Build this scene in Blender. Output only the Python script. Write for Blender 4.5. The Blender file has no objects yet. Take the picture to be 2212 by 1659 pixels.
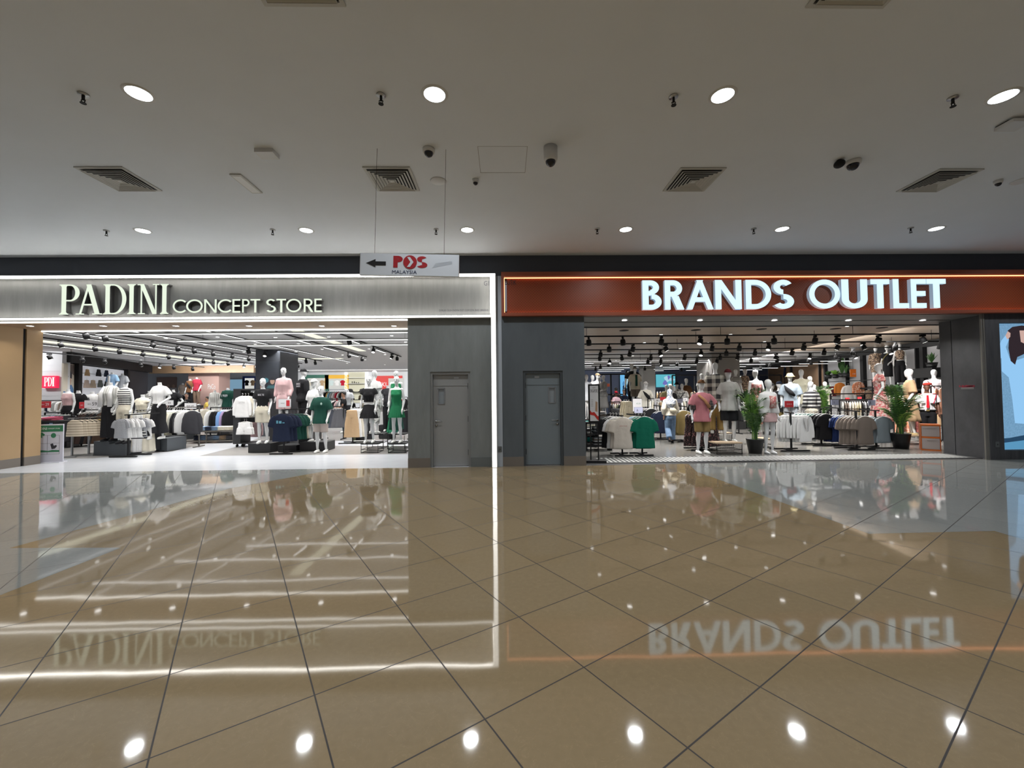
import bpy, bmesh, math, random
from mathutils import Vector, Matrix
R_ = math.radians
rnd = random.Random(7)
sc = bpy.context.scene
COL = sc.collection

# ---------------------------------------------------------------- camera
FPX, CZ = 878.8, 1.51
PITCH, ROLL, YAW = R_(1.5976), R_(-0.5911), R_(1.0675)
_fw = Vector((math.sin(YAW), math.cos(YAW), 0)); _rt = Vector((math.cos(YAW), -math.sin(YAW), 0)); _up = Vector((0, 0, 1))
_fw, _up = math.cos(PITCH)*_fw+math.sin(PITCH)*_up, math.cos(PITCH)*_up-math.sin(PITCH)*_fw
_rt, _up = math.cos(ROLL)*_rt+math.sin(ROLL)*_up, math.cos(ROLL)*_up-math.sin(ROLL)*_rt
cd = bpy.data.cameras.new('camera'); cam = bpy.data.objects.new('camera', cd); COL.objects.link(cam)
m3 = Matrix((_rt, _up, -_fw)).transposed()
cam.matrix_world = Matrix.Translation((0, 0, CZ)) @ m3.to_4x4()
cd.sensor_width = 36; cd.lens = FPX/2212*36; cd.clip_start = .05; cd.clip_end = 200
sc.camera = cam
# ---------------------------------------------------------------- world, exposure
w = bpy.data.worlds.new('world'); sc.world = w; w.use_nodes = True
w.node_tree.nodes['Background'].inputs[0].default_value = (.86, .9, 1, 1)
w.node_tree.nodes['Background'].inputs[1].default_value = .2
sc.view_settings.view_transform = 'Standard'; sc.view_settings.look = 'None'
sc.view_settings.exposure = 0.0; sc.view_settings.gamma = 1; sc.view_settings.use_curve_mapping = False
cy = sc.cycles
cy.use_denoising = True; cy.max_bounces = 6; cy.diffuse_bounces = 3; cy.glossy_bounces = 3; cy.transmission_bounces = 4
cy.transparent_max_bounces = 6; cy.caustics_reflective = False; cy.caustics_refractive = False; cy.sample_clamp_indirect = 6
cy.use_adaptive_sampling = True; cy.adaptive_threshold = .02

def area(loc, sx, sy, power, color=(1, 1, 1), rot=(0, 0, 0), shape='RECTANGLE', spread=180):
    l = bpy.data.lights.new('lamp_or_fill_light', 'AREA'); l.shape = shape; l.size = sx
    if shape == 'RECTANGLE': l.size_y = sy
    l.energy = power; l.color = color; l.spread = R_(spread)
    o = bpy.data.objects.new('lamp_or_fill_light', l); o.location = loc; o.rotation_euler = rot; COL.objects.link(o)
    return o

WALLY, CEIL, SC, SCB = 8.7, 4.527, 3.42, 3.42      # facade plane, mall ceiling, two shop ceilings
P_ON, B_ON = 1.0, 1.0
# shop lights: linear lamps of both shops with narrowed spread, then added fill washes
P_ON, B_ON, M_ON = 1.0, 1.0, 1.0
for y in (10.75, 12.1, 13.3): area((-6.2, y, 3.17), 8.2, .1, 130*P_ON, (1, .98, .95), spread=125)
for x, y0, y1 in ((-16.2, 12, 23), (-13.6, 10.8, 23), (-11, 10.4, 22), (-8.9, 14, 24), (-6.3, 15, 26), (-3.6, 14, 27), (-.6, 13, 24)):
    area((x, (y0+y1)/2, 3.36), .12, y1-y0, 190*P_ON, (1, .98, .95), spread=125)
for x, y, l in ((4.0, 11.6, 2), (8.2, 11.6, 2), (12, 12.6, 2), (3, 14.6, 3), (8, 14.6, 3), (12.4, 15.2, 3), (4, 19, 6), (10, 19, 6), (3, 23, 6), (9.5, 23, 6), (15, 22, 4), (6, 27, 8)):
    area((x, y, 3.1), l, .12, 150*B_ON*(1 if l < 5 else 1.7), (1, .97, .93), spread=130)
area((-9, 28.6, 3.3), 14, .3, 260*P_ON, (1, .98, .93), rot=(R_(50), 0, 0)); area((7, 28.6, 3.3), 10, .3, 90*B_ON, rot=(R_(50), 0, 0))  # added fill, tilted to brighten the back walls; no fitting there
area((-18.6, 15.0, 3.3), 1.6, .1, 45*P_ON, rot=(R_(55), 0, 0))  # added wash that lifts the dark brick panel wall
area((12.4, 15.5, 3.15), .15, 7, 190*B_ON, (1, .97, .93), rot=(0, R_(-62), R_(-9))); area((13.5, 22.5, 3.15), .15, 6, 120*B_ON, (1, .97, .93), rot=(0, R_(-62), R_(-9)))  # two added washes brightening the slanted right wall
area((-15.5, 22.6, 3.2), 6, .15, 170*P_ON, rot=(R_(55), 0, 0))  # added fill for the dark zone round the pink pillar
area((10.4, 10.1, 2.98), .12, .12, 32*B_ON, (1, .97, .93), rot=(R_(50), 0, R_(-60)), shape='DISK', spread=80)  # extra spot added to light the guard
MALL = [(-.67+2.91*i, 4.0) for i in range(-3, 4)]+[(-.65+2.9*i, 7.33) for i in range(-4, 5)]+[(-.66+2.9*i, y) for y in (.6, -2.7, -6, -9.3) for i in range(-3, 4)]
for x, y in MALL: area((x, y, CEIL-.012), .2, .2, 22*M_ON, (.93, .97, 1), shape='DISK', spread=150)

# ---------------------------------------------------------------- pixel helpers (real places read off the photograph)
def ray(px, py):
    return _fw+_rt*((px-1106)/FPX)-_up*((py-829.5)/FPX)
def G(px, py, z=0.0):
    d = ray(px, py); k = (z-CZ)/d.z; return Vector((d.x*k, d.y*k, z))
def At(px, py, Y):
    d = ray(px, py); k = Y/d.y; return Vector((d.x*k, Y, CZ+d.z*k))
def WX(px, py=840, Y=WALLY): return At(px, py, Y).x
def WZ(px, py, Y=WALLY): return At(px, py, Y).z

# ---------------------------------------------------------------- materials
MATS = {}
def nodes(m): return m.node_tree.nodes, m.node_tree.links
def mat(name, col=(.8, .8, .8), rough=.6, metal=0, emit=None, es=0, spec=.5, alpha=1, noise=None, trans=0, bump=0, bscale=40):
    if name in MATS: return MATS[name]
    m = bpy.data.materials.new(name); m.use_nodes = True; MATS[name] = m
    N, L = nodes(m); b = N['Principled BSDF']
    b.inputs['Base Color'].default_value = (*col, 1); b.inputs['Roughness'].default_value = rough
    b.inputs['Metallic'].default_value = metal; b.inputs['Specular IOR Level'].default_value = spec
    b.inputs['Alpha'].default_value = alpha; b.inputs['Transmission Weight'].default_value = trans
    if emit: b.inputs['Emission Color'].default_value = (*emit, 1); b.inputs['Emission Strength'].default_value = es
    if noise or bump:
        tc = N.new('ShaderNodeTexCoord'); n = N.new('ShaderNodeTexNoise'); L.new(tc.outputs['Object'], n.inputs['Vector'])
        n.inputs['Scale'].default_value = noise[1] if noise else bscale; n.inputs['Detail'].default_value = 4
        if noise:
            mx = N.new('ShaderNodeMix'); mx.data_type = 'RGBA'; L.new(n.outputs['Fac'], mx.inputs[0])
            mx.inputs[6].default_value = (*[max(0, c*(1-noise[0])) for c in col], 1); mx.inputs[7].default_value = (*[c*(1+noise[0]) for c in col], 1)
            L.new(mx.outputs[2], b.inputs['Base Color'])
        if bump:
            n2 = N.new('ShaderNodeTexNoise'); n2.inputs['Scale'].default_value = bscale; L.new(tc.outputs['Object'], n2.inputs['Vector'])
            bp = N.new('ShaderNodeBump'); bp.inputs['Strength'].default_value = bump; bp.inputs['Distance'].default_value = .02
            L.new(n2.outputs['Fac'], bp.inputs['Height']); L.new(bp.outputs[0], b.inputs['Normal'])
    return m
def ramp_mat(name, kind, cols, scale=8, rough=.8, axis=(0, 0, 1), dist=0, const=True, pos=None):
    """cloth patterns: stripes, blotches, checks"""
    if name in MATS: return MATS[name]
    m = bpy.data.materials.new(name); m.use_nodes = True; MATS[name] = m
    N, L = nodes(m); b = N['Principled BSDF']; b.inputs['Roughness'].default_value = rough
    tc = N.new('ShaderNodeTexCoord'); src = tc.outputs['Object']
    if kind in ('stripe', 'check'):
        def wave(ax):
            d = N.new('ShaderNodeVectorMath'); d.operation = 'DOT_PRODUCT'; d.inputs[1].default_value = ax; L.new(src, d.inputs[0])
            k = N.new('ShaderNodeMath'); k.operation = 'MULTIPLY'; k.inputs[1].default_value = scale; L.new(d.outputs['Value'], k.inputs[0])
            f = N.new('ShaderNodeMath'); f.operation = 'FRACT'; L.new(k.outputs[0], f.inputs[0]); return f.outputs[0]
        o = wave(axis)
        if kind == 'check':
            def lt(q): t = N.new('ShaderNodeMath'); t.operation = 'LESS_THAN'; t.inputs[1].default_value = .45; L.new(q, t.inputs[0]); return t.outputs[0]
            o = lt(o); o2 = lt(wave((1, 0, 0))); a = N.new('ShaderNodeMath'); a.operation = 'ADD'; L.new(o, a.inputs[0]); L.new(o2, a.inputs[1])
            h = N.new('ShaderNodeMath'); h.operation = 'MULTIPLY'; h.inputs[1].default_value = .5; L.new(a.outputs[0], h.inputs[0]); o = h.outputs[0]
    elif kind == 'voronoi':
        n = N.new('ShaderNodeTexVoronoi'); n.inputs['Scale'].default_value = scale; L.new(src, n.inputs['Vector'])
        s = N.new('ShaderNodeSeparateColor'); L.new(n.outputs['Color'], s.inputs[0]); o = s.outputs[0]
    else:
        n = N.new('ShaderNodeTexNoise'); n.inputs['Scale'].default_value = scale; n.inputs['Detail'].default_value = 3; L.new(src, n.inputs['Vector']); o = n.outputs['Fac']
    r = N.new('ShaderNodeValToRGB'); r.color_ramp.interpolation = 'CONSTANT' if const else 'LINEAR'
    e = r.color_ramp.elements; k = len(cols)
    while len(e) < k: e.new(.5)
    for i, c in enumerate(cols):
        e[i].position = pos[i] if pos else (i/k if const else i/(k-1)); e[i].color = (*c, 1)
    L.new(o, r.inputs[0]); L.new(r.outputs[0], b.inputs['Base Color'])
    return m
def cloth(c, name=None):
    n = name or 'cloth_%02x%02x%02x' % tuple(int(min(1, v)*255) for v in c)
    return mat(n, c, .85, spec=.2, bump=.5, bscale=9)
def emi(name, c, s): return mat(name, (0, 0, 0), .5, emit=c, es=s, spec=.1)

WHITE = mat('mannequin_white', (.72, .73, .74), .38)
BLACK = mat('black_metal', (.012, .012, .013), .65, spec=.25)
STEEL = mat('steel', (.45, .45, .45), .3, 1)
PBOX = mat('black_plinth', (.012, .012, .014), .55)
GBOX = mat('grey_plinth', (.045, .052, .06), .55, bump=.05)
SHOE = mat('white_shoe', (.75, .75, .73), .5)
SKIN = mat('skin', (.42, .23, .15), .55); SKIND = mat('skin_dark', (.12, .05, .03), .5); HAIR = mat('hair', (.01, .009, .008), .6)
CARD = mat('white_card', (.8, .8, .83), .5); REDC = mat('red_card', (.55, .03, .04), .5); INK = mat('dark_ink', (.03, .03, .04), .6)

# ---------------------------------------------------------------- mesh helpers
class MB:
    def __init__(s): s.v = []; s.f = []; s.mi = []; s.cur = 0
    def add(s, vs, fs):
        o = len(s.v); s.v += [tuple(v) for v in vs]; s.f += [tuple(i+o for i in f) for f in fs]; s.mi += [s.cur]*len(fs); return s
    def box(s, x0, x1, y0, y1, z0, z1):
        v = [(x, y, z) for z in (z0, z1) for y in (y0, y1) for x in (x0, x1)]
        return s.add(v, [(0, 2, 3, 1), (4, 5, 7, 6), (0, 1, 5, 4), (2, 6, 7, 3), (0, 4, 6, 2), (1, 3, 7, 5)])
    def cbox(s, c, d): return s.box(c[0]-d[0]/2, c[0]+d[0]/2, c[1]-d[1]/2, c[1]+d[1]/2, c[2]-d[2]/2, c[2]+d[2]/2)
    def bar(s, a, b, w, h=None):
        """square bar between two points"""
        a, b = Vector(a), Vector(b); h = h or w; d = (b-a).normalized()
        u = Vector((0, 0, 1)) if abs(d.z) < .9 else Vector((0, 1, 0)); r = d.cross(u).normalized(); u = r.cross(d).normalized()
        v = [p+r*(i*w/2)+u*(j*h/2) for p in (a, b) for i, j in ((-1, -1), (1, -1), (1, 1), (-1, 1))]
        return s.add(v, [(3, 2, 1, 0), (4, 5, 6, 7)]+[(i, (i+1) % 4, 4+(i+1) % 4, 4+i) for i in range(4)])
    def loft(s, rings, cap=True):
        """rings: list of lists of points, same count"""
        n = len(rings[0]); vs = [p for r in rings for p in r]; fs = []
        for k in range(len(rings)-1):
            for i in range(n): fs.append((k*n+i, k*n+(i+1) % n, (k+1)*n+(i+1) % n, (k+1)*n+i))
        if cap: fs += [tuple(range(n))[::-1], tuple(range((len(rings)-1)*n, len(rings)*n))]
        return s.add(vs, fs)
    def rings_z(s, rs, n=16, cap=True, wave=None):
        """rs: (z, cx, cy, rx, ry)"""
        out = []
        for k, (z, cx, cy_, rx, ry) in enumerate(rs):
            r = []
            for i in range(n):
                a = 2*math.pi*i/n; q = 1+(wave(a, k) if wave else 0)
                r.append((cx+math.cos(a)*rx*q, cy_+math.sin(a)*ry*q, z))
            out.append(r)
        return s.loft(out, cap)
    def tube(s, pts, rad, n=10, flat=1.0, cap=True):
        """tapered tube along pts; rad scalar or list; flat squashes along world y"""
        pts = [Vector(p) for p in pts]; m = len(pts); rad = [rad]*m if not isinstance(rad, (list, tuple)) else rad; out = []
        pr = None
        for k, p in enumerate(pts):
            d = (pts[min(k+1, m-1)]-pts[max(k-1, 0)]).normalized()
            if pr is None: pr = d.cross(Vector((0, 1, .02))); pr = pr if pr.length > .1 else d.cross(Vector((1, 0, 0)))
            pr = (pr-d*pr.dot(d)).normalized(); q = d.cross(pr)
            ring = []
            for i in range(n):
                a = 2*math.pi*i/n; off = pr*(math.cos(a)*rad[k])+q*(math.sin(a)*rad[k])
                if flat != 1: off.y *= flat
                ring.append(p+off)
            out.append(ring)
        return s.loft(out, cap)
    def ball(s, c, r, n=12, m=8):
        rx, ry, rz = (r, r, r) if not isinstance(r, (list, tuple)) else r
        return s.rings_z([(c[2]+rz*math.sin(t), c[0], c[1], max(1e-4, rx*math.cos(t)), max(1e-4, ry*math.cos(t))) for t in [(-math.pi/2+math.pi*k/m) for k in range(m+1)]], n)
    def disc(s, c, r, n=20, up=True, r2=None):
        v = [(c[0]+math.cos(2*math.pi*i/n)*r, c[1]+math.sin(2*math.pi*i/n)*(r2 or r), c[2]) for i in range(n)]
        return s.add(v, [tuple(range(n)) if up else tuple(range(n))[::-1]])
    def cyl(s, c, r, h, n=16, r2=None):
        r2 = r if r2 is None else r2
        return s.rings_z([(c[2], c[0], c[1], r, r), (c[2]+h, c[0], c[1], r2, r2)], n)
    def poly(s, pts, y0, y1):
        """extrude an xz outline (counterclockwise) between y0 (front) and y1"""
        n = len(pts); v = [(x, y0, z) for x, z in pts]+[(x, y1, z) for x, z in pts]
        return s.add(v, [tuple(range(n)), tuple(range(n, 2*n))[::-1]]+[(i, n+i, n+(i+1) % n, (i+1) % n) for i in range(n)])
    def mesh(s, name, mats, smooth=False):
        me = bpy.data.meshes.new(name); me.from_pydata(s.v, [], s.f)
        for m in (mats if isinstance(mats, (list, tuple)) else [mats]): me.materials.append(m)
        me.polygons.foreach_set('material_index', s.mi)
        if smooth: me.polygons.foreach_set('use_smooth', [True]*len(s.f))
        me.update(); return me
    def build(s, name, mats, parent=None, smooth=False, loc=None, rz=None):
        return obj(name, s.mesh(name, mats, smooth), parent, loc, rz)
def obj(name, me, parent=None, loc=None, rz=None):
    o = bpy.data.objects.new(name, me); COL.objects.link(o)
    if parent: o.parent = parent
    if loc is not None: o.location = loc
    if rz is not None: o.rotation_euler[2] = rz
    return o
def tag(o, label=None, cat=None, group=None, kind=None):
    if label: o['label'] = label
    if cat: o['category'] = cat
    if group: o['group'] = group
    if kind: o['kind'] = kind
    return o
def empty(name, loc=(0, 0, 0), rz=0, label=None, cat=None, group=None, kind=None):
    o = bpy.data.objects.new(name, None); COL.objects.link(o); o.location = loc; o.rotation_euler[2] = rz; o.empty_display_size = .1
    return tag(o, label, cat, group, kind)
def copy_tree(o, parent=None):
    c = o.copy(); COL.objects.link(c)
    if parent: c.parent = parent
    for ch in [x for x in KIDS.get(o.name, [])]: copy_tree(ch, c)
    return c
KIDS = {}
def note_kids(o):
    """remember the children of a prototype, for copying"""
    for x in list(COL.objects):
        if x.parent is not None: KIDS.setdefault(x.parent.name, [])
        if x.parent is not None and x not in KIDS[x.parent.name]: KIDS[x.parent.name].append(x)
    return o
def struct(name, mb, mats, label, cat='wall', smooth=False):
    o = mb.build(name, mats, smooth=smooth); return tag(o, label, cat, kind='structure')
def remesh(mb, name, m, voxel=.012, smooth=2, disp=None):
    """fuse the closed shapes of a mesh builder into one continuous skin"""
    me = mb.mesh('tmp', m); o = bpy.data.objects.new('tmp', me); COL.objects.link(o)
    r = o.modifiers.new('r', 'REMESH'); r.mode = 'VOXEL'; r.voxel_size = voxel; r.use_smooth_shade = True
    if smooth: s_ = o.modifiers.new('s', 'SMOOTH'); s_.iterations = smooth; s_.factor = .5
    dg = bpy.context.evaluated_depsgraph_get(); dg.update()
    out = bpy.data.meshes.new_from_object(o.evaluated_get(dg)); out.name = name
    bpy.data.objects.remove(o); bpy.data.meshes.remove(me)
    if disp:
        for v in out.vertices: v.co = disp(v.co.copy())
    out.materials.clear(); out.materials.append(m)
    return out
def text_mesh(s, m, w, h, depth=.004, key={}):
    """flat lettering fitted into a w x h box, centred, standing in xz facing -y"""
    k = (s, m.name, round(w, 4), round(h, 4))
    if k in key: return key[k]
    cu = bpy.data.curves.new('t', 'FONT'); cu.body = s; cu.extrude = 0; cu.align_x = 'CENTER'; cu.resolution_u = 3
    o = bpy.data.objects.new('t', cu); COL.objects.link(o); dg = bpy.context.evaluated_depsgraph_get(); dg.update()
    me = bpy.data.meshes.new_from_object(o.evaluated_get(dg)); bpy.data.objects.remove(o)
    xs = [v.co.x for v in me.vertices]; ys = [v.co.y for v in me.vertices]
    cx, cy2 = (min(xs)+max(xs))/2, (min(ys)+max(ys))/2; sx = w/(max(xs)-min(xs)); sy = h/(max(ys)-min(ys))
    for v in me.vertices: v.co = ((v.co.x-cx)*sx, 0, (v.co.y-cy2)*sy)
    me.materials.clear(); me.materials.append(m); me.name = 'lettering'; key[k] = me; return me
def text(s, m, w, h, loc, parent=None, rz=0, name='lettering'):
    return obj(name, text_mesh(s, m, w, h), parent, loc, rz)
# ================================================================ FLOOR
def floor_mat():
    m = bpy.data.materials.new('polished_tile'); m.use_nodes = True; N, L = nodes(m); b = N['Principled BSDF']
    def M(op, a, b_=None, c=None):
        n = N.new('ShaderNodeMath'); n.operation = op
        for i, v in enumerate((a, b_, c)):
            if v is None: continue
            if isinstance(v, (int, float)): n.inputs[i].default_value = v
            else: L.new(v, n.inputs[i])
        return n.outputs[0]
    tc = N.new('ShaderNodeTexCoord'); sp = N.new('ShaderNodeSeparateXYZ'); L.new(tc.outputs['Object'], sp.inputs[0]); X, Y = sp.outputs[0], sp.outputs[1]
    ids = []; lines = []; loc = []
    for t, o0, s in ((R_(123.004), .337, .633), (R_(213.004), 1.0615, .627)):
        o = M('SUBTRACT', M('MULTIPLY', X, math.sin(t)), M('MULTIPLY', Y, math.cos(t)))
        q = M('DIVIDE', M('SUBTRACT', o, o0), s); ids.append(M('FLOOR', q)); f = M('FRACT', q); loc.append(f)
        d = M('MINIMUM', f, M('SUBTRACT', 1, f)); lines.append(M('LESS_THAN', d, .006))
    grout = M('MAXIMUM', lines[0], lines[1])
    cb = N.new('ShaderNodeCombineXYZ'); L.new(ids[0], cb.inputs[0]); L.new(ids[1], cb.inputs[1])
    wn = N.new('ShaderNodeTexWhiteNoise'); L.new(cb.outputs[0], wn.inputs['Vector'])
    n = N.new('ShaderNodeTexNoise'); n.inputs['Scale'].default_value = 26; n.inputs['Detail'].default_value = 5; L.new(tc.outputs['Object'], n.inputs['Vector'])
    v = N.new('ShaderNodeTexNoise'); v.inputs['Scale'].default_value = 9; v.inputs['Distortion'].default_value = 2.2; v.inputs['Detail'].default_value = 6; L.new(tc.outputs['Object'], v.inputs['Vector'])
    vein = M('LESS_THAN', M('ABSOLUTE', M('SUBTRACT', v.outputs['Fac'], .5)), .006)
    k = M('ADD', M('ADD', .86, M('MULTIPLY', wn.outputs['Value'], .1)), M('MULTIPLY', n.outputs['Fac'], .16))
    k = M('ADD', k, M('MULTIPLY', vein, .1))
    hs = N.new('ShaderNodeMix'); hs.data_type = 'RGBA'; hs.blend_type = 'MULTIPLY'; hs.inputs[0].default_value = 1
    hs.inputs[6].default_value = (.25, .187, .108, 1); hs.name = 'tint'
    cc = N.new('ShaderNodeCombineColor'); [L.new(k, cc.inputs[i]) for i in range(3)]; L.new(cc.outputs[0], hs.inputs[7])
    g = N.new('ShaderNodeMix'); g.data_type = 'RGBA'; L.new(grout, g.inputs[0]); L.new(hs.outputs[2], g.inputs[6]); g.inputs[7].default_value = (.02, .015, .012, 1)
    L.new(g.outputs[2], b.inputs['Base Color'])
    L.new(M('ADD', .045, M('MULTIPLY', grout, .5)), b.inputs['Roughness']); b.inputs['Specular IOR Level'].default_value = .55
    w1 = N.new('ShaderNodeTexNoise'); w1.inputs['Scale'].default_value = 1.6; w1.inputs['Detail'].default_value = 1.5; L.new(tc.outputs['Object'], w1.inputs['Vector'])
    sc2 = N.new('ShaderNodeSeparateColor'); L.new(wn.outputs['Color'], sc2.inputs[0])
    tilt = M('ADD', M('MULTIPLY', M('SUBTRACT', sc2.outputs[0], .5), loc[0]), M('MULTIPLY', M('SUBTRACT', sc2.outputs[1], .5), loc[1]))
    bp = N.new('ShaderNodeBump'); bp.inputs['Strength'].default_value = 1; bp.inputs['Distance'].default_value = .001
    L.new(M('ADD', w1.outputs['Fac'], M('MULTIPLY', tilt, .35)), bp.inputs['Height']); L.new(bp.outputs[0], b.inputs['Normal'])
    return m
tileB = floor_mat(); tileG = tileB.copy(); tileG.name = 'polished_grey_tile'
tileG.node_tree.nodes['tint'].inputs[6].default_value = (.25, .26, .25, 1)
shopW = mat('shop_white_tile', (.62, .64, .68), .14, noise=(.08, 3)); shopG = mat('shop_grey_tile', (.27, .26, .25), .25, noise=(.12, 5))
shopC = mat('shop_concrete_tile', (.17, .165, .155), .2, noise=(.2, 2.2)); thr = mat('dark_threshold', (.03, .03, .032), .5)
fl = MB()
def fpoly(pts, z, mi):
    fl.cur = mi; fl.add([(p[0], p[1], z) for p in pts], [tuple(range(len(pts)))])
def area2(p): return sum(p[i][0]*p[(i+1) % len(p)][1]-p[(i+1) % len(p)][0]*p[i][1] for i in range(len(p)))
def fpx(pts, z, mi, extra=()):
    q = [G(*p).xy for p in pts]+[Vector(e) for e in extra]
    if area2(q) < 0: q = q[::-1]
    fpoly(q, z, mi)
fpoly([(-30, -14), (30, -14), (30, WALLY), (-30, WALLY)], 0, 0)
fpx([(696, 1019), (497, 1055), (20, 1184), (262, 1183), (0, 1286)], .0006, 1, [(-30, 3.5), (-30, WALLY), (G(696, 1018).x, WALLY)])
fpx([(1505, 1019), (1877, 1153), (2148, 1147), (2212, 1166)], .0006, 1, [(30, 3), (30, WALLY), (G(1490, 1003).x, WALLY)])
fpoly([(-30, WALLY), (-.1, WALLY), (-.1, 40), (-30, 40)], 0, 2)                       # left shop
fpoly([(-.1, WALLY), (30, WALLY), (30, 40), (-.1, 40)], 0, 4)                         # right shop
fpx([(430, 985), (880, 981), (880, 963), (560, 963), (520, 963)], .0006, 3)
fpoly([(-8.8, 14.2), (-.2, 14.2), (-.2, 29), (-14, 29)], .0006, 3)
fpx([(110, 991), (200, 990), (372, 975), (520, 940)], .0006, 3, [(-14.5, 20), (-30, 20), (-30, 11.2), (-15, 11.2)])
fpx([(1266, 1006), (2135, 989)], .0008, 5, [(10.9, 8.86), (1.76, 8.86)])
struct('floor', fl, [tileB, tileG, shopW, shopG, shopC, thr], 'polished brown and grey tile floor running into both shops', 'floor')

# ================================================================ CEILINGS AND WALLS
plaster = mat('ceiling_plaster', (.7, .735, .785), .9, noise=(.03, 2))
c = MB().box(-30, 30, -14, WALLY, CEIL, CEIL+.2)
struct('ceiling', c, plaster, 'plain white plaster ceiling over the mall walkway', 'ceiling')
def concrete(name, c, k=.25, sx=14):
    m = bpy.data.materials.new(name); m.use_nodes = True; N, L = nodes(m); b = N['Principled BSDF']; b.inputs['Roughness'].default_value = .6
    tc = N.new('ShaderNodeTexCoord'); mp = N.new('ShaderNodeMapping'); L.new(tc.outputs['Object'], mp.inputs[0]); mp.inputs['Scale'].default_value = (sx, 2, 1.2)
    n = N.new('ShaderNodeTexNoise'); n.inputs['Scale'].default_value = 1; n.inputs['Detail'].default_value = 7; n.inputs['Roughness'].default_value = .65; L.new(mp.outputs[0], n.inputs['Vector'])
    r = N.new('ShaderNodeValToRGB'); r.color_ramp.elements[0].position = .3; r.color_ramp.elements[1].position = .7
    r.color_ramp.elements[0].color = (*[v*(1-k) for v in c], 1); r.color_ramp.elements[1].color = (*[v*(1+k) for v in c], 1)
    L.new(n.outputs['Fac'], r.inputs[0]); L.new(r.outputs[0], b.inputs['Base Color']); return m
concP = concrete('fascia_render', (.17, .17, .165), .13, 9); concW = concrete('grey_render_wall', (.19, .205, .205), .12, 6); darkW = concrete('charcoal_render_wall', (.09, .105, .118), .1, 5)
bandM = mat('dark_band_paint', (.045, .051, .066), .7); colM = mat('pale_column_paint', (.38, .42, .47), .6)
skirtT = mat('taupe_skirting_tile', (.16, .14, .12), .5); doorP = mat('door_paint_grey', (.27, .275, .275), .45); doorD = mat('door_paint_slate', (.16, .19, .21), .45)
frmP = mat('door_frame_grey', (.2, .205, .205), .5); frmD = mat('door_frame_slate', (.05, .06, .068), .5)
FT = WZ(1000, 597); FB = WZ(1000, 685)   # fascia top, bottom
XW, XL0, XL1, XC1 = WX(881, 850), WX(1062, 850), WX(1073, 850), WX(1085, 850)
XR = WX(1264, 850); XRR = 10.62; XLL = -11.08
struct('wall_front', MB().box(-30, 30, WALLY, WALLY+.4, FT, CEIL+.2), bandM, 'dark painted band of wall above the shop signs')
def wall_with_door(name, x0, x1, dx0, dx1, dz, m, label):
    b = MB(); b.box(x0, dx0, WALLY, WALLY+.25, 0, FB+.05); b.box(dx1, x1, WALLY, WALLY+.25, 0, FB+.05); b.box(dx0, dx1, WALLY, WALLY+.25, dz, FB+.05)
    b.box(x0, x1, WALLY+.25, WALLY+1.3, 2.2, FB+.05)
    return struct(name, b, m, label)
D1 = (WX(929, 850), WX(1016, 850), WZ(972, 803)); D2 = (WX(1130, 850), WX(1216, 850), WZ(1172, 801))
wall_with_door('wall_left', XW, XL0, D1[0], D1[1], D1[2], concW, 'grey render wall holding the light grey service door')
wall_with_door('wall_right', XC1, XR, D2[0], D2[1], D2[2], darkW, 'charcoal render wall holding the slate service door')
GL = mat('vision_glass', (.25, .28, .3), .06, spec=.8)
def service_door(name, x0, x1, z1, leafm, frm, hinge_left, label):
    e = empty(name, ((x0+x1)/2, WALLY+.1, 0), label=label, cat='door', kind='structure'); w_ = x1-x0; t = .05
    MB().box(-w_/2, -w_/2+t, -.08, .08, 0, z1).box(w_/2-t, w_/2, -.08, .08, 0, z1).box(-w_/2+t, w_/2-t, -.08, .08, z1-t, z1).build('door_frame', frm, e)
    l = w_/2-t-.006
    s = 1 if hinge_left else -1; wx = s*.2; wz0, wz1 = z1*.665, z1*.82
    MB().box(-l, wx-.065, -.02, .03, .02, z1-t-.005).box(wx+.065, l, -.02, .03, .02, z1-t-.005).box(wx-.065, wx+.065, -.02, .03, .02, wz0).box(wx-.065, wx+.065, -.02, .03, wz1, z1-t-.005).box(-l, l, -.028, -.02, z1-.3, z1-.297).build('door_leaf', leafm, e)
    v = MB(); 
    for a in ((wx-.078, wx-.06, wz0-.01, wz1+.01), (wx+.06, wx+.078, wz0-.01, wz1+.01)): v.box(a[0], a[1], -.03, -.015, a[2], a[3])
    v.box(wx-.078, wx+.078, -.03, -.015, wz0-.016, wz0).box(wx-.078, wx+.078, -.03, -.015, wz1, wz1+.016); v.build('vision_panel_frame', STEEL, e)
    MB().box(wx-.062, wx+.062, .0, .006, wz0, wz1).build('vision_panel', GL, e)
    h = MB(); hx = s*(l-.06); h.tube([(hx, -.02, .97), (hx, -.06, .97), (hx-s*.13, -.06, .97)], .009, 8); h.cyl((hx, -.03, .955), .02, .03, 12)
    h.build('handle', STEEL, e, True)
    q = MB(); q.tube([(hx, -.035, .885), (hx, -.018, .885)], .026, 14); q.build('lock', STEEL, e, True)
    for z in (.3, z1*.5, z1*.85): MB().cyl((-s*(l+.003), -.03, z-.06), .009, .12, 8).build('hinge', BLACK, e)
    MB().box(-s*(l-.25)-.05, -s*(l-.25)+.05, -.027, -.02, z1-.15, z1-.11).build('number_plate', STEEL, e)
    MB().box(-w_/2+t, w_/2-t, -.02, .4, .0, .004).build('door_threshold', thr, e)
service_door('door_1', D1[0], D1[1], D1[2], doorP, frmP, False, 'light grey service door with small vision panel')
service_door('door_2', D2[0], D2[1], D2[2], doorD, frmD, True, 'slate grey service door with small vision panel')
def skirting(name, parts, label, m=skirtT):
    b = MB()
    for x0, x1 in parts: b.box(x0, x1, WALLY-.012, WALLY, 0, .2)
    struct(name, b, m, label, 'skirting')
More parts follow.
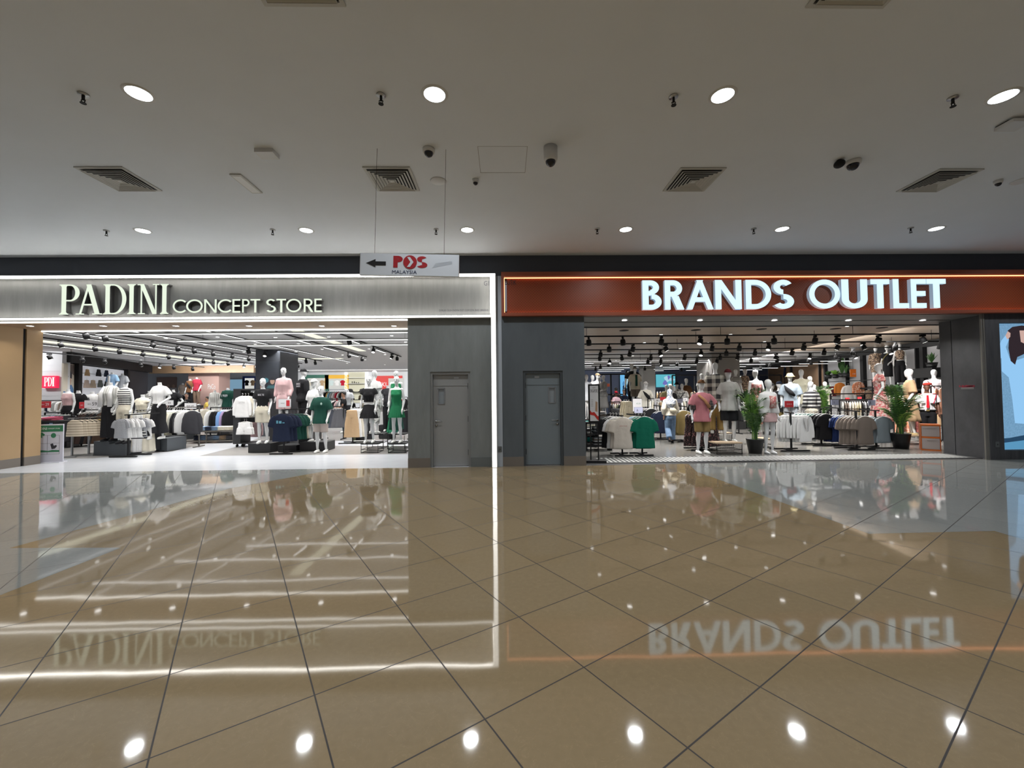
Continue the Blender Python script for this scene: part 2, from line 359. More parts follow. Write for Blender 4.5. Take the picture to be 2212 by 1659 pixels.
skirting('baseboard_left', [(XW, D1[0]-.0)], 'taupe tile skirting left of the light grey door')
skirting('baseboard_centre', [(D1[1], XL0-.02)], 'grey tile skirting between light grey door and light strip', mat('grey_skirting', (.13, .145, .145), .4))
skirting('baseboard_right', [(XC1, D2[0]), (D2[1], XR)], 'taupe tile skirting either side of the slate door')
# narrow pale column with socket
struct('trim_column', MB().box(XL1, XC1, WALLY-.02, WALLY+.3, 0, FT), colM, 'narrow pale blue grey column between the two shopfronts', 'column')
def socket(loc, label):
    e = empty('wall_socket', loc, label=label, cat='socket'); MB().box(-.04, .04, -.01, 0, -.06, .06).build('faceplate', mat('socket_plate', (.12, .13, .13), .4), e); MB().box(-.012, .012, -.016, -.01, -.015, .015).build('rocker', mat('socket_dark', (.05, .05, .05), .4), e)
socket(((XL1+XC1)/2, WALLY-.02, WZ(1077, 970)), 'small grey socket low on the narrow pale column')
# ================================================================ LEFT FASCIA
LEDW = emi('led_white', (1, .985, .93), 4.2); LEDG = emi('led_inner', (1, .97, .9), 26); ALU = mat('white_frame_metal', (.5, .5, .5), .4)
PB = WALLY+.02
struct('trim_1', MB().box(-30, XL0, PB, PB+.1, FB-.01, FT+.02), concP, 'grey streaky concrete fascia board behind the left shop sign', 'fascia')
f = empty('led_frame', (0, 0, 0), label='white LED light frame around left shop fascia and down the wall edge', cat='light frame')
zt, zb = FT, FB
MB().box(-30, XL1, WALLY-.13, PB, zt-.02, zt+.02).box(-30, XL0, WALLY-.13, PB, zb-.03, zb+.005).box(XL0, XL1, WALLY-.13, PB, 0, zt-.02).build('frame_profile', ALU, f)
MB().box(-30, XL1-.01, WALLY-.137, WALLY-.13, zt-.03, zt+.018).box(-30, XL0, WALLY-.137, WALLY-.13, zb-.028, zb+.004).box(XL0+.012, XL1-.012, WALLY-.137, WALLY-.13, 0.01, zt-.03).build('light_strip', LEDW, f)
MB().box(-30, XL0-.02, WALLY-.12, WALLY-.09, zt-.026, zt-.021).box(-30, XL0-.02, WALLY-.12, WALLY-.09, zb+.006, zb+.011).box(XL0-.006, XL0-.001, WALLY-.12, WALLY-.09, zb+.02, zt-.03).build('inner_light_strip', LEDG, f)
text('G1', INK, .11, .1, (WX(1051, 609, PB), PB-.006, WZ(1051, 612, PB)), f)
text('DIMILIKI OLEH PADINI DOT COM SDN. BHD. (80658-H)', INK, 1.06, .055, (WX(1002, 671, PB), PB-.006, WZ(1004, 671, PB)), f)
# ---- letters built from strokes
def arc(cx, cz, rx, rz, a0, a1, w, n=18, w2=None):
    """ring sector as quads; w stroke at the sides, w2 stroke at top and bottom"""
    w2 = w if w2 is None else w2; out = []
    P = []
    for i in range(n+1):
        a = R_(a0+(a1-a0)*i/n); ca, sa = math.cos(a), math.sin(a)
        P.append(((cx+rx*ca, cz+rz*sa), (cx+(rx-w)*ca, cz+(rz-w2)*sa)))
    for i in range(n): out.append([P[i][0], P[i+1][0], P[i+1][1], P[i][1]])
    return out
def ln(x0, z0, x1, z1, w):
    d = Vector((x1-x0, z1-z0)).normalized(); n = Vector((-d.y, d.x))*w/2
    return [[(x0-n.x, z0-n.y), (x1-n.x, z1-n.y), (x1+n.x, z1+n.y), (x0+n.x, z0+n.y)]]
def rc(x0, x1, z0, z1): return [[(x0, z0), (x1, z0), (x1, z1), (x0, z1)]]
def par(xb, xt, w, z0=0, z1=1):  # slanted stroke with level ends
    return [[(xb, z0), (xb+w, z0), (xt+w, z1), (xt, z1)]]
def sans(ch, w):
    if ch == 'C': return arc(.5, .5, .5, .5, 42, 318, w), .88
    if ch == 'O': return arc(.5, .5, .5, .5, 0, 360, w, 30), 1.02
    if ch == 'N': return rc(0, w, 0, 1)+rc(.74-w, .74, 0, 1)+par(.74-w*1.1, 0, w*1.1), .76
    if ch == 'E': return rc(0, w, 0, 1)+rc(w, .47, 0, w)+rc(w, .47, 1-w, 1)+rc(w, .45, .5-w/2, .5+w/2), .49
    if ch == 'L': return rc(0, w, 0, 1)+rc(w, .45, 0, w), .47
    if ch == 'T': return rc(.25-w/2, .25+w/2, 0, 1-w)+rc(0, .5, 1-w, 1), .5
    if ch == 'P': return rc(0, w, 0, 1)+rc(w, .25, 1-w, 1)+rc(w, .25, .46, .46+w)+arc(.25, .73, .27, .27, -90, 90, w), .53
    if ch == 'R': return rc(0, w, 0, 1)+rc(w, .25, 1-w, 1)+rc(w, .25, .44, .44+w)+arc(.25, .72, .28, .28, -90, 90, w)+par(.58-w*1.25, .2, w*1.3, 0, .46), .6
    if ch == 'B': return rc(0, w, 0, 1)+rc(w, .22, 1-w, 1)+rc(w, .24, .5-w*.1, .5+w*.8)+rc(w, .25, 0, w)+arc(.22, .755, .245, .245, -90, 90, w)+arc(.25, .27, .28, .27, -90, 90, w), .56
    if ch == 'A': return par(0, .4-w*.3, w*1.05)+par(.84-w*1.05, .44-w*.75, w*1.05)+rc(.2, .64, .26, .26+w*.9), .86
    if ch == 'D': return rc(0, w, 0, 1)+rc(w, .28, 1-w, 1)+rc(w, .28, 0, w)+arc(.28, .5, .5, .5, -90, 90, w), .8
    if ch == 'S': return arc(.27, .745, .25, .255, 30, 270, w)+arc(.27, .255, .27, .255, -150, 90, w), .56
    if ch == 'U': return rc(0, w, .32, 1)+rc(.62-w, .62, .32, 1)+arc(.31, .32, .31, .32, 180, 360, w), .64
    return [], .3
def serif(ch):
    T, h = .15, .045   # thick stem, hairline
    def st(x): return rc(x, x+T, 0, 1)+rc(x-.07, x+T+.07, 0, .035)+rc(x-.07, x+T+.07, .965, 1)+[[(x-.035, .035), (x+T+.035, .035), (x+T, .085), (x, .085)], [(x, .915), (x+T, .915), (x+T+.035, .965), (x-.035, .965)]]
    if ch == 'I': return st(.07), .3
    if ch == 'P': return st(.07)+rc(.2, .36, .955, 1)+rc(.2, .36, .44, .485)+arc(.34, .72, .3, .28, -90, 90, T*.95, 18, h), .64
    if ch == 'D': return st(.07)+rc(.2, .36, .955, 1)+rc(.2, .36, 0, .045)+arc(.34, .5, .44, .5, -90, 90, T*.95, 24, h), .8
    if ch == 'A': return par(.1, .38, .075)+par(.62, .33, T*1.1)+rc(.2, .64, .3, .35)+rc(0, .27, 0, .035)+rc(.54, .86, 0, .035), .84
    if ch == 'N': return rc(.1, .16, 0, 1)+rc(.0, .27, 0, .035)+rc(-.02, .16, .965, 1)+rc(.66, .72, 0, 1)+rc(.56, .82, .965, 1)+par(.56, .06, T*1.1), .82
    return [], .3
def letters(word, fn, xs, z0, z1, y1, depth, face, side, parent, lean=0):
    """xs: explicit (x0, x1) spans of each letter in metres"""
    for ch, (a, b) in zip(word.replace(' ', ''), xs):
        polys, wd = fn(ch)
        allx = [p[0] for q in polys for p in q]; mn, mx = min(allx), max(allx); s = (b-a)/(mx-mn); H = z1-z0
        m = MB()
        for q in polys:
            pts = [(a+(x-mn)*s, z0+z*H) for x, z in q]
            ar = sum(pts[i][0]*pts[(i+1) % len(pts)][1]-pts[(i+1) % len(pts)][0]*pts[i][1] for i in range(len(pts)))
            if ar < 0: pts = pts[::-1]
            n = len(pts); v = [(x, y1-depth, z) for x, z in pts]+[(x, y1, z) for x, z in pts]
            m.cur = 0; m.add(v, [tuple(range(n))]); m.cur = 1; m.add(v, [(i, n+i, n+(i+1) % n, (i+1) % n) for i in range(n)]+[tuple(range(n, 2*n))[::-1]])
        m.build('letter', [face, side], parent)
FACEP = emi('letter_face_warm', (.9, 1, .82), .95); SIDEP = mat('letter_side_grey', (.1, .1, .1), .4)
YL = PB-.1
sg = empty('shop_sign_lettering', (0, 0, 0), label='white raised letters reading PADINI CONCEPT STORE on concrete fascia', cat='sign')
def spans(ps, py, Y): return [(WX(a, py, Y), WX(b, py, Y)) for a, b in ps]
def zz(px, py, Y): return WZ(px, py, Y)
letters('PADINI', serif, spans([(128, 172), (164, 221), (223, 273), (275, 293), (297, 344), (346, 364)], 645, YL), zz(240, 679, YL), zz(240, 614, YL), PB, .1, FACEP, SIDEP, sg)
letters('CONCEPTSTORE', lambda c_: sans(c_, .115), spans([(373, 402), (402, 438), (441, 468), (470, 500), (502, 519), (523, 539), (541, 562), (575, 596), (597, 618), (618, 651), (656, 677), (679, 695)], 660, YL), zz(535, 675, YL), zz(535, 646, YL), PB, .1, FACEP, SIDEP, sg)
# ================================================================ RIGHT FASCIA
def perf():
    m = bpy.data.materials.new('orange_perforated_panel'); m.use_nodes = True; N, L = nodes(m); b = N['Principled BSDF']; b.inputs['Roughness'].default_value = .45
    tc = N.new('ShaderNodeTexCoord'); mp = N.new('ShaderNodeMapping'); L.new(tc.outputs['Object'], mp.inputs[0]); mp.inputs['Scale'].default_value = (24, 24, 24)
    v = N.new('ShaderNodeTexVoronoi'); v.inputs['Randomness'].default_value = 0; v.inputs['Scale'].default_value = 1; mp.inputs['Rotation'].default_value = (0, R_(45), 0); L.new(mp.outputs[0], v.inputs['Vector'])
    r = N.new('ShaderNodeValToRGB'); r.color_ramp.interpolation = 'CONSTANT'; r.color_ramp.elements[0].color = (.05, .008, .003, 1); r.color_ramp.elements[1].color = (.26, .052, .014, 1); r.color_ramp.elements[1].position = .32
    L.new(v.outputs['Distance'], r.inputs[0]); L.new(r.outputs[0], b.inputs['Base Color']); return m
ORF = mat('orange_frame_metal', (.27, .06, .025), .5); LEDO = emi('led_orange', (1, .36, .16), 3.6)
BT, BB = WZ(1500, 591), WZ(1500, 680)
struct('trim_2', MB().box(XC1+.12, 30, PB, PB+.1, BB, BT), perf(), 'orange perforated metal fascia board behind the right shop sign', 'fascia')
f2 = empty('orange_fascia_frame', (0, 0, 0), label='orange metal frame with glowing edge around the perforated fascia', cat='light frame')
MB().box(XC1, 30, WALLY-.12, PB, BT-.07, BT+.02).box(XC1, 30, WALLY-.12, PB, BB-.02, BB+.05).box(XC1, XC1+.06, WALLY-.12, PB, BB+.05, BT-.07).build('frame_profile', ORF, f2)
MB().box(XC1+.06, 30, PB-.03, PB-.005, BT-.085, BT-.072).box(XC1+.06, 30, PB-.03, PB-.005, BB+.052, BB+.06).box(XC1+.06, XC1+.072, PB-.03, PB-.005, BB+.06, BT-.085).build('light_strip', LEDO, f2)
text('BUTIK', INK, .24, .11, (XC1+.085+.12, PB-.006, WZ(1101, 610, PB)), f2)
FACEB = emi('letter_face_cool', (.62, .86, 1), 1.25); SIDEB = mat('letter_side_acrylic', (.45, .55, .65), .4, emit=(.5, .7, .9), es=.28)
sg2 = empty('shop_sign_lettering', (0, 0, 0), label='large backlit bluish white letters reading BRANDS OUTLET on orange fascia', cat='sign')
YB = PB-.08
letters('BRANDSOUTLET', lambda c_: sans(c_, .17), spans([(1388, 1429), (1436, 1478), (1483, 1541), (1545, 1602), (1611, 1666), (1671, 1715), (1748, 1815), (1818, 1874), (1881, 1922), (1929, 1963), (1968, 2001), (2002, 2044)], 635, YB), zz(1715, 667, YB), zz(1715, 604, YB), PB, .08, FACEB, SIDEB, sg2)

# ================================================================ RECESSES
wood = ramp_mat('soffit_wood', 'noise', [(.26, .16, .09), (.36, .24, .14)], 3, .45, const=False); woodW = mat('wood_panel', (.38, .255, .135), .5, noise=(.1, 1.5))
SB = FB-.03
struct('ceiling_recess_left', MB().box(-30, XW, WALLY+.13, 9.93, SB, SB+.02), wood, 'brown wood soffit over the left shop entrance', 'ceiling')
struct('trim_3', MB().box(-30, XW, WALLY+.05, WALLY+.1, SB-.018, SB), LEDW, 'thin white light line under the left fascia', 'light line')
struct('trim_4', MB().box(-30, XW, 9.91, 9.96, SB-.022, SB+.01), LEDW, 'thin white light line along the inner edge of the wood soffit', 'light line')
struct('wall_recess_left', MB().box(XLL-.25, XLL, WALLY, 9.55, .2, SB).box(XLL-.25, XLL-.0, 9.62, 9.95, .2, SB), woodW, 'pale wood panelled return wall left of the left shop entrance')
struct('trim_5', MB().box(XLL-.25, XLL-.03, 9.55, 9.62, 0, SB), BLACK, 'black vertical gap line in the wood return wall', 'trim')
struct('baseboard_recess', MB().box(XLL-.25, XLL+.003, WALLY, 9.55, 0, .2).box(XLL-.25, XLL+.003, 9.62, 9.95, 0, .2), skirtT, 'taupe tile skirting under the wood return wall', 'skirting')
charc = concrete('charcoal_stucco', (.065, .065, .07), .3, 14)
struct('ceiling_recess_right', MB().box(XR, XRR+.3, WALLY+.02, 9.35, BB-.03, BB+.07).box(XR, XRR+.3, 9.37, 9.95, BB-.04, BB+.07), mat('grey_soffit', (.14, .14, .14), .5), 'dark grey soffit with groove over the right shop entrance', 'ceiling')
struct('wall_recess_right', MB().box(XRR-.02, XRR+.2, 8.72, 9.41, 0, BB-.03).box(XRR-.02, XRR+.9, 9.425, 9.68, 0, BB-.03), charc, 'charcoal textured return wall right of the right shop entrance')
struct('trim_6', MB().box(WX(2124, 850), WX(2127, 850), WALLY-.01, WALLY+.02, 0, BB).box(WX(2129, 850), WX(2132, 850), WALLY-.01, WALLY+.02, 0, BB), mat('bronze_frame', (.2, .19, .17), .35, .3), 'slim bronze door track at the edge of the charcoal return wall', 'trim')
struct('wall_pier', MB().box(WX(2134, 850), WX(2165, 850), WALLY, WALLY+.14, 0, BB), charc, 'charcoal pier beside the lit poster')
struct('wall_pier_base', MB().box(WX(2165, 850), 30, WALLY, WALLY+.14, 0, WZ(2180, 973)), charc, 'charcoal wall below the lit poster')
struct('wall_pier_top', MB().box(WX(2165, 850), 30, WALLY, WALLY+.14, WZ(2180, 697), BB), charc, 'charcoal wall above the lit poster')
struct('wall_pier_side', MB().box(WX(2165, 840)+1.92, 30, WALLY, WALLY+.14, WZ(2180, 973), WZ(2180, 697)), charc, 'charcoal wall right of the lit poster')
socket((WX(2154, 960), WALLY, WZ(2154, 960)), 'small grey socket low on the charcoal pier beside lit poster')
sm = empty('worn_sticker', (XRR-.024, 9.13, WZ(2090, 838, 9.13)), -math.pi/2, label='worn torn sticker left on the charcoal return wall', cat='sticker')
b_ = MB(); 
for i in range(9): b_.box(-.16+i*.03, -.13+i*.036, -.002, 0, .02+.01*math.sin(i*2), .055+.012*math.cos(i*3))
b_.build('red_remnant', mat('sticker_red', (.3, .03, .05), .6), sm); MB().box(-.12, .14, -.0015, 0, -.03, .015).build('glue_patch', mat('sticker_grey', (.18, .17, .17), .6), sm)
# ================================================================ LIT POSTER (right edge)
def lit_poster():
    x0, x1, z0, z1 = WX(2165, 840), WX(2165, 840)+1.9, WZ(2180, 973), WZ(2180, 697); Y = WALLY+.06
    e = empty('lit_poster', ((x0+x1)/2, Y, z0), label='tall backlit poster of a person in pale blue dress, at right edge', cat='lightbox'); W_, H_ = (x1-x0), (z1-z0)
    MB().box(-W_/2, W_/2, 0, .1, 0, H_).build('case', BLACK, e)
    def E(n, c_, s=1.0): return emi('poster_'+n, c_, s)
    bg = ramp_mat('poster_bg', 'noise', [(0, 0, 0), (0, 0, 0)], 3); N, L = nodes(bg); bb = N['Principled BSDF']
    n = N.new('ShaderNodeTexNoise'); n.inputs['Scale'].default_value = 30; tc = N.new('ShaderNodeTexCoord'); L.new(tc.outputs['Object'], n.inputs[0]); r = N.new('ShaderNodeValToRGB')
    r.color_ramp.elements[0].color = (.12, .26, .42, 1); r.color_ramp.elements[1].color = (.25, .48, .72, 1); L.new(n.outputs['Fac'], r.inputs[0]); L.new(r.outputs[0], bb.inputs['Emission Color']); bb.inputs['Emission Strength'].default_value = .9
    MB().box(-W_/2+.01, W_/2-.01, -.004, 0, .01, H_-.01).build('poster_background', bg, e)
    def pl(pts, nm, m, y=-.006):
        q = [(-W_/2+a*W_, H_*(1-b2)) for a, b2 in pts]
        ar = sum(q[i][0]*q[(i+1) % len(q)][1]-q[(i+1) % len(q)][0]*q[i][1] for i in range(len(q)))
        MB().poly(q if ar > 0 else q[::-1], y, y+.002).build(nm, m, e)
    pl([(0, .93), (1, .85), (1, .99), (0, .995)], 'printed_ground', E('sea', (.1, .3, .5)), -.005)
    pl([(.0, .91), (.1, .905), (1, .8), (1, .87), (0, .945)], 'printed_ledge', E('ledge', (.02, .06, .12)), -.0055)
    pl([(.01, .2), (.05, .14), (.12, .085), (.15, .12), (.1, .19), (.14, .28), (.2, .3), (.34, .27), (.6, .3), (.74, .45), (.66, .58), (.7, .82), (.17, .79), (.15, .6), (.12, .43), (.04, .38), (.045, .28), (.01, .27)], 'printed_dress', E('dress', (.28, .55, .85), 1.05))
    pl([(.13, .06), (.19, .03), (.3, .02), (.4, .03), (.44, .08), (.42, .2), (.3, .25), (.23, .27), (.2, .33), (.15, .3), (.13, .2), (.14, .13)], 'printed_hair', E('hair', (.03, .02, .025)), -.008)
    pl([(.27, .06), (.36, .06), (.38, .12), (.34, .17), (.28, .15)], 'printed_face', E('face', (.6, .4, .35)), -.01)
    pl([(.1, .1), (.13, .065), (.16, .08), (.155, .11), (.12, .13)], 'printed_hand', E('face', (.6, .4, .35)), -.01)
lit_poster()
# ================================================================ entrance mat strips
mt = empty('entrance_mat', (0, 0, 0), label='long white and dark ribbed entrance mat across right shop threshold', cat='mat')
MB().box(XR+.35, XRR-.05, 8.95, 9.6, .001, .009).build('mat_backing', mat('mat_grey', (.1, .1, .1), .8), mt)
mb = MB(); x = XR+.4
while x < XRR-.2:
    mb.add([(x, 8.97, .014), (x+.05, 8.97, .014), (x+.05-.0, 9.58, .014), (x, 9.58, .014)], [(0, 1, 2, 3)]); x += .1
mb.build('mat_ribs', mat('mat_white', (.6, .6, .58), .6), mt)
struct('trim_7', MB().box(XR, XRR, 8.88, 8.94, 0, .008), thr, 'dark metal edge strip in front of the ribbed mat', 'trim')
# ================================================================ MALL CEILING FIXTURES
LENS = emi('downlight_lens', (.9, .97, 1), 14); RIM = mat('fixture_white', (.6, .6, .6), .4); GREYF = mat('fixture_grey', (.3, .3, .3), .5)
def mall_downlight():
    e = empty('ceiling_downlight', (0, 0, 0))
    b = MB(); n = 28; r0, r1 = .105, .135
    b.rings_z([(-.006, 0, 0, r0, r0), (-.01, 0, 0, r1-.01, r1-.01), (0, 0, 0, r1, r1)], n, cap=False); b.build('trim_ring', RIM, e, True)
    MB().disc((0, 0, -.004), r0, n, up=False).build('lens', LENS, e)
    return e
pd = note_kids(mall_downlight()); col = ('leftmost', 'second from left', 'second from right', 'rightmost')
k1 = 0
for i, (x, y) in enumerate(MALL[:16]):
    if y == 4.0 and not -4.5 < x < 6: continue
    if y != 4.0 and not -7 < x < 9: continue
    o = pd if k1 == 0 else copy_tree(pd); k1 += 1; o.location = (x, y, CEIL)
    if y == 4.0: lab = 'large bright round downlight, %s in the front ceiling row' % col[int(round((x+3.58)/2.91))]
    else: lab = 'round downlight, %s in the ceiling row near the shopfronts' % ('first from left', 'second from left', 'third from left', 'third from right', 'second from right', 'last on the right')[int(round((x+6.45)/2.9))]
    tag(o, lab, 'ceiling light', 'round downlights in the mall ceiling')
# sprinklers
def sprinkler():
    e = empty('fire_sprinkler'); MB().cyl((0, 0, -.012), .045, .012, 14).build('escutcheon', STEEL, e, True)
    MB().cyl((0, 0, -.06), .013, .05, 8).bar((-.02, 0, -.06), (-.012, 0, -.09), .006).bar((.02, 0, -.06), (.012, 0, -.09), .006).bar((-.02, 0, -.06), (.02, 0, -.06), .006).build('body', BLACK, e, True)
    MB().cyl((0, 0, -.095), .026, .004, 12).build('deflector', BLACK, e); return e
ps = note_kids(sprinkler()); first = True
for px, py, wh in ((180, 203, 'left of the leftmost front downlight'), (823, 205, 'left of the second front downlight'), (1455, 208, 'left of the third front downlight'), (2058, 211, 'left of the rightmost front downlight'),
        (230, 498, 'left of the first rear downlight'), (589, 496, 'left of the second rear downlight'), (942, 495, 'left of the third rear downlight'), (1290, 494, 'left of the fourth rear downlight'), (1628, 494, 'left of the fifth rear downlight'), (1967, 492, 'left of the last rear downlight')):
    o = ps if first else copy_tree(ps); first = False; p = G(px, py, CEIL); o.location = p
    tag(o, 'small dark fire sprinkler on ceiling '+wh, 'sprinkler', 'sprinklers in the mall ceiling')
# square diffusers
VD = mat('vent_dark', (.02, .02, .02), .7); VW = mat('vent_white', (.5, .5, .48), .5)
def diffuser(s=.62):
    e = empty('air_diffuser'); h = s/2
    MB().box(-h, h, -h, h, -.002, .0).build('backing', VD, e)
    b = MB(); w_ = .035
    b.box(-h, h, -h, -h+w_, -.014, 0).box(-h, h, h-w_, h, -.014, 0).box(-h, -h+w_, -h+w_, h-w_, -.014, 0).box(h-w_, h, -h+w_, h-w_, -.014, 0); b.build('border_frame', VW, e)
    v = MB(); k = 7
    for i in range(k):
        a = h-w_-.012-i*.042
        if a < .04: break
        c_ = a-.024; v.box(-a, a, -a-.003, -a+.003, -.037, -.033).box(-a, a, a-.003, a+.003, -.037, -.033).box(-a-.003, -a+.003, -a, a, -.037, -.033).box(a-.003, a+.003, -a, a, -.037, -.033); P = [(-a, -a, -.034), (a, -a, -.034), (a, a, -.034), (-a, a, -.034), (-c_, -c_, -.022), (c_, -c_, -.022), (c_, c_, -.022), (-c_, c_, -.022)]
        v.add(P, [(0, 1, 5, 4), (1, 2, 6, 5), (2, 3, 7, 6), (3, 0, 4, 7)])
    v.box(-.03, .03, -.03, .03, -.034, -.03); v.build('louvre_vanes', VW, e); return e
pv = note_kids(diffuser()); first = True
for (px, py), lab in (((260, 387), 'leftmost square louvred air vent in ceiling'), ((848, 387), 'square louvred air vent behind the hanging sign wires'), ((1497, 388), 'square louvred air vent above the orange shop sign'), ((2026, 390), 'rightmost square louvred air vent in ceiling')):
    o = pv if first else copy_tree(pv); first = False; o.location = G(px, py, CEIL); tag(o, lab, 'air vent', 'square air vents in the mall ceiling')
for (px, py), lab in (((660, 11), 'grey air vent cut by top edge, left of centre'), ((1823, 15), 'grey air vent cut by top edge, right of centre')):
    o = copy_tree(pv); o.location = G(px, py, CEIL)-Vector((0, .31, 0)); tag(o, lab, 'air vent', 'square air vents in the mall ceiling')
# cameras
DOME = mat('dark_dome', (.01, .01, .015), .1)
def dome_cam(px, py, r, lab, pend=0):
    e = empty('security_camera', G(px, py, CEIL), label=lab, cat='security camera')
    MB().rings_z([(0, 0, 0, r, r), (-.02-pend, 0, 0, r, r), (-.045-pend, 0, 0, r*.9, r*.9)], 20).build('housing', RIM, e, True)
    MB().rings_z([(-.045-pend-r*.75*math.sin(t), 0, 0, r*.72*math.cos(t)+.001, r*.72*math.cos(t)+.001) for t in [i*math.pi/12 for i in range(7)]], 18).build('dome', DOME, e, True)
    return e
dome_cam(926, 322, .075, 'white dome security camera with dark lens between the sign wires')
dome_cam(1189, 318, .085, 'white pendant dome security camera right of ceiling hatch', .13)
dome_cam(1842, 349, .095, 'white dome security camera beside small black camera')
e = empty('security_camera', G(1813, 346, CEIL), label='small black camera beside the white dome camera', cat='security camera')
MB().ball((0, 0, -.05), (.06, .07, .05)).build('body', BLACK, e, True); MB().cyl((0, 0, -.02), .03, .02).build('mount', BLACK, e)
dome_cam(1027, 388, .045, 'tiny white dome sensor on ceiling right of the oval grille')
dome_cam(2156, 390, .05, 'small white dome sensor near right edge of ceiling')
for (px, py), lab in (((947, 391), 'round grey ceiling speaker beside the left sign vent'), ((2206, 391), 'round grey ceiling speaker at right edge')):
    e = empty('ceiling_speaker', G(px, py, CEIL), label=lab, cat='speaker'); MB().cyl((0, 0, -.008), .1, .008, 24).build('grille', GREYF, e, True); MB().rings_z([(0, 0, 0, .115, .115), (-.01, 0, 0, .1, .1)], 24).build('rim', RIM, e, True)
e = empty('wireless_box', G(577, 328, CEIL), label='small white box unit mounted on ceiling left of centre', cat='ceiling box')
MB().box(-.11, .11, -.08, .08, -.05, 0).build('cover', RIM, e); MB().box(-.08, .08, .08, .1, -.03, 0).build('mounting_plate', BLACK, e)
e = empty('ceiling_panel', G(533, 396, CEIL), label='long narrow white panel light, unlit, on ceiling', cat='panel light')
MB().box(-.075, .075, -.25, .25, -.02, 0).build('frame', VW, e); MB().box(-.055, .055, -.22, .22, -.024, -.02).build('diffuser_panel', mat('panel_white', (.72, .72, .72), .5), e)
e = empty('wireless_box', G(2190, 262, CEIL), label='white access box with black bracket at right edge of ceiling', cat='ceiling box')
MB().box(-.12, .12, -.09, .09, -.06, -.025).build('cover', RIM, e); MB().box(-.09, .09, -.02, .1, -.025, 0).build('bracket', BLACK, e)
p0, p1 = G(1032, 316, CEIL), G(1134, 373, CEIL); hb = MB(); seam = mat('hatch_seam', (.3, .3, .3), .8)
for a in ((p0.x, p1.x, p0.y-.002, p0.y+.002), (p0.x, p1.x, p1.y-.003, p1.y+.003), (p0.x-.003, p0.x+.003, min(p0.y, p1.y), max(p0.y, p1.y)), (p1.x-.003, p1.x+.003, min(p0.y, p1.y), max(p0.y, p1.y))): hb.box(*a, CEIL-.002, CEIL)
o = hb.build('access_hatch', seam); tag(o, 'flush square access hatch outline in ceiling centre', 'hatch')
# hanging sign
def hanging_sign():
    Y = 4.88; L_, Rr = At(778, 549, Y), At(991, 555, Y); zb_ = At(778, 596, Y).z; W_ = Rr.x-L_.x; H_ = L_.z-zb_
    e = empty('hanging_sign', ((L_.x+Rr.x)/2, Y, (L_.z+zb_)/2), label='hanging white sign with left arrow reading POS MALAYSIA', cat='sign'); e.rotation_euler = (0, R_(1.3), 0)
    pan = mat('sign_panel', (.62, .66, .72), .3); red = mat('sign_red', (.35, .012, .02), .45); navy = mat('sign_navy', (.015, .03, .09), .45); blk = mat('sign_black', (.01, .01, .012), .45)
    MB().box(-W_/2, W_/2, 0, .035, -H_/2, H_/2).build('panel', pan, e)
    for q in (-W_/2-.004, W_/2): MB().box(q, q+.004, -.002, .037, -H_/2, H_/2).build('edge_trim', STEEL, e)
    def P(u, v): return (-W_/2+u*W_, H_/2-v*H_)
    arrow = [P(.06, .45), P(.155, .27), P(.155, .37), P(.26, .37), P(.26, .55), P(.155, .55), P(.155, .64)]
    MB().poly(arrow[::-1] if False else arrow, -.004, -.001).build('arrow', blk, e)
    def lt(polys, x0, x1, z0, z1, m, nm, y=-.003):
        ax = [p[0] for q in polys for p in q]; mn, mx = min(ax), max(ax); b = MB()
        for q in polys: 
            pts = [(x0+(x-mn)/(mx-mn)*(x1-x0), z0+z*(z1-z0)) for x, z in q]
            ar = sum(pts[i][0]*pts[(i+1) % len(pts)][1]-pts[(i+1) % len(pts)][0]*pts[i][1] for i in range(len(pts)))
            b.poly(pts if ar > 0 else pts[::-1], y, -.001)
        b.build(nm, m, e)
    zt_, zb2 = P(0, .1)[1], P(0, .64)[1]
    lt(sans('P', .24)[0], P(.335, 0)[0], P(.43, 0)[0], zb2, zt_, red, 'letter'); lt(sans('S', .24)[0], P(.575, 0)[0], P(.68, 0)[0], zb2, zt_, red, 'letter')
    c0 = P(.505, .38); MB().poly([(c0[0]+math.cos(a)*.082, c0[1]+math.sin(a)*.082) for a in [2*math.pi*i/28 for i in range(28)]], -.006, -.001).build('emblem_disc', red, e)
    ch = [(-.035, .06), (.0, .06), (.042, 0), (.0, -.06), (-.035, -.06), (.005, 0)]; MB().poly([(c0[0]+a, c0[1]+b2) for a, b2 in ch][::-1], -.009, -.006).build('emblem_chevron', pan, e)
    text('MALAYSIA', navy, W_*.25, H_*.16, (P(.45, 0)[0], -.003, P(0, .84)[1]), e)
    faint = mat('sign_faint', (.55, .6, .67), .4)
    b = MB()
    for k in range(5): b.bar((P(.73+.008*k, 0)[0], -.002, P(0, .62-.05*k)[1]), (P(.93, 0)[0], -.002, P(0, .42-.03*k)[1]), .0015, .001)
    b.build('faint_emblem', faint, e)
    for px, nm in ((808, 'w'), (958, 'w')):
        x = At(px, 500, Y).x-e.location.x; MB().tube([(x, .015, H_/2-.02), (x, .015, CEIL-e.location.z)], .0022, 6).build('suspension_wire', BLACK, e)
hanging_sign()
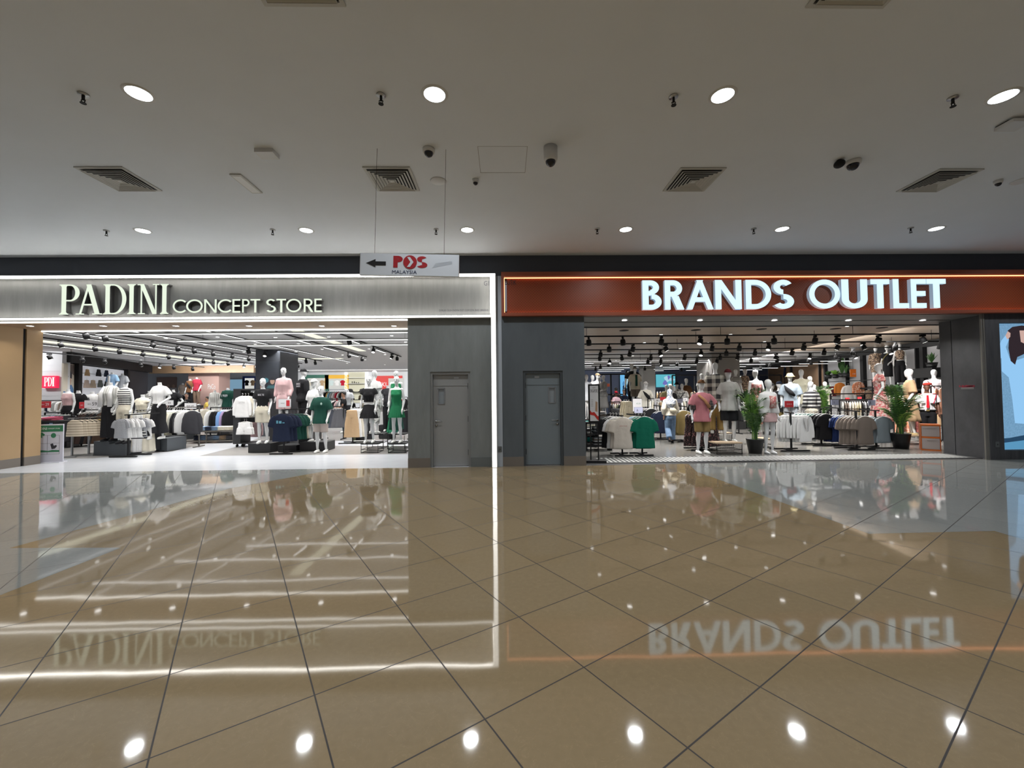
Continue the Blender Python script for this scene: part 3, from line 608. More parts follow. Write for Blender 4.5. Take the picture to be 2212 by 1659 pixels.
# soffit downlights
def soffit_light():
    e = empty('recessed_spotlight'); MB().rings_z([(-.004, 0, 0, .055, .055), (-.007, 0, 0, .07, .07), (0, 0, 0, .075, .075)], 18, cap=False).build('trim_ring', RIM, e, True); MB().disc((0, 0, -.003), .055, 18, up=False).build('lens', emi('soffit_lens', (1, .98, .95), 8), e); return e
pf = note_kids(soffit_light()); first = True; names = ('first', 'second', 'third', 'fourth', 'fifth', 'sixth')
for i, px in enumerate((65, 223, 380, 538, 695, 851)):
    o = pf if first else copy_tree(pf); first = False; p = G(px, 704, SB); o.location = p; area((p.x, p.y, SB-.012), .09, .09, 5, (1, .95, .85), shape='DISK', spread=120)
    tag(o, '%s small recessed spotlight from left in the wood soffit' % names[i], 'spotlight', 'spotlights in the wood soffit')
for i, px in enumerate((1349, 1512, 1673, 1833, 1993)):
    o = copy_tree(pf); p = G(px, 692, BB-.04); o.location = p; area((p.x, p.y, BB-.055), .09, .09, 13, (1, .98, .95), shape='DISK', spread=120)
    tag(o, '%s small recessed spotlight from left in the grey soffit' % names[i], 'spotlight', 'spotlights in the grey soffit')
# ================================================================ SHOP SHELLS
sceil = mat('shop_ceiling_white', (.6, .6, .61), .85); woodC = ramp_mat('shop_ceiling_wood', 'noise', [(.38, .3, .23), (.5, .41, .33)], 2, .3, const=False)
wpaint = mat('shop_wall_paint', (.55, .54, .52), .8); dkw = mat('shop_dark_wall', (.03, .032, .04), .6); pinkw = mat('pink_wall', (.56, .37, .32), .7)
struct('ceiling_left_shop', MB().box(-30, -.1, 9.97, 32, SC, SC+.1), sceil, 'pale ceiling of the left clothes shop', 'ceiling')
struct('ceiling_right_shop', MB().box(.1, 30, 9.97, 18.6, SCB, SCB+.1), woodC, 'brown wood look ceiling at front of the right clothes shop', 'ceiling')
struct('ceiling_right_shop_rear', MB().box(.1, 30, 18.6, 34, SCB, SCB+.1), sceil, 'pale grey ceiling at rear of the right clothes shop', 'ceiling')
struct('wall_partition', MB().box(-.15, .1, WALLY+.5, 34, 0, SC), wpaint, 'plain partition wall between the two shops')
struct('wall_back_left', MB().box(-30, -.1, 31.5, 31.7, 0, SC), mat('pale_back_wall', (.62, .64, .67), .8), 'pale back wall of the left shop')
struct('wall_back_right', MB().box(.1, 30, 31.5, 31.7, 0, SC), mat('navy_back_wall', (.06, .075, .12), .8), 'dark blue back wall of the right shop')
# soffit fascia behind the openings, closing the gap above the soffits
struct('trim_8', MB().box(-30, XW, 9.96, 10.02, SB-.02, SC), wpaint, 'white upstand above the wood soffit', 'trim')
struct('trim_9', MB().box(XR, XRR+.3, 9.95, 10.0, BB-.06, SCB), dkw, 'dark upstand above the grey soffit', 'trim')
# coves of the left shop (lit recess strips)
COVE = emi('cove_glow', (1, 1, .82), 1.0); STRIP = emi('linear_strip', (1, 1, 1), 3.2); THIN = emi('thin_strip', (1, 1, 1), 1.8)
for i, (x, y0, y1, w_) in enumerate(((-14.9, 11, 22, .5), (-5.9, 11.6, 17, .32), (-9.6, 20, 20.4, 3.2))):
    o = MB().box(x-w_/2, x+w_/2, y0, y1, SC-.012, SC-.002).build('cove_light', COVE)
    tag(o, ('long cream glowing ceiling cove behind the left track spotlights', 'cream glowing ceiling cove above the right track of left shop', 'short cream glowing cove across ceiling right of the black pillar')[i], 'ceiling light')
def strip_lamp(a, b, z, nm, lab, grp, w_=.06, drop=True, m=None):
    e = empty(nm, ((a[0]+b[0])/2, (a[1]+b[1])/2, z), label=lab, cat='ceiling light', group=grp)
    A = Vector((a[0]-e.location.x, a[1]-e.location.y, 0)); B = -A
    MB().bar(A+Vector((0, 0, .02)), B+Vector((0, 0, .02)), w_, .04).build('housing', VW if drop else BLACK, e)
    MB().bar(A+Vector((0, 0, -.004)), B+Vector((0, 0, -.004)), w_*.8, .008).build('diffuser', m or STRIP, e)
    if drop:
        for t in (.1, .5, .9): P = A.lerp(B, t); MB().tube([P+Vector((0, 0, .04)), P+Vector((0, 0, SC-z))], .003, 5).build('wire', BLACK, e)
    return e
for y, x0, n in ((10.75, -10.6, 'nearest'), (12.1, -9.6, 'middle'), (13.3, -8.3, 'rearmost')): strip_lamp((x0, y), (-2.2, y), 3.2, 'pendant_strip_light', 'long white pendant strip light, %s of three across the left shop ceiling' % n, 'pendant strip lights', .07)
for i, (x, y0, y1) in enumerate(((-15.7, 10.6, 23), (-12.9, 10.3, 22), (-12.1, 10.3, 21), (-10.3, 10.3, 21), (-8.3, 11, 22))):
    strip_lamp((x, y0), (x, y1), SC-.03, 'ceiling_strip_light', 'thin white strip light recessed in left shop ceiling, %s from left' % names[i], 'recessed strip lights', .05, False, THIN)
# track lights
def spot_head():
    e = empty('track_spotlight'); MB().cbox((0, 0, -.03), (.04, .13, .05)).build('adapter', BLACK, e); MB().bar((0, 0, -.05), (0, 0, -.12), .015).build('bracket', BLACK, e)
    h = MB(); a, b = Vector((0, .02, -.08)), Vector((0, -.045, -.21)); h.tube([a, a.lerp(b, .3), b], [.06, .07, .07], 8); hd = h.build('lamp_head', BLACK, e, True)
    d = (b-a).normalized(); l = MB(); l.tube([b+d*.001, b+d*.004], [.055, .055], 12); l.build('lens', emi('spot_lens', (1, .98, .94), 5), hd); return e
psp = note_kids(spot_head()); used_sp = [False]
def put_spot(x, y, z, rz, lab, grp):
    o = psp if not used_sp[0] else copy_tree(psp); used_sp[0] = True; o.location = (x, y, z); o.rotation_euler[2] = rz; tag(o, lab, 'spotlight', grp); return o
def track(a, b, z, lab, n, spots_lab, grp, rzs=(0,), skip=0, rods=True, avoid=()):
    e = empty('lighting_track', ((a[0]+b[0])/2, (a[1]+b[1])/2, z), label=lab, cat='lighting track'); A = Vector((a[0]-e.location.x, a[1]-e.location.y, 0))
    MB().bar(A+Vector((0, 0, .018)), -A+Vector((0, 0, .018)), .04, .036).build('rail', BLACK, e)
    if rods and SC-z > .05:
        for t in (.05, .35, .65, .95): P = A.lerp(-A, t); MB().tube([P+Vector((0, 0, .03)), P+Vector((0, 0, SC-z))], .006, 5).build('suspension_rod', BLACK, e)
    for i in range(n):
        t = (i+.5+rnd.uniform(-.28, .28))/n; p = Vector((*a, 0)).lerp(Vector((*b, 0)), t)
        if any(lo < (p.y if a[0] == b[0] else p.x) < hi for lo, hi in avoid): continue
        put_spot(p.x, p.y, z, (3.14 if rnd.random() < .72 else rnd.choice(rzs))+rnd.uniform(-.5, .5), spots_lab, grp)
for i, (x, y0, y1, n) in enumerate(((-16.4, 12, 22.5, 9), (-13.7, 10.3, 24, 14), (-11.1, 10.2, 22.5, 12), (-9.35, 10.3, 21, 8), (-6.4, 11.5, 19, 6), (-4.8, 12, 19, 6))):
    track((x, y0), (x, y1), SC-.07 if i else 3.2, 'black lighting track running back into left shop, %s from left' % names[i], n, 'black spotlight on the %s lighting track from left in left shop' % names[i], 'spotlights on %s left shop track' % names[i], (1.2, -1.2, .2), rods=(i == 0), avoid=[(q-.2, q+.2) for q in (10.75, 12.1, 13.3)]+([(12.5, 13.7), (14.5, 15.9), (16.9, 18.1)] if i == 4 else [(12.9, 14.1), (15.3, 16.7)] if i == 5 else []))
for i, (x, y0, y1) in enumerate(((-6.4, 12.6, 13.6), (-6.4, 14.6, 15.8), (-6.4, 17, 18), (-4.8, 13, 14), (-4.8, 15.4, 16.6))):
    strip_lamp((x-.03, y0), (x-.03, y1), SC-.13, 'track_linear_lamp', 'short linear lamp clipped in the right-hand tracks of left shop, number %s from the front' % names[i], 'linear lamps on left shop tracks', .05, False)
# ceiling downlights in the left shop
def small_dl():
    return MB()
dlm = MB(); dlm.cur = 0; dlm.rings_z([(-.003, 0, 0, .05, .05), (-.006, 0, 0, .065, .065), (0, 0, 0, .07, .07)], 14, cap=False); dlm.cur = 1; dlm.disc((0, 0, -.0035), .05, 14, up=False)
dlme = dlm.mesh('shop_downlight', [RIM, emi('shop_dl_lens', (1, 1, .98), 5)])
def grid_dl(xs, ys, z, lab, grp, jit=.15):
    for x in xs:
        for y in ys:
            o = obj('recessed_downlight', dlme, None, (x+rnd.uniform(-jit, jit), y+rnd.uniform(-jit, jit), z)); tag(o, lab, 'downlight', grp)
grid_dl([-17.6, -15.1], [12.5, 14.5, 17, 20], SC, 'small round downlight in the ceiling near the left shop wall', 'downlights near left shop wall')
grid_dl([-12.5, -10.7, -8.8], [11.2, 12.8, 14.6, 17, 20, 23], SC, 'small round downlight between left shop tracks', 'downlights between the left shop tracks')
grid_dl([-7.2, -5.4, -3.6, -1.8], [11.4, 12.9, 14.4, 16.2, 18.4, 21, 24.5], SC, 'small round downlight in the ceiling on the right of left shop', 'downlights on the right side of left shop')
# right shop tracks along x
nm9 = ('nearest', 'second', 'third', 'fourth', 'fifth', 'sixth', 'seventh', 'eighth', 'ninth', 'tenth', 'eleventh')
for i in range(10):
    y = 10.75+1.65*i; x1 = 12.4+i*.35; x0 = 1.6
    bars = [2.6+rnd.uniform(-.4, .4)+j*3.1 for j in range(5)] if i >= 5 else []
    track((x0, y), (x1+1.2, y), 3.04, 'black lighting track across the right shop, %s from front' % nm9[i], (12, 12, 11, 11, 11, 11, 10, 10, 9, 8)[i], 'black spotlight on the %s track of right shop' % nm9[i], 'spotlights on %s right shop track' % nm9[i], (-.9, .9, 0, 2.6), avoid=[(q-.12, q+1.62) for q in bars])
    if i >= 5:
        for k, x in enumerate(bars): strip_lamp((x, y), (x+1.5, y), 2.98, 'linear_bar_lamp', 'white linear bar lamp under the %s track of right shop' % nm9[i], 'bar lamps under %s track of right shop' % nm9[i], .07, False)
        # the bars hang at the track's underside
grid_dl([2.6, 5, 7.5, 10, 12.4], [11.5, 13.2, 15, 17.2], SCB, 'small round downlight in the wood look ceiling of right shop', 'downlights in the wood look ceiling', .3)
grid_dl([3, 6.5, 10, 13.5], [20, 23, 26], SCB, 'small round downlight in the grey ceiling of right shop', 'downlights in the rear right shop ceiling', .3)
for i, (px, py) in enumerate(((1348, 714), (1503, 713), (1645, 711), (1805, 710), (1905, 708))):
    o = MB().cyl((0, 0, -.006), .14, .006, 20).build('ceiling_speaker', BLACK, None, True, G(px, py, SCB)); tag(o, 'flat black round grille in wood look ceiling, %s from left' % names[i], 'speaker grille')
# pillars
def pillar(name, x0, x1, y0, y1, m, lab, z1=SC): return struct(name, MB().box(x0, x1, y0, y1, 0, z1), m, lab, 'pillar')
PY = 16.2; px0, px1 = At(552, 800, PY).x, At(605, 800, PY).x
pillar('wall_pillar_black', px0, px1, PY, PY+1.4, mat('gloss_black_panel', (.05, .055, .065), .25), 'glossy dark pillar in left shop carrying a poster')
p1 = (At(1538, 800, 18.7).x, At(1598, 800, 18.7).x); pillar('wall_pillar_grey', p1[0], p1[1], 18.7, 20.2, mat('pillar_grey', (.28, .27, .26), .6), 'broad grey pillar in right shop behind the plaid shirt mannequin')
p2 = (At(1389, 800, 25).x, At(1415, 800, 25).x); pillar('wall_pillar_small', p2[0], p2[1], 25, 25.8, mat('pillar_pale', (.42, .42, .41), .6), 'pale grey pillar further back in right shop')
pillar('wall_pillar_pink', At(407, 800, 25).x, At(473, 800, 25).x, 25, 26, pinkw, 'dusty pink pillar wall at back of left shop')
# lit panels at the back
def panel(name, px0_, py0, px1_, py1, Y, m, lab, cat='display', frame=None, fw=.08, depth=.06):
    a, b = At(px0_, py0, Y), At(px1_, py1, Y); z0_ = max(b.z, .0)
    e = empty(name, ((a.x+b.x)/2, Y, z0_), label=lab, cat=cat); W_ = b.x-a.x; H_ = a.z-z0_
    MB().box(-W_/2, W_/2, 0, depth, 0, H_).build('panel', m, e)
    if frame:
        MB().box(-W_/2-fw, -W_/2, -.05, depth, 0, H_+fw).box(W_/2, W_/2+fw, -.05, depth, 0, H_+fw).box(-W_/2, W_/2, -.05, depth, H_, H_+fw).build('frame', frame, e)
    return e, W_, H_
scr = emi('screen_blue', (.16, .5, .85), .95); scr2 = emi('screen_cyan', (.12, .5, .6), .95)
def blobs(e, W_, H_, cols, n, seed, nm='printed_shape', y=-.004):
    r = random.Random(seed)
    for i in range(n):
        m = emi('print_%d_%d' % (seed, i % len(cols)), cols[i % len(cols)], .8); cx_, cz_ = r.uniform(-.35, .35)*W_, r.uniform(.2, .8)*H_; rx, rz_ = r.uniform(.06, .16)*W_, r.uniform(.1, .25)*H_
        MB().poly([(cx_+math.cos(a)*rx*(1+.3*math.sin(3*a+i)), cz_+math.sin(a)*rz_) for a in [2*math.pi*k/14 for k in range(14)]], y-.001*i, y+.003).build(nm, m, e)
e, W_, H_ = panel('video_screen', 1339, 810, 1366, 856, 31.44, scr, 'bright blue portrait screen in right shop behind the tall capped mannequin', 'screen', BLACK, .04); blobs(e, W_, H_, [(.1, .3, .6), (.5, .8, .95), (.02, .05, .1)], 6, 3)
e, W_, H_ = panel('video_screen', 1416, 809, 1459, 836, 31.44, scr2, 'bright cyan landscape screen right of the pale pillar', 'screen', BLACK, .04); blobs(e, W_, H_, [(.5, .8, .95), (.2, .2, .6)], 4, 5)
gd = mat('green_surround', (.03, .14, .1), .6); yl = mat('yellow_surround', (.75, .42, .03), .6); rd = mat('red_surround', (.6, .03, .025), .5); nv = mat('navy_surround', (.02, .05, .2), .6); niche = emi('niche_white_glow', (.9, .9, .85), .72)  # niche white carries its brightness as emission; the panels are no lamps
panel('wall_display', 664, 817, 703, 845, 31.44, niche, 'wall niche framed in green behind the white capped mannequin', frame=gd, fw=.25)
panel('wall_display', 710, 818, 745, 840, 31.44, niche, 'wall niche framed in yellow beyond the shop assistant', frame=yl, fw=.28)
panel('wall_display', 529, 817, 550, 840, 31.44, niche, 'wall niche framed in navy left of the black pillar', frame=nv, fw=.15)
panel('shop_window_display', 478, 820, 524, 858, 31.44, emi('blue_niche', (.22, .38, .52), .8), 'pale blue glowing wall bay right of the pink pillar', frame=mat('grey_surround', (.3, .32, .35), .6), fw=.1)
e, W_, H_ = panel('lit_portal', 751, 804, 789, 870, 31.44, mat('portal_back', (.55, .54, .42), .6), 'white glowing portal frame with shelves behind tan trousers', frame=emi('portal_led', (1, .98, 1), 1.6), fw=.22)
for z in (.35, .62, .8): MB().box(-W_/2, W_/2, -.3, 0, H_*z, H_*z+.03).build('shelf', mat('shelf_white', (.6, .6, .58), .5), e)
rs = random.Random(2)
for k in range(4): MB().cyl((-W_*.2+k*.16, -.15, H_*.62+.03), .03, .08+rs.uniform(0, .08), 8).build('ornament', BLACK, e)
e, W_, H_ = panel('shop_sign', 812, 812, 869, 840, 31.44, rd, 'red sign board reading MIKI on back wall of left shop', 'sign'); text('MIKI', emi('sign_white', (1, 1, 1), 1), W_*.38, .32, (-W_*.3, -.01, H_*.35), e)
for k in (.15, .42): MB().box(W_*k-.35, W_*k+.25, -.02, 0, 0, H_*.8).build('pale_panel', niche, e)
e = empty('shop_sign', At(457.5, 835, 24.985), label='white lettering reading PaCo on the dusty pink pillar', cat='sign'); text('PaCo', emi('sign_white', (1, 1, 1), 1), .45, .3, (0, -.01, 0), e)
# left part of left shop: brick panel with red sign, dark portal, clothes wall
YBk = 16.25; xa, xb = At(70, 800, YBk).x, At(134, 800, YBk).x
brick = mat('white_brick', (.58, .58, .6), .7); b = MB()
z = 0
while z < 3.2: b.box(xa-3, xb, YBk, YBk+.3, z, z+.232); z += .24
struct('wall_brick_panel', b.box(xa-3, xb-.01, YBk+.01, YBk+.31, 0, SC), brick, 'white panelled wall of left shop carrying the red PDI sign')
a_ = At(91, 812, YBk-.12); b2 = At(120.5, 838, YBk-.12); W_ = b2.x-a_.x; H_ = a_.z-b2.z
e = empty('shop_sign', ((a_.x+b2.x)/2, YBk-.12, b2.z), label='red light box sign with white letters reading PDI', cat='sign')
MB().box(-W_/2, W_/2, 0, .12, 0, H_).build('light_box', mat('sign_box_red', (.55, .02, .05), .4, emit=(.8, .02, .09), es=.75), e)
for ch, u0, u1 in (('P', .17, .42), ('D', .44, .72), ('I', .74, .9)):
    polys, _w = serif(ch); ax = [p[0] for q in polys for p in q]; mn, mx = min(ax), max(ax); bb = MB()
    for q in polys:
        pts = [(-W_/2+(u0+(x-mn)/(mx-mn)*(u1-u0))*W_, H_*(.14+.74*zz_)) for x, zz_ in q]; ar = sum(pts[i][0]*pts[(i+1) % len(pts)][1]-pts[(i+1) % len(pts)][0]*pts[i][1] for i in range(len(pts)))
        bb.poly(pts if ar > 0 else pts[::-1], -.015, 0)
    bb.build('letter', emi('sign_white', (1, 1, 1), 1), e)
# side clothes wall, slanting back
wa = Vector((xb, YBk+.16, 0)); wbv = At(322, 800, 23.2); wbv.z = 0; dv = (wbv-wa).normalized(); nrm = math.atan2(dv.y, dv.x)
LW = (wbv-wa).length
def fx(px):  # distance along the slanted wall seen at pixel column px
    d = ray(px, 850); t = (wa.y*d.x-wa.x*d.y)/(dv.x*d.y-dv.y*d.x); return t
e = empty('wall_slanted_left', wa, nrm, 'slanted left wall of left shop with dark frame and white lit bay', 'wall', kind='structure')
MB().box(0, LW, .05, .3, 0, SC-.02).build('dark_panelling', dkw, e)
u0, u1 = fx(167), fx(268); MB().box(u0, u1, .02, .05, .0, 2.95).build('lit_bay', mat('bay_white_glow', (.66, .67, .72), .6, emit=(.9, .93, 1), es=.25), e)  # light on the bay wall is put into its material as weak emission
MB().box(0, LW, -.15, .05, 3.0, SC-.02).box(u0-.25, u0, -.15, .05, 0, 3.0).box(u1, u1+.2, -.15, .05, 0, 3).build('dark_frame', BLACK, e)
u2, u3 = fx(134.5), fx(158)
pe = empty('poster', wa+dv*((u2+u3)/2), nrm, 'photo poster of a person in blue jacket and dark cap beside the lit bay', 'poster'); hw = (u3-u2)/2
MB().box(-hw, hw, -.02, .03, 1.3, 2.95).build('poster_board', mat('poster_cream', (.55, .5, .42), .6), pe)
def ppoly(e_, pts, m, nm, y): MB().poly(pts, y, y+.004).build(nm, m, e_)
PB1 = mat('print_denim', (.08, .17, .33), .6); ppoly(pe, [(-.1*hw, 1.3), (.9*hw, 1.3), (.9*hw, 1.95), (.5*hw, 2.12), (.1*hw, 2.1), (-.15*hw, 1.9)], PB1, 'printed_jacket', -.026)
ppoly(pe, [(-.12*hw, 2.2), (0, 2.12), (.3*hw, 2.1), (.42*hw, 2.25), (.4*hw, 2.42), (-.08*hw, 2.42)], mat('print_skin', (.5, .32, .24), .6), 'printed_face', -.028)
ppoly(pe, [(-.15*hw, 2.42), (.5*hw, 2.36), (.52*hw, 2.55), (.3*hw, 2.66), (-.05*hw, 2.6)], INK, 'printed_cap', -.03)
ppoly(pe, [(.1*hw, 2.66), (.95*hw, 2.5), (.95*hw, 2.93), (.1*hw, 2.93)], mat('print_brown', (.12, .09, .08), .6), 'printed_window', -.024)
ppoly(pe, [(-.95*hw, 1.6), (-.6*hw, 1.6), (-.6*hw, 1.85), (-.95*hw, 1.85)], PB1, 'printed_stripe', -.024)
# timber bulkhead at the back of the left shop
struct('trim_10', MB().box(At(322, 800, 24).x, At(548, 800, 24).x, 24, 24.3, 3.0, SC), ramp_mat('soffit_wood', '', []), 'timber bulkhead beam across the back of left shop', 'beam')
panel('poster', 338, 815, 380, 866, 31.42, mat('poster_dusk', (.3, .2, .17), .6), 'large faded poster of two standing people behind the tilted black top mannequin', 'poster')
pp = COL.objects['poster.001']
for k, px in enumerate((362, 374)):
    q = At(px, 850, 31.38); lx = q.x-pp.location.x; b = MB(); b.poly([(lx-.24, .1), (lx+.24, .1), (lx+.22, 1.0), (lx-.22, 1.0)], -.01, -.002); b.build('printed_dress', mat('print_pale', (.6, .55, .55), .6), pp)
    MB().poly([(lx+math.cos(t)*.1, 1.12+math.sin(t)*.14) for t in [2*math.pi*j/12 for j in range(12)]], -.012, -.003).build('printed_face', mat('print_skin', (.5, .32, .24), .6), pp)
# poster on the black pillar
pq = empty('poster', ((px0+px1)/2, PY-.01, 1.2), label='dark poster on pillar showing two people in teal and olive tops', cat='poster')
w2 = (px1-px0)/2; MB().box(-w2+.02, w2-.02, -.015, 0, 0, 1.75).build('poster_board', mat('poster_dark', (.035, .04, .05), .4), pq)
teal = mat('print_teal', (.05, .14, .16), .6); olive = mat('print_olive', (.1, .13, .1), .6)
def human(cx_, s, m, z0_=0):
    ppoly(pq, [(cx_-.2*s, z0_), (cx_+.2*s, z0_), (cx_+.24*s, z0_+.5*s), (cx_+.16*s, z0_+.62*s), (cx_-.16*s, z0_+.62*s), (cx_-.24*s, z0_+.5*s)], m, 'printed_top', -.02)
    ppoly(pq, [(cx_+math.cos(t)*.085*s, z0_+.78*s+math.sin(t)*.12*s) for t in [2*math.pi*j/14 for j in range(14)]], mat('print_skin', (.5, .32, .24), .6), 'printed_face', -.024)
    ppoly(pq, [(cx_+math.cos(t)*.09*s, z0_+.82*s+math.sin(t)*.1*s) for t in [math.pi*j/10 for j in range(11)]], INK, 'printed_hair', -.028)
human(.2, 1.05, teal, .15); human(-.2, .9, olive, .05)
ppoly(pq, [(-.05+math.cos(t)*.1, 1.0+math.sin(t)*.1) for t in [2*math.pi*j/14 for j in range(14)]], mat('print_blue', (.06, .2, .25), .6), 'printed_emblem', -.019)
# ---- right wall of the right shop
ra = At(2045, 800, 14.3); rb = At(1672, 800, 27); ra.z = rb.z = 0; rd_ = (rb-ra).normalized(); rang = math.atan2(rd_.y, rd_.x); LR = (rb-ra).length
def rx(px):
    d = ray(px, 850); return (ra.y*d.x-ra.x*d.y)/(rd_.x*d.y-rd_.y*d.x)
def rxo(px, off):
    d = ray(px, 850); n = Vector((-rd_.y, rd_.x, 0)); q = ra+n*off; return (q.y*d.x-q.x*d.y)/(rd_.x*d.y-rd_.y*d.x)
def RP(u, off=0, z=0):  # point along that wall, off towards the shop
    n = Vector((-rd_.y, rd_.x, 0)); return ra+rd_*u+n*off+Vector((0, 0, z))
e = empty('wall_slanted_right', ra, rang, 'slanted right wall of right shop with grey panels in black steel framing', 'wall', kind='structure')
MB().box(-2, LR+1, -.3, -.05, 0, SCB-.02).build('backing', mat('shop_grey_panel', (.3, .3, .31), .7), e)
uu = [rx(p) for p in (1998, 1980, 1868, 1790, 1788, 1738, 1735, 1690)]
b = MB(); b.box(-2, LR+1, -.06, .12, 3.18, SCB-.02).box(-2, LR+1, -.06, .45, 1.52, 1.6)
for p, w_ in ((1999, .16), (1986, .05), (1868, .2), (1833, .05), (1786, .12), (1774, .05), (1712, .1), (1940, .03)): u = rx(p); b.box(u-w_/2, u+w_/2, -.05, .1, 0, 3.2)
b.build('steel_framing', BLACK, e)
bw = ramp_mat('brown_panel', 'noise', [(.06, .035, .02), (.12, .07, .035)], 3, .6, const=False); MB().box(rx(1783), LR+.9, -.05, -.02, 1.6, 3.18).build('brown_panel', bw, e)
# ================================================================ FIGURES: bodies, clothes
def lerp(a, b, t): return a+(b-a)*t
POSES = {  # joints for a 1.83 m figure facing -y
 'stand': dict(),
 'relax': dict(elL=(.24, .03, 1.16), wrL=(.225, -.1, .93), elR=(-.245, .04, 1.16), wrR=(-.245, -.04, .92), anL=(.13, .05, .09), knL=(.115, -.02, .49)),
 'bent': dict(elL=(.3, .06, 1.18), wrL=(.2, -.16, 1.02), elR=(-.27, .02, 1.16), wrR=(-.27, -.07, .92), anR=(-.13, -.1, .09), knR=(-.11, -.08, .49)),
 'akimbo': dict(elL=(.38, .04, 1.2), wrL=(.2, -.08, 1.02), elR=(-.27, .02, 1.16), wrR=(-.28, -.05, .92)),
 'walk': dict(elL=(.26, .12, 1.18), wrL=(.25, .05, .95), elR=(-.26, -.04, 1.17), wrR=(-.24, -.2, .98), anL=(.08, .22, .17), knL=(.1, -.06, .5), anR=(-.09, -.16, .09), knR=(-.1, -.1, .5)),
 'work': dict(elL=(.27, -.06, 1.18), wrL=(.16, -.3, 1.1), elR=(-.27, -.06, 1.18), wrR=(-.14, -.32, 1.12)),
 'sit': dict(elL=(.27, -.06, 1.18), wrL=(.14, -.3, 1.06), elR=(-.27, -.06, 1.18), wrR=(-.12, -.3, 1.06)),
}
def joints(pose, fem):
    j = dict(shL=(.172, .01, 1.465), shR=(-.172, .01, 1.465), elL=(.232, .03, 1.18), elR=(-.232, .03, 1.18), wrL=(.25, -.04, .93), wrR=(-.25, -.04, .93),
             hpL=(.09, 0, .93), hpR=(-.09, 0, .93), knL=(.1, -.02, .5), knR=(-.1, -.02, .5), anL=(.11, .03, .09), anR=(-.11, .03, .09))
    j.update(POSES[pose])
    if fem:
        for k in j:
            x, y, z = j[k]; j[k] = (x*(.88 if k[:2] in ('sh', 'el', 'wr') else .85), y, z)
    return {k: Vector(v) for k, v in j.items()}
def torso_rings(fem, off=0.0, z0=.84, z1=1.66, flare=0, loose=False):
    base = [(.7, 0, .005, .15, .105), (.84, 0, .005, .158, .115), (.93, 0, .01, .172, .122), (1.02, 0, 0, .155, .108), (1.1, 0, -.005, .138, .098), (1.2, 0, -.005, .15, .105), (1.31, 0, -.01, .172, .122), (1.4, 0, 0, .185, .118), (1.46, 0, .005, .175, .095), (1.505, 0, .012, .11, .075), (1.53, 0, .015, .066, .062), (1.57, 0, .008, .053, .055), (1.64, 0, -.002, .05, .055)]
    if loose: base[0] = (.7, 0, .005, .19, .135); base[1] = (.84, 0, .005, .188, .134); base[2] = (.93, 0, .01, .186, .132)
    if fem: base = [(z, x, y, rx*(.97 if z < 1 else .84 if z < 1.2 else .86), ry*(1 if z < 1 else .86 if z < 1.2 else 1.0 if z < 1.4 else .9)) for z, x, y, rx, ry in base]
    out = [(z, x, y, rx+off+max(0, flare*(1.2-z)), ry+off+max(0, flare*(1.2-z))*.8) for z, x, y, rx, ry in base if z0 <= z <= z1]
    def at(z):
        for a, b in zip(base, base[1:]):
            if a[0] <= z <= b[0]: t = (z-a[0])/(b[0]-a[0]); r = [lerp(p, q, t) for p, q in zip(a, b)]; return (r[0], r[1], r[2], r[3]+off+max(0, flare*(1.2-z)), r[4]+off+max(0, flare*(1.2-z))*.8)
    if out and out[0][0] > z0+.004 and at(z0): out = [at(z0)]+out
    if out and out[-1][0] < z1-.004 and at(z1): out = out+[at(z1)]
    return out
def hand(m, w, e, side):
    """palm, four bent fingers of unequal length and a thumb leaving the side of the palm"""
    d = (w-e).normalized(); d = (d*.8+Vector((0, -.12, -.35))).normalized(); s = Vector((0, -1, 0)); s = (s-d*s.dot(d)).normalized(); n = d.cross(s)*side
    m.tube([w-d*.02, w+d*.03, w+d*.07, w+d*.095], [.024, .03, .032, .026], 8)
    for i, L in enumerate((.068, .078, .072, .056)):
        b = w+d*.085+s*(.031-.0205*i); m.tube([b, b+d*L*.45-n*.004, b+d*L*.85-n*.016, b+d*L-n*.026], [.0105, .01, .009, .0075], 6)
    t = w+d*.03+s*.026; m.tube([t, t+d*.03+s*.022, t+d*.062+s*.028-n*.006], [.0125, .011, .009], 6)
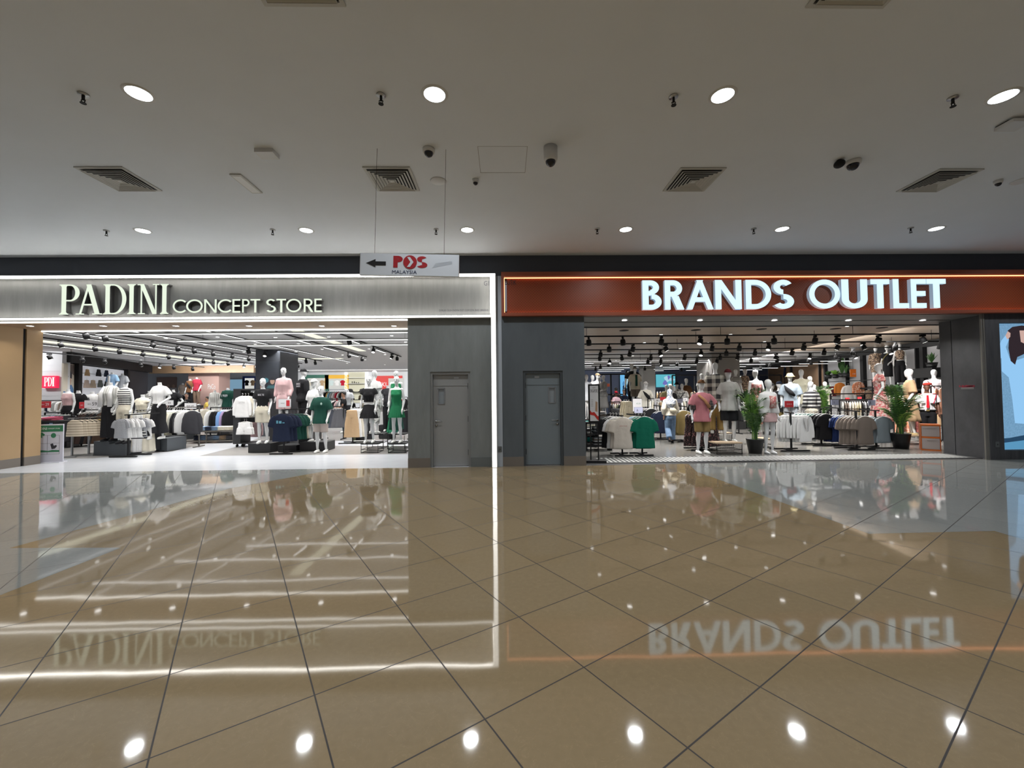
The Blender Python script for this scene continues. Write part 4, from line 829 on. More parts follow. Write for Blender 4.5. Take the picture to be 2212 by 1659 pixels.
def make_body(pose='stand', fem=False, head='egg', me_mat=None, voxel=.0125):
    j = joints(pose, fem); m = MB(); k = .86 if fem else 1.0
    m.rings_z(torso_rings(fem, z0=.84, z1=1.64 if head != 'none' else 1.6), 20)
    if fem: m.ball((.07, -.075, 1.32), (.058, .055, .06)); m.ball((-.07, -.075, 1.32), (.058, .055, .06))
    for S, sd in (('L', 1), ('R', -1)):
        sh, el, wr = j['sh'+S], j['el'+S], j['wr'+S]
        m.ball(sh+Vector((-.012*sd, 0, -.012)), .06*k); m.tube([sh, sh.lerp(el, .35), el], [.054*k, .049*k, .039*k], 10)
        m.ball(el, .039*k, 10, 6); m.tube([el, el.lerp(wr, .3), wr], [.039*k, .041*k, .025*k], 10); hand(m, wr, el, sd)
        hp, kn, an = j['hp'+S], j['kn'+S], j['an'+S]; q = .93 if fem else 1
        m.tube([hp+Vector((0, 0, .03)), hp.lerp(kn, .3), kn], [.094*q, .083*q, .054*q], 12); m.ball(kn, .053*q, 10, 6)
        c = kn.lerp(an, .32)+Vector((0, .018, 0)); m.tube([kn, c, kn.lerp(an, .75), an], [.052*q, .056*q, .036*q, .031*q], 12)
        m.ball(an+Vector((0, .01, -.045)), (.034, .045, .045), 10, 6); m.tube([an+Vector((0, .02, -.05)), an+Vector((0, -.07, -.06)), an+Vector((0, -.16, -.068))], [.036, .036, .024], 10, cap=True)
    if head != 'none':
        H = [(1.598, 0, -.035, .02, .03), (1.61, 0, -.035, .04, .05), (1.64, 0, -.025, .056, .072), (1.68, 0, -.015, .068, .088), (1.73, 0, -.01, .075, .098), (1.77, 0, -.005, .073, .096), (1.805, 0, 0, .056, .075), (1.825, 0, 0, .03, .042), (1.83, 0, 0, .01, .012)]
        m.rings_z(H, 18)
        if head == 'face':
            m.loft([[(-.009, -.095, 1.735), (.009, -.095, 1.735), (.006, -.09, 1.74), (-.006, -.09, 1.74)], [(-.015, -.116, 1.69), (.015, -.116, 1.69), (.012, -.085, 1.68), (-.012, -.085, 1.68)]])
            m.ball((0, -.092, 1.652), (.022, .014, .009), 8, 4); m.ball((.032, -.085, 1.742), (.026, .018, .008), 8, 4); m.ball((-.032, -.085, 1.742), (.026, .018, .008), 8, 4); m.ball((0, -.078, 1.618), (.022, .018, .014), 8, 4)
            for s in (-1, 1): m.ball((.074*s, .005, 1.7), (.01, .02, .03), 8, 6)
    elif head == 'none': m.cyl((0, .003, 1.6), .052, .014, 16)
    return remesh(m, 'body', me_mat or WHITE, voxel, 2)
def fold(seed, amp=.008, f=22):
    r = random.Random(seed); p1, p2 = r.uniform(0, 6), r.uniform(0, 6)
    def d(c):
        a = math.atan2(c.y, c.x); k = max(0, min(1, (1.45-c.z)*1.6))
        o = amp*k*(math.sin(f*.35*a+p1+c.z*3)+.6*math.sin(f*a*.55+p2-c.z*5)); n = Vector((c.x, c.y, 0)); n = n.normalized() if n.length > .01 else n
        return c+n*o
    return d
def make_top(pose, fem, m_, sleeve=.5, hem=.84, off=.03, neck=1.525, flare=.03, open_front=False, seed=1):
    """one continuous shell of torso and sleeves; sleeve 0..2 (1 = elbow)"""
    j = joints(pose, fem); off *= .7; m = MB(); m.rings_z(torso_rings(fem, off, hem, neck, flare, off > .012), 24)
    if fem and sleeve >= 0: m.ball((.07, -.078, 1.32), .068); m.ball((-.07, -.078, 1.32), .068)
    if sleeve > 0:
        for S in 'LR':
            sh, el, wr = j['sh'+S], j['el'+S], j['wr'+S]; loose = off+.02
            m.ball(sh+Vector((0, 0, -.012)), .05+off*.4)
            if sleeve <= 1: e = sh.lerp(el, sleeve); m.tube([sh, sh.lerp(e, .5), e], [.05+off*.45, .05+loose*.9, .046+loose*1.15], 12)
            else: w2 = el.lerp(wr, sleeve-1); m.tube([sh, sh.lerp(el, .5), el], [.058+off*.6, .05+off, .046+off], 12); m.ball(el, .046+off); m.tube([el, el.lerp(w2, .5), w2], [.046+off, .042+off, .034+off*.7], 12)
    return remesh(m, 'top', m_, .016, 2, fold(seed, .009))
def make_skirt(fem, m_, top=1.06, hem=.62, flare=.22, pleat=0, seed=1, off=.016, pose='stand'):
    n = 48; R = []; r = random.Random(seed); ph = r.uniform(0, 6)
    base = torso_rings(fem, off, .93, top)[::-1]
    zs = [(z, rx, ry) for z, _, _, rx, ry in base]+[(lerp(.93, hem, t), base[-1][3]+flare*(.93-lerp(.93, hem, t)), base[-1][4]+flare*(.93-lerp(.93, hem, t))) for t in (.2, .4, .6, .8, 1)]
    for z, rx, ry in zs:
        k = max(0, (1.0-z)); ring = []
        for i in range(n):
            a = 2*math.pi*i/n; w_ = 1+(pleat*k*(1 if i % 2 else -1) if pleat else .06*k*math.sin(7*a+ph)+.04*k*math.sin(11*a-ph))
            ring.append((math.cos(a)*rx*w_, math.sin(a)*ry*w_, z))
        R.append(ring)
    return MB().loft(R[::-1]).mesh('skirt', m_, not pleat)
def make_legs(pose, fem, m_, length=1.0, off=.02, wide=0.0, top=1.06, seed=1):
    """shorts / trousers; length 1 = ankle"""
    j = joints(pose, fem); m = MB(); m.rings_z(torso_rings(fem, off*.8, .84, top), 22)
    for S in 'LR':
        hp, kn, an = j['hp'+S], j['kn'+S], j['an'+S]; q = .93 if fem else 1
        if length <= .5: e = hp.lerp(kn, length*2); m.tube([hp, hp.lerp(e, .5), e], [.096*q+off, .088*q+off*1.1+wide*.3, .078*q+off*1.2+wide*.5], 14)
        else: e = kn.lerp(an, length*2-1); m.tube([hp, hp.lerp(kn, .5), kn, kn.lerp(e, .5), e], [.096*q+off, .084*q+off+wide*.2, .06*q+off+wide*.4, .052*q+off+wide*.7, .044*q+off+wide], 14)
    return remesh(m, 'trousers', m_, .016, 2, None)
def shoe_mesh(pose, fem, m_, S):
    j = joints(pose, fem); a = j['an'+S]; m = MB()
    m.tube([a+Vector((0, .03, -.005)), a+Vector((0, .03, -.05)), a+Vector((0, .02, -.085))], [.043, .045, .045], 12); m.tube([a+Vector((0, .055, -.048)), a+Vector((0, -.06, -.05)), a+Vector((0, -.15, -.062)), a+Vector((0, -.19, -.07))], [.04, .044, .036, .02], 12)
    return remesh(m, 'shoe', m_, .012, 2, lambda c: Vector((c.x, c.y, max(c.z, a.z-.089))))
CACHE = {}
def face_mesh():
    m = MB(); m.loft([[(-.007, -.104, 1.745), (.007, -.104, 1.745), (.005, -.09, 1.75), (-.005, -.09, 1.75)], [(-.011, -.12, 1.705), (.011, -.12, 1.705), (.009, -.085, 1.7), (-.009, -.085, 1.7)], [(-.018, -.128, 1.69), (.018, -.128, 1.69), (.014, -.085, 1.682), (-.014, -.085, 1.682)]])
    for s in (-1, 1): m.ball((s*.033, -.1, 1.748), (.026, .012, .009), 10, 6); m.ball((s*.031, -.097, 1.722), (.015, .008, .008), 8, 6)
    m.ball((0, -.103, 1.66), (.024, .01, .006), 10, 6); m.ball((0, -.1, 1.65), (.019, .01, .007), 10, 6); m.ball((0, -.078, 1.615), (.024, .022, .016), 10, 6)
    return m.mesh('face', WHITE, True)
def cached(fn, *k, **kw):
    key = (fn.__name__,)+tuple(x.name if hasattr(x, 'name') else x for x in k)+tuple((a, b.name if hasattr(b, 'name') else b) for a, b in sorted(kw.items()))
    if key not in CACHE: CACHE[key] = fn(*k, **kw)
    return CACHE[key]
def cap_mesh(m_, brim=True, bucket=False):
    m = MB()
    if bucket: m.rings_z([(1.83, 0, 0, .075, .09), (1.85, 0, 0, .06, .07), (1.85, 0, 0, .001, .001)], 20); m.rings_z([(1.73, 0, 0, .15, .17), (1.77, 0, 0, .1, .12), (1.83, 0, 0, .078, .095)], 20)
    else:
        m.rings_z([(1.755, 0, 0, .084, .107), (1.79, 0, 0, .083, .105), (1.825, 0, 0, .062, .08), (1.845, 0, 0, .03, .04), (1.85, 0, 0, .01, .01)], 20)
        if brim: m.loft([[(-.07, -.07, 1.762), (.07, -.07, 1.762), (.07, -.07, 1.77), (-.07, -.07, 1.77)], [(-.065, -.14, 1.757), (.065, -.14, 1.757), (.065, -.14, 1.764), (-.065, -.14, 1.764)], [(-.035, -.175, 1.748), (.035, -.175, 1.748), (.035, -.175, 1.754), (-.035, -.175, 1.754)]])
    return m.mesh('cap', m_, True)
def figure(px, ptop, pbot, label, fem=True, pose='stand', rz=0, head='face', Y=None, top=None, bottom=None, dress=None, shoes=None, cap=None, stand=None, group=None, skin=None, name='mannequin', cat='mannequin', floor=False, height=None, extras=None, ped=None):
    """place by the photo: column px, head top ptop, feet pbot; Y from the height unless given"""
    full = {'none': 1.614}.get(head, 1.83)*(.97 if fem and head != 'none' else 1)*(1.02 if cap else 1)
    H = height or full
    if Y is None:
        if floor: Y = G(px, pbot).y
        else: Y = H*FPX/(pbot-ptop)
    a, b = At(px, ptop, Y), At(px, pbot, Y); s = (a.z-b.z)/full; loc = Vector((b.x, Y, 0 if floor else max(0, b.z)))
    e = empty(name, loc, rz, label, cat, group); e.scale = (s*.95, s*.95, s)
    bm = cached(make_body, pose, fem, head, skin or WHITE); obj('body', bm, e)
    if head == 'face' and not skin: obj('face', cached(face_mesh), e)
    if top: obj(top.pop('nm', 'top'), cached(make_top, pose, fem, top.pop('m'), **top), e)
    if bottom:
        k = bottom.pop('k', 'legs'); nm = bottom.pop('nm', None); m_ = bottom.pop('m')
        obj(nm or ('skirt' if k == 'skirt' else 'trousers'), cached(make_skirt, fem, m_, **bottom) if k == 'skirt' else cached(make_legs, pose, fem, m_, **bottom), e)
    if shoes:
        for S in 'LR': obj('shoe', cached(shoe_mesh, pose, fem, shoes, S), e)
    if cap: obj('cap', cached(cap_mesh, cap[0], **(cap[1] if len(cap) > 1 else {})), e)
    if extras: extras(e)
    if (ped or (ped is None and Y > 12.7)) and loc.z > .1:
        w8 = label.replace('headless ', '').split()[:9]; pe_ = empty('display_plinth', (loc.x, loc.y, 0), rz, 'dark block under the '+' '.join(w8), 'display plinth'); MB().box(-.24, .24, -.24, .2, 0, loc.z-.004).build('body', PBOX, pe_)
    if stand:
        MB().cyl((0, .12, -.0), .16, .008, 20).tube([(0.0, .12, .0), (0, .12, .35), (0, .08, .4)], .01, 6).build('support_stand', stand, e)
    return e, loc, s
def C(r, g, b): return cloth((r, g, b))
# colours
cBlack, cNavy, cWhite, cCream, cGreen, cTeal, cKhaki, cPink, cGrey, cCharc = C(.012, .012, .014), C(.01, .015, .035), C(.72, .72, .72), C(.62, .58, .48), C(.01, .055, .04), C(.004, .12, .075), C(.2, .15, .06), C(.62, .42, .43), C(.3, .3, .3), C(.035, .035, .04)
cTan, cRose, cTaupe, cOlive, cDenim, cBlueG, cRed, cMaroon, cBrown, cYel, cLil = C(.42, .29, .17), C(.42, .16, .18), C(.17, .14, .12), C(.13, .14, .08), C(.1, .16, .26), C(.25, .3, .35), C(.4, .01, .03), C(.14, .03, .035), C(.13, .06, .025), C(.7, .5, .2), C(.4, .3, .5)
pStripe = ramp_mat('stripe_knit', 'stripe', [(.03, .03, .035), (.65, .65, .62)], 17, .85, pos=[0, .45]); pStripe2 = ramp_mat('stripe_sweater', 'stripe', [(.04, .04, .045), (.6, .6, .58)], 9, .85, pos=[0, .6])
pStripeV = ramp_mat('stripe_vertical', 'stripe', [(.45, .45, .42), (.7, .7, .68)], 16, .85, (1, 0, 0)); pPlaid = ramp_mat('plaid_flannel', 'check', [(.03, .03, .032), (.4, .38, .33), (.08, .075, .07), (.5, .48, .42)], 5, .9, const=False)
pLeop = ramp_mat('leopard_print', 'noise', [(.05, .035, .03), (.32, .22, .15), (.5, .4, .3)], 24, .8, pos=[0, .46, .6]); pFlor = ramp_mat('floral_pink', 'voronoi', [(.5, .12, .13), (.62, .45, .42), (.5, .25, .22)], 26, .85); pFlorD = ramp_mat('floral_dark', 'voronoi', [(.02, .012, .014), (.03, .02, .02), (.25, .12, .12)], 30, .85, pos=[0, .3, .82]); pFlorO = ramp_mat('floral_orange', 'voronoi', [(.55, .16, .06), (.65, .45, .35), (.5, .2, .12)], 24, .85)
pPaint = ramp_mat('grey_print', 'noise', [(.2, .2, .2), (.6, .6, .58), (.7, .7, .68)], 16, .85, pos=[0, .45, .55]); pDenim = ramp_mat('denim', 'noise', [(.05, .09, .16), (.16, .25, .38)], 9, .85, const=False)
# ================================================================ HANGING GARMENTS, RACKS, STACKS
def gmesh(kind, m_, seed=0):
    key = ('g', kind, m_.name, seed)
    if key in CACHE: return CACHE[key]
    r = random.Random(seed*13+len(kind)); ph = r.uniform(0, 6); m = MB(); T = .028
    def wav(amp): return lambda a, k: amp*k*math.sin(5*a+ph)
    if kind in ('tee', 'long', 'blazer', 'vest', 'crop'):
        L = dict(tee=.68, long=.66, blazer=.7, vest=.48, crop=.42)[kind]; w = .205 if kind != 'vest' else .21
        m.rings_z([(-L, 0, 0, w+.01, T*1.5), (-L+.02, 0, 0, w+.012, T*1.6), (-L*.6, 0, 0, w-.01, T*1.5), (-.2, 0, 0, w-.01, T*1.5), (-.1, 0, 0, w-.02, T*1.3), (-.045, 0, 0, .14, T), (-.015, 0, 0, .085, T*.7)], 28, wave=lambda a, k: (.05 if k < 4 else 0)*math.sin(7*a+ph+k*.4))
        if kind in ('tee', 'crop'):
            for s in (-1, 1): m.tube([(s*.15, 0, -.085), (s*.215, 0, -.18), (s*.25+s*r.uniform(-.015, .015), 0, -.33)], [.06, .072, .075], 12, flat=.4)
        if kind in ('long', 'blazer'):
            for s in (-1, 1): m.tube([(s*.15, 0, -.09), (s*.215, 0, -.25), (s*.24, -.01, -.45), (s*.25, -.015, -.6)], [.06, .062, .055, .042], 12, flat=.55)
    elif kind == 'dress': m.rings_z([(-1.15, 0, 0, .33, .07), (-1.1, 0, 0, .32, .07), (-.6, 0, 0, .24, .055), (-.4, 0, 0, .19, .045), (-.15, 0, 0, .2, .045), (-.05, 0, 0, .13, .03), (-.01, 0, 0, .08, .02)], 32, wave=lambda a, k: (.09 if k < 3 else .02)*math.sin(8*a+ph))
    elif kind == 'skirt': m.rings_z([(-.85, 0, 0, .3, .09), (-.8, 0, 0, .3, .09), (-.4, 0, 0, .23, .06), (-.06, 0, 0, .18, .035), (-.03, 0, 0, .175, .03)], 40, wave=lambda a, k: (.1 if k < 3 else .02)*math.sin(10*a+ph))
    elif kind == 'longskirt': m.rings_z([(-1, 0, 0, .21, .09), (-.95, 0, 0, .21, .09), (-.4, 0, 0, .18, .06), (-.06, 0, 0, .15, .035), (-.03, 0, 0, .15, .03)], 40, wave=lambda a, k: (.1 if k < 3 else .02)*math.sin(10*a+ph))
    elif kind in ('trousers', 'shorts'):
        L = 1.0 if kind == 'trousers' else .42; w = .13 if kind == 'trousers' else .12
        m.rings_z([(-.3, 0, 0, .2, .035), (-.15, 0, 0, .2, .035), (-.04, 0, 0, .185, .028), (-.03, 0, 0, .18, .026)], 24)
        for s in (-1, 1): m.rings_z([(-L, s*.13, 0, w+.02, .04), (-L*.5, s*.115, 0, w, .038), (-.2, s*.09, 0, .105, .03)], 20, wave=lambda a, k: .04*math.sin(4*a+ph))
    me = remesh(m, 'garment_fabric', m_, .0165 if kind not in ('dress', 'skirt', 'longskirt') else .02, 1)
    CACHE[key] = me; return me
HM = MB(); HM.tube([(-.2, 0, -.075), (-.1, 0, -.03), (0, 0, -.005), (.1, 0, -.03), (.2, 0, -.075)], .009, 6).tube([(0, 0, -.005), (0, 0, .03), (.02, 0, .055), (0, 0, .075), (-.02, 0, .06)], .004, 6)
HANG_W = HM.mesh('hanger', mat('hanger_white', (.7, .7, .68), .4), True); HANG_B = HM.mesh('hanger', BLACK, True)
NAME = dict(longskirt='hanging_long_skirt', tee='hanging_tee', long='hanging_long_sleeve_top', blazer='hanging_blazer', vest='hanging_knit_vest', crop='hanging_crop_top', dress='hanging_dress', skirt='hanging_skirt', trousers='hanging_trousers', shorts='hanging_shorts')
CAT = dict(longskirt='skirt', tee='t-shirt', long='top', blazer='blazer', vest='vest', crop='top', dress='dress', skirt='skirt', trousers='trousers', shorts='shorts')
LEN = dict(longskirt=1.0, tee=.68, long=.66, blazer=.7, vest=.48, crop=.42, dress=1.15, skirt=.85, trousers=1.0, shorts=.42)
def row(kind, px, y0, y1, Y, mats, step, labels, group, rz=0, hang=None, jit=.06):
    """labels: one label for all behind, first one may differ: (front label, label of the rest)"""
    H = At(px, y0, Y).z-At(px, y1, Y).z; s = H/LEN[kind]; p0 = At(px, y0, Y); hang = hang or HANG_W; out = []
    for i, m_ in enumerate(mats):
        p = p0+Vector((step[0]*i, step[1]*i, step[2]*i if len(step) > 2 else 0))
        fl_, rl = labels if isinstance(labels, tuple) else (labels, labels)
        e = empty(NAME[kind], p, rz+(rnd.uniform(-jit, jit) if i else 0), fl_ if i == 0 else rl, CAT[kind], group if (i or fl_ == rl) else None); e.scale = (s, s, s)
        obj('fabric', gmesh(kind, m_, i % 3), e); obj('hanger', hang, e); out.append(e)
    return p0, s
def stand(px, Y, z, lab, rail=None, depth=.5, w_=.55, m_=None, arms=True, x=None, dirx=0.0, base='H'):
    """T shaped floor stand: post, crossed base bars, top arm running back"""
    X = At(px, 850, Y).x if x is None else x; e = empty('clothes_stand', (X, Y, 0), 0, lab, 'clothes stand'); m_ = m_ or BLACK
    MB().bar((0, 0, .0), (0, 0, z), .035).build('post', m_, e)
    MB().bar((-w_/2, -.14, .02), (w_/2, -.14, .02), .04, .03).build('base_bar', m_, e); MB().bar((-w_/2, .3, .02), (w_/2, .3, .02), .04, .03).build('base_bar', m_, e); MB().bar((0, -.14, .02), (0, .3, .02), .04, .03).build('base_bar', m_, e)
    if arms: MB().bar((-dirx*.0, -.12, z), (dirx, depth, z+.02), .022, .03).build('arm', m_, e)
    return e
def rail_rack(x0, y0, x1, y1, z, lab, m_=None, z2=None):
    m_ = m_ or BLACK; e = empty('clothes_rail', ((x0+x1)/2, (y0+y1)/2, 0), 0, lab, 'clothes rail'); A = Vector((x0, y0, 0))-e.location; B = Vector((x1, y1, 0))-e.location; n = Vector((-(B-A).y, (B-A).x, 0)).normalized()*.25
    MB().bar(A+Vector((0, 0, z)), B+Vector((0, 0, z)), .03).build('rail', m_, e)
    for P in (A, B): MB().bar(P, P+Vector((0, 0, z)), .03).build('upright', m_, e); MB().bar(P-n+Vector((0, 0, .02)), P+n+Vector((0, 0, .02)), .03).build('foot_bar', m_, e)
    if z2: MB().bar(A+Vector((0, 0, z2)), B+Vector((0, 0, z2)), .03).build('rail', m_, e)
    return e
def side_row(kind, pxa, pxb, y0, y1, Y, mats, lab, group, rz=1.35, Yb=None, rack=None):
    """garments seen edge on along a rail between two pixel columns"""
    Yb = Yb or Y; n = len(mats); a, b = At(pxa, y0, Y), At(pxb, y0, Yb); s = (At(pxa, y0, Y).z-At(pxa, y1, Y).z)/LEN[kind]
    if rack: rail_rack(a.x-.1, Y, b.x+.1, Yb, a.z+.075*s, rack)
    for i, m_ in enumerate(mats):
        p = a.lerp(b, i/max(1, n-1)); p.z = a.z; e = empty(NAME[kind], p, rz+rnd.uniform(-.15, .15), lab if isinstance(lab, str) else lab[i], CAT[kind], group); e.scale = (s, s*1.2, s)
        obj('fabric', gmesh(kind, m_, i % 3), e); obj('hanger', HANG_W, e)
FM = {}
def folded(loc, w_, d, h, m_, lab, grp, rz=0, name='folded_garment', cat='folded clothes'):
    k = (round(w_, 2), round(d, 2), round(h, 2), m_.name)
    if k not in FM:
        b = MB(); n = 10; R = []
        for i in range(7):
            t = -1+2*i/6; yy = d/2*t; k1 = 1-.12*abs(t)**3; ring = []
            for j in range(16):
                a = 2*math.pi*j/16; c, s = math.cos(a), math.sin(a); f = lambda v: math.copysign(abs(v)**.35, v)
                ring.append((f(c)*w_/2*k1, yy, h/2+f(s)*h/2*(1-.25*abs(t)**4)+.004*math.sin(j*2+i)))
            R.append(ring)
        b.loft(R); FM[k] = b.mesh('folded', m_, True)
    return tag(obj(name, FM[k], None, loc, rz), lab, cat, grp)
def stack(px, py, Y, n, w_, h, cols, lab, grp, d=.3, rz=0):
    p = At(px, py, Y)
    for i in range(n): folded((p.x+rnd.uniform(-.01, .01), Y+rnd.uniform(-.01, .01), p.z+i*h), w_, d, h, cols[i % len(cols)], lab, grp, rz)
def card(px, py, Y, w_, h, m_, lab, txt=None, tm=None, tw=.5, th=.3, post=0, off=(0, 0), name='price_card', cat='price card', small=None, rz=0):
    post = post or (.3 if Y > 10.5 and name == 'price_card' else 0)
    p = At(px, py, Y); e = empty(name, p, rz, lab, cat); MB().box(-w_/2, w_/2, 0, .012, -h/2, h/2).build('card', m_, e); MB().box(-w_/2-.006, w_/2+.006, .012, .016, -h/2-.006, h/2+.006).build('holder_frame', STEEL, e)
    if txt: text(txt, tm or CARD, w_*tw, h*th, (off[0]*w_, -.003, off[1]*h), e)
    if small: text(small, tm or CARD, w_*.2, h*.14, ((off[0]-.36)*w_, -.003, (off[1]-.04)*h), e)
    if post: MB().bar((0, .006, -h/2), (0, .006, -h/2-post), .012).build('card_post', STEEL, e)
    return e
def crate(name, px0_, px1_, py_t, py_b, m_, lab, d=.7, cat='display plinth', Y=None):
    """floor standing box: front face between pixel columns, foot line py_b, top line py_t"""
    Y = Y or G((px0_+px1_)/2, py_b).y; a = At(px0_, py_b, Y); b = At(px1_, py_t, Y); H = b.z
    e = empty(name, ((a.x+b.x)/2, Y+d/2, 0), 0, lab, cat); w_ = b.x-a.x; o = MB().box(-w_/2, w_/2, -d/2, d/2, 0.01, H-.012); o.build('body', m_, e); MB().box(-w_/2-.003, w_/2+.003, -d/2-.003, d/2+.003, H-.012, H).build('top_board', m_, e); return e, H, Y
def wire_table(px0_, px1_, py_t, py_b, lab, top=None, mesh_side=False, d=.45, Y=None, rot=.0):
    Y = Y or G((px0_+px1_)/2, py_b).y; a = At(px0_, py_b, Y); b = At(px1_, py_t, Y); H = b.z; w_ = b.x-a.x; e = empty('wire_riser', ((a.x+b.x)/2, Y+d/2, 0), rot, lab, 'display riser')
    t = MB().box(-w_/2, w_/2, -d/2, d/2, H-.032, H-.002); t.build('top_board', top or BLACK, e)
    f = MB(); q = .012
    for x in (-w_/2+.01, w_/2-.01):
        for y in (-d/2+.01, d/2-.01): f.bar((x, y, 0), (x, y, H-.05), q)
        for z in (.012, (H-.05)*.45): f.bar((x, -d/2, z), (x, d/2, z), q)
    for y in (-d/2+.01, d/2-.01):
        for z in (.012, (H-.05)*.45): f.bar((-w_/2, y, z), (w_/2, y, z), q)
    f.build('wire_frame', BLACK, e)
    if mesh_side:
        g = MB(); k = 18
        for i in range(1, k): x = -w_/2+w_*i/k; g.bar((x, -d/2, .02), (x+.0, -d/2, H-.06), .005)
        for i in range(1, 11): z = (H-.06)*i/11; g.bar((-w_/2, -d/2, z), (w_/2, -d/2, z), .005)
        g.build('mesh_panel', BLACK, e)
    return e, H, Y
# ================================================================ LEFT SHOP CONTENTS
# plinths
crate('display_plinth', 202, 236, 953, 984.5, GBOX, 'taller dark grey plinth under the striped open shirt mannequin', .75)
crate('display_plinth', 234.5, 271, 959, 985, GBOX, 'lower dark grey plinth under the striped tank mannequin', .5)
crate('display_plinth', 335, 361, 947, 976, GBOX, 'dark grey plinth under the white blouse mannequin', .7)
crate('display_plinth', 380, 399, 938, 950, GBOX, 'small grey plinth behind the jacket rail', .5)
crate('display_plinth', 536, 584, 958, 978.5, PBOX, 'black plinth under the black tee mannequin', .85)
crate('display_plinth', 600, 640, 962, 976, PBOX, 'low black plinth behind the navy tee stand', .6)
crate('display_plinth', 645, 668, 928, 972, PBOX, 'tall black plinth under the black sweatshirt mannequin', .8, Y=11.9)
crate('display_plinth', 647, 706, 955, 975, PBOX, 'black plinth under the white cap mannequin', .55)
crate('display_plinth', 592, 626, 926, 965, PBOX, 'black plinth under the pink sweatshirt mannequin', .7, Y=12.3)
wire_table(779, 817, 957.5, 979, 'black wire riser under the black crop top mannequin', d=.5)
wire_table(838, 876, 957.5, 979, 'black wire riser under the green tennis outfit mannequin', d=.5)
wire_table(792, 828, 937, 970, 'taller black wire riser behind the black crop top mannequin', d=.5)
wire_table(836, 874, 937, 970, 'taller black wire riser behind the green tennis outfit mannequin', d=.5)
# mannequins, front groups
def scarf_belt(z, m_, r=.15): return lambda e: MB().rings_z([(z-.015, 0, 0, r, r*.7), (z+.015, 0, 0, r, r*.7)], 20).build('waistband', m_, e, True)
def chest_print(s, m_, w_, h_, y=-.165, z=1.33, x=0): return lambda e: text(s, m_, w_, h_, (x, y, z), e, name='chest_print')
def open_shirt(m_, sgn=1):
    def f(e):
        for s in (-1, 1): MB().tube([(s*.11, -.06, 1.5), (s*.13, -.15, 1.3), (s*.14, -.15, .95)], [.03, .06, .07], 10, flat=.4).build('open_front', m_, e, True)
    return f
figure(236, 826.5, 953, 'headless mannequin in white crop top and open striped shirt with long black trousers', True, 'relax', head='none', top=dict(m=pStripeV, sleeve=1.7, hem=.98), bottom=dict(m=cBlack, length=.97, wide=.09), shoes=cBlack, extras=open_shirt(cWhite))
figure(268, 831, 958.5, 'headless mannequin in black and white striped tank with cream cargo shorts', True, 'stand', head='none', top=dict(m=pStripe, sleeve=.0, hem=1.06), bottom=dict(m=cCream, length=.42, off=.03), shoes=cBlack)
figure(306, 858, 975, 'headless mannequin in cream crop top behind the grey knit tees', True, 'stand', head='none', Y=12.6, top=dict(m=cCream, sleeve=.3, hem=1.1), bottom=dict(m=cCream, length=.6))
figure(343, 826.5, 948, 'headless mannequin in white short sleeve blouse and black long skirt on grey plinth', True, 'bent', head='none', top=dict(m=cWhite, sleeve=.75, hem=1.0, off=.04, flare=.12), bottom=dict(m=cBlack, length=.9, wide=.1), shoes=SHOE)
figure(373, 842, 940, 'headless mannequin in black tee leaning behind the jacket rail', True, 'akimbo', head='none', Y=14.4, top=dict(m=cBlack, sleeve=.6), bottom=dict(m=cBlack, length=.9))
figure(321, 845, 950, 'headless mannequin in black and white striped tee behind the blouse mannequin', True, 'stand', head='none', Y=14, top=dict(m=pStripe, sleeve=.6), bottom=dict(m=cTan, length=.45))
figure(145, 841, 945, 'headless mannequin in pale pink crop top and black trousers near red sign', True, 'stand', head='none', Y=13.6, top=dict(m=cPink, sleeve=.0, hem=1.07, neck=1.47), bottom=dict(m=cBlack, length=.95, wide=.05))
figure(167, 844, 950, 'headless mannequin in black top with white chest mark near lit bay', False, 'relax', head='none', Y=14.2, top=dict(m=cBlack, sleeve=.8), bottom=dict(m=cCharc, length=.9), extras=lambda e: MB().box(.0, .08, -.175, -.17, 1.3, 1.4).build('chest_patch', CARD, e))
figure(197, 846, 955, 'headless mannequin in white tee with small black figure print', False, 'stand', head='none', Y=14.4, top=dict(m=cWhite, sleeve=.8), bottom=dict(m=cGrey, length=.9), extras=lambda e: (MB().ball((.06, -.17, 1.4), (.02, .01, .03)).box(.03, .09, -.175, -.165, 1.28, 1.37).build('chest_print', INK, e)))
figure(217, 844, 950, 'headless mannequin in beige tee at right end of the lit bay', False, 'relax', head='none', Y=14.8, top=dict(m=C(.5, .45, .36), sleeve=.8, seed=2), bottom=dict(m=cTan, length=.9))
figure(241, 804.5, 880, 'headless half display in pale blue shirt over white tee high in lit bay', False, 'relax', head='none', Y=18.0, top=dict(m=C(.25, .4, .6), sleeve=.9, seed=2), bottom=dict(m=cNavy, length=.9), extras=lambda e: MB().box(-.03, .05, -.19, -.15, .9, 1.45).build('inner_tee', cWhite, e))
figure(263, 807, 882, 'headless half display in pale grey shirt at right of the lit bay', False, 'stand', head='none', Y=18.6, top=dict(m=C(.42, .44, .47), sleeve=.9, seed=3), bottom=dict(m=cBlack, length=.9))
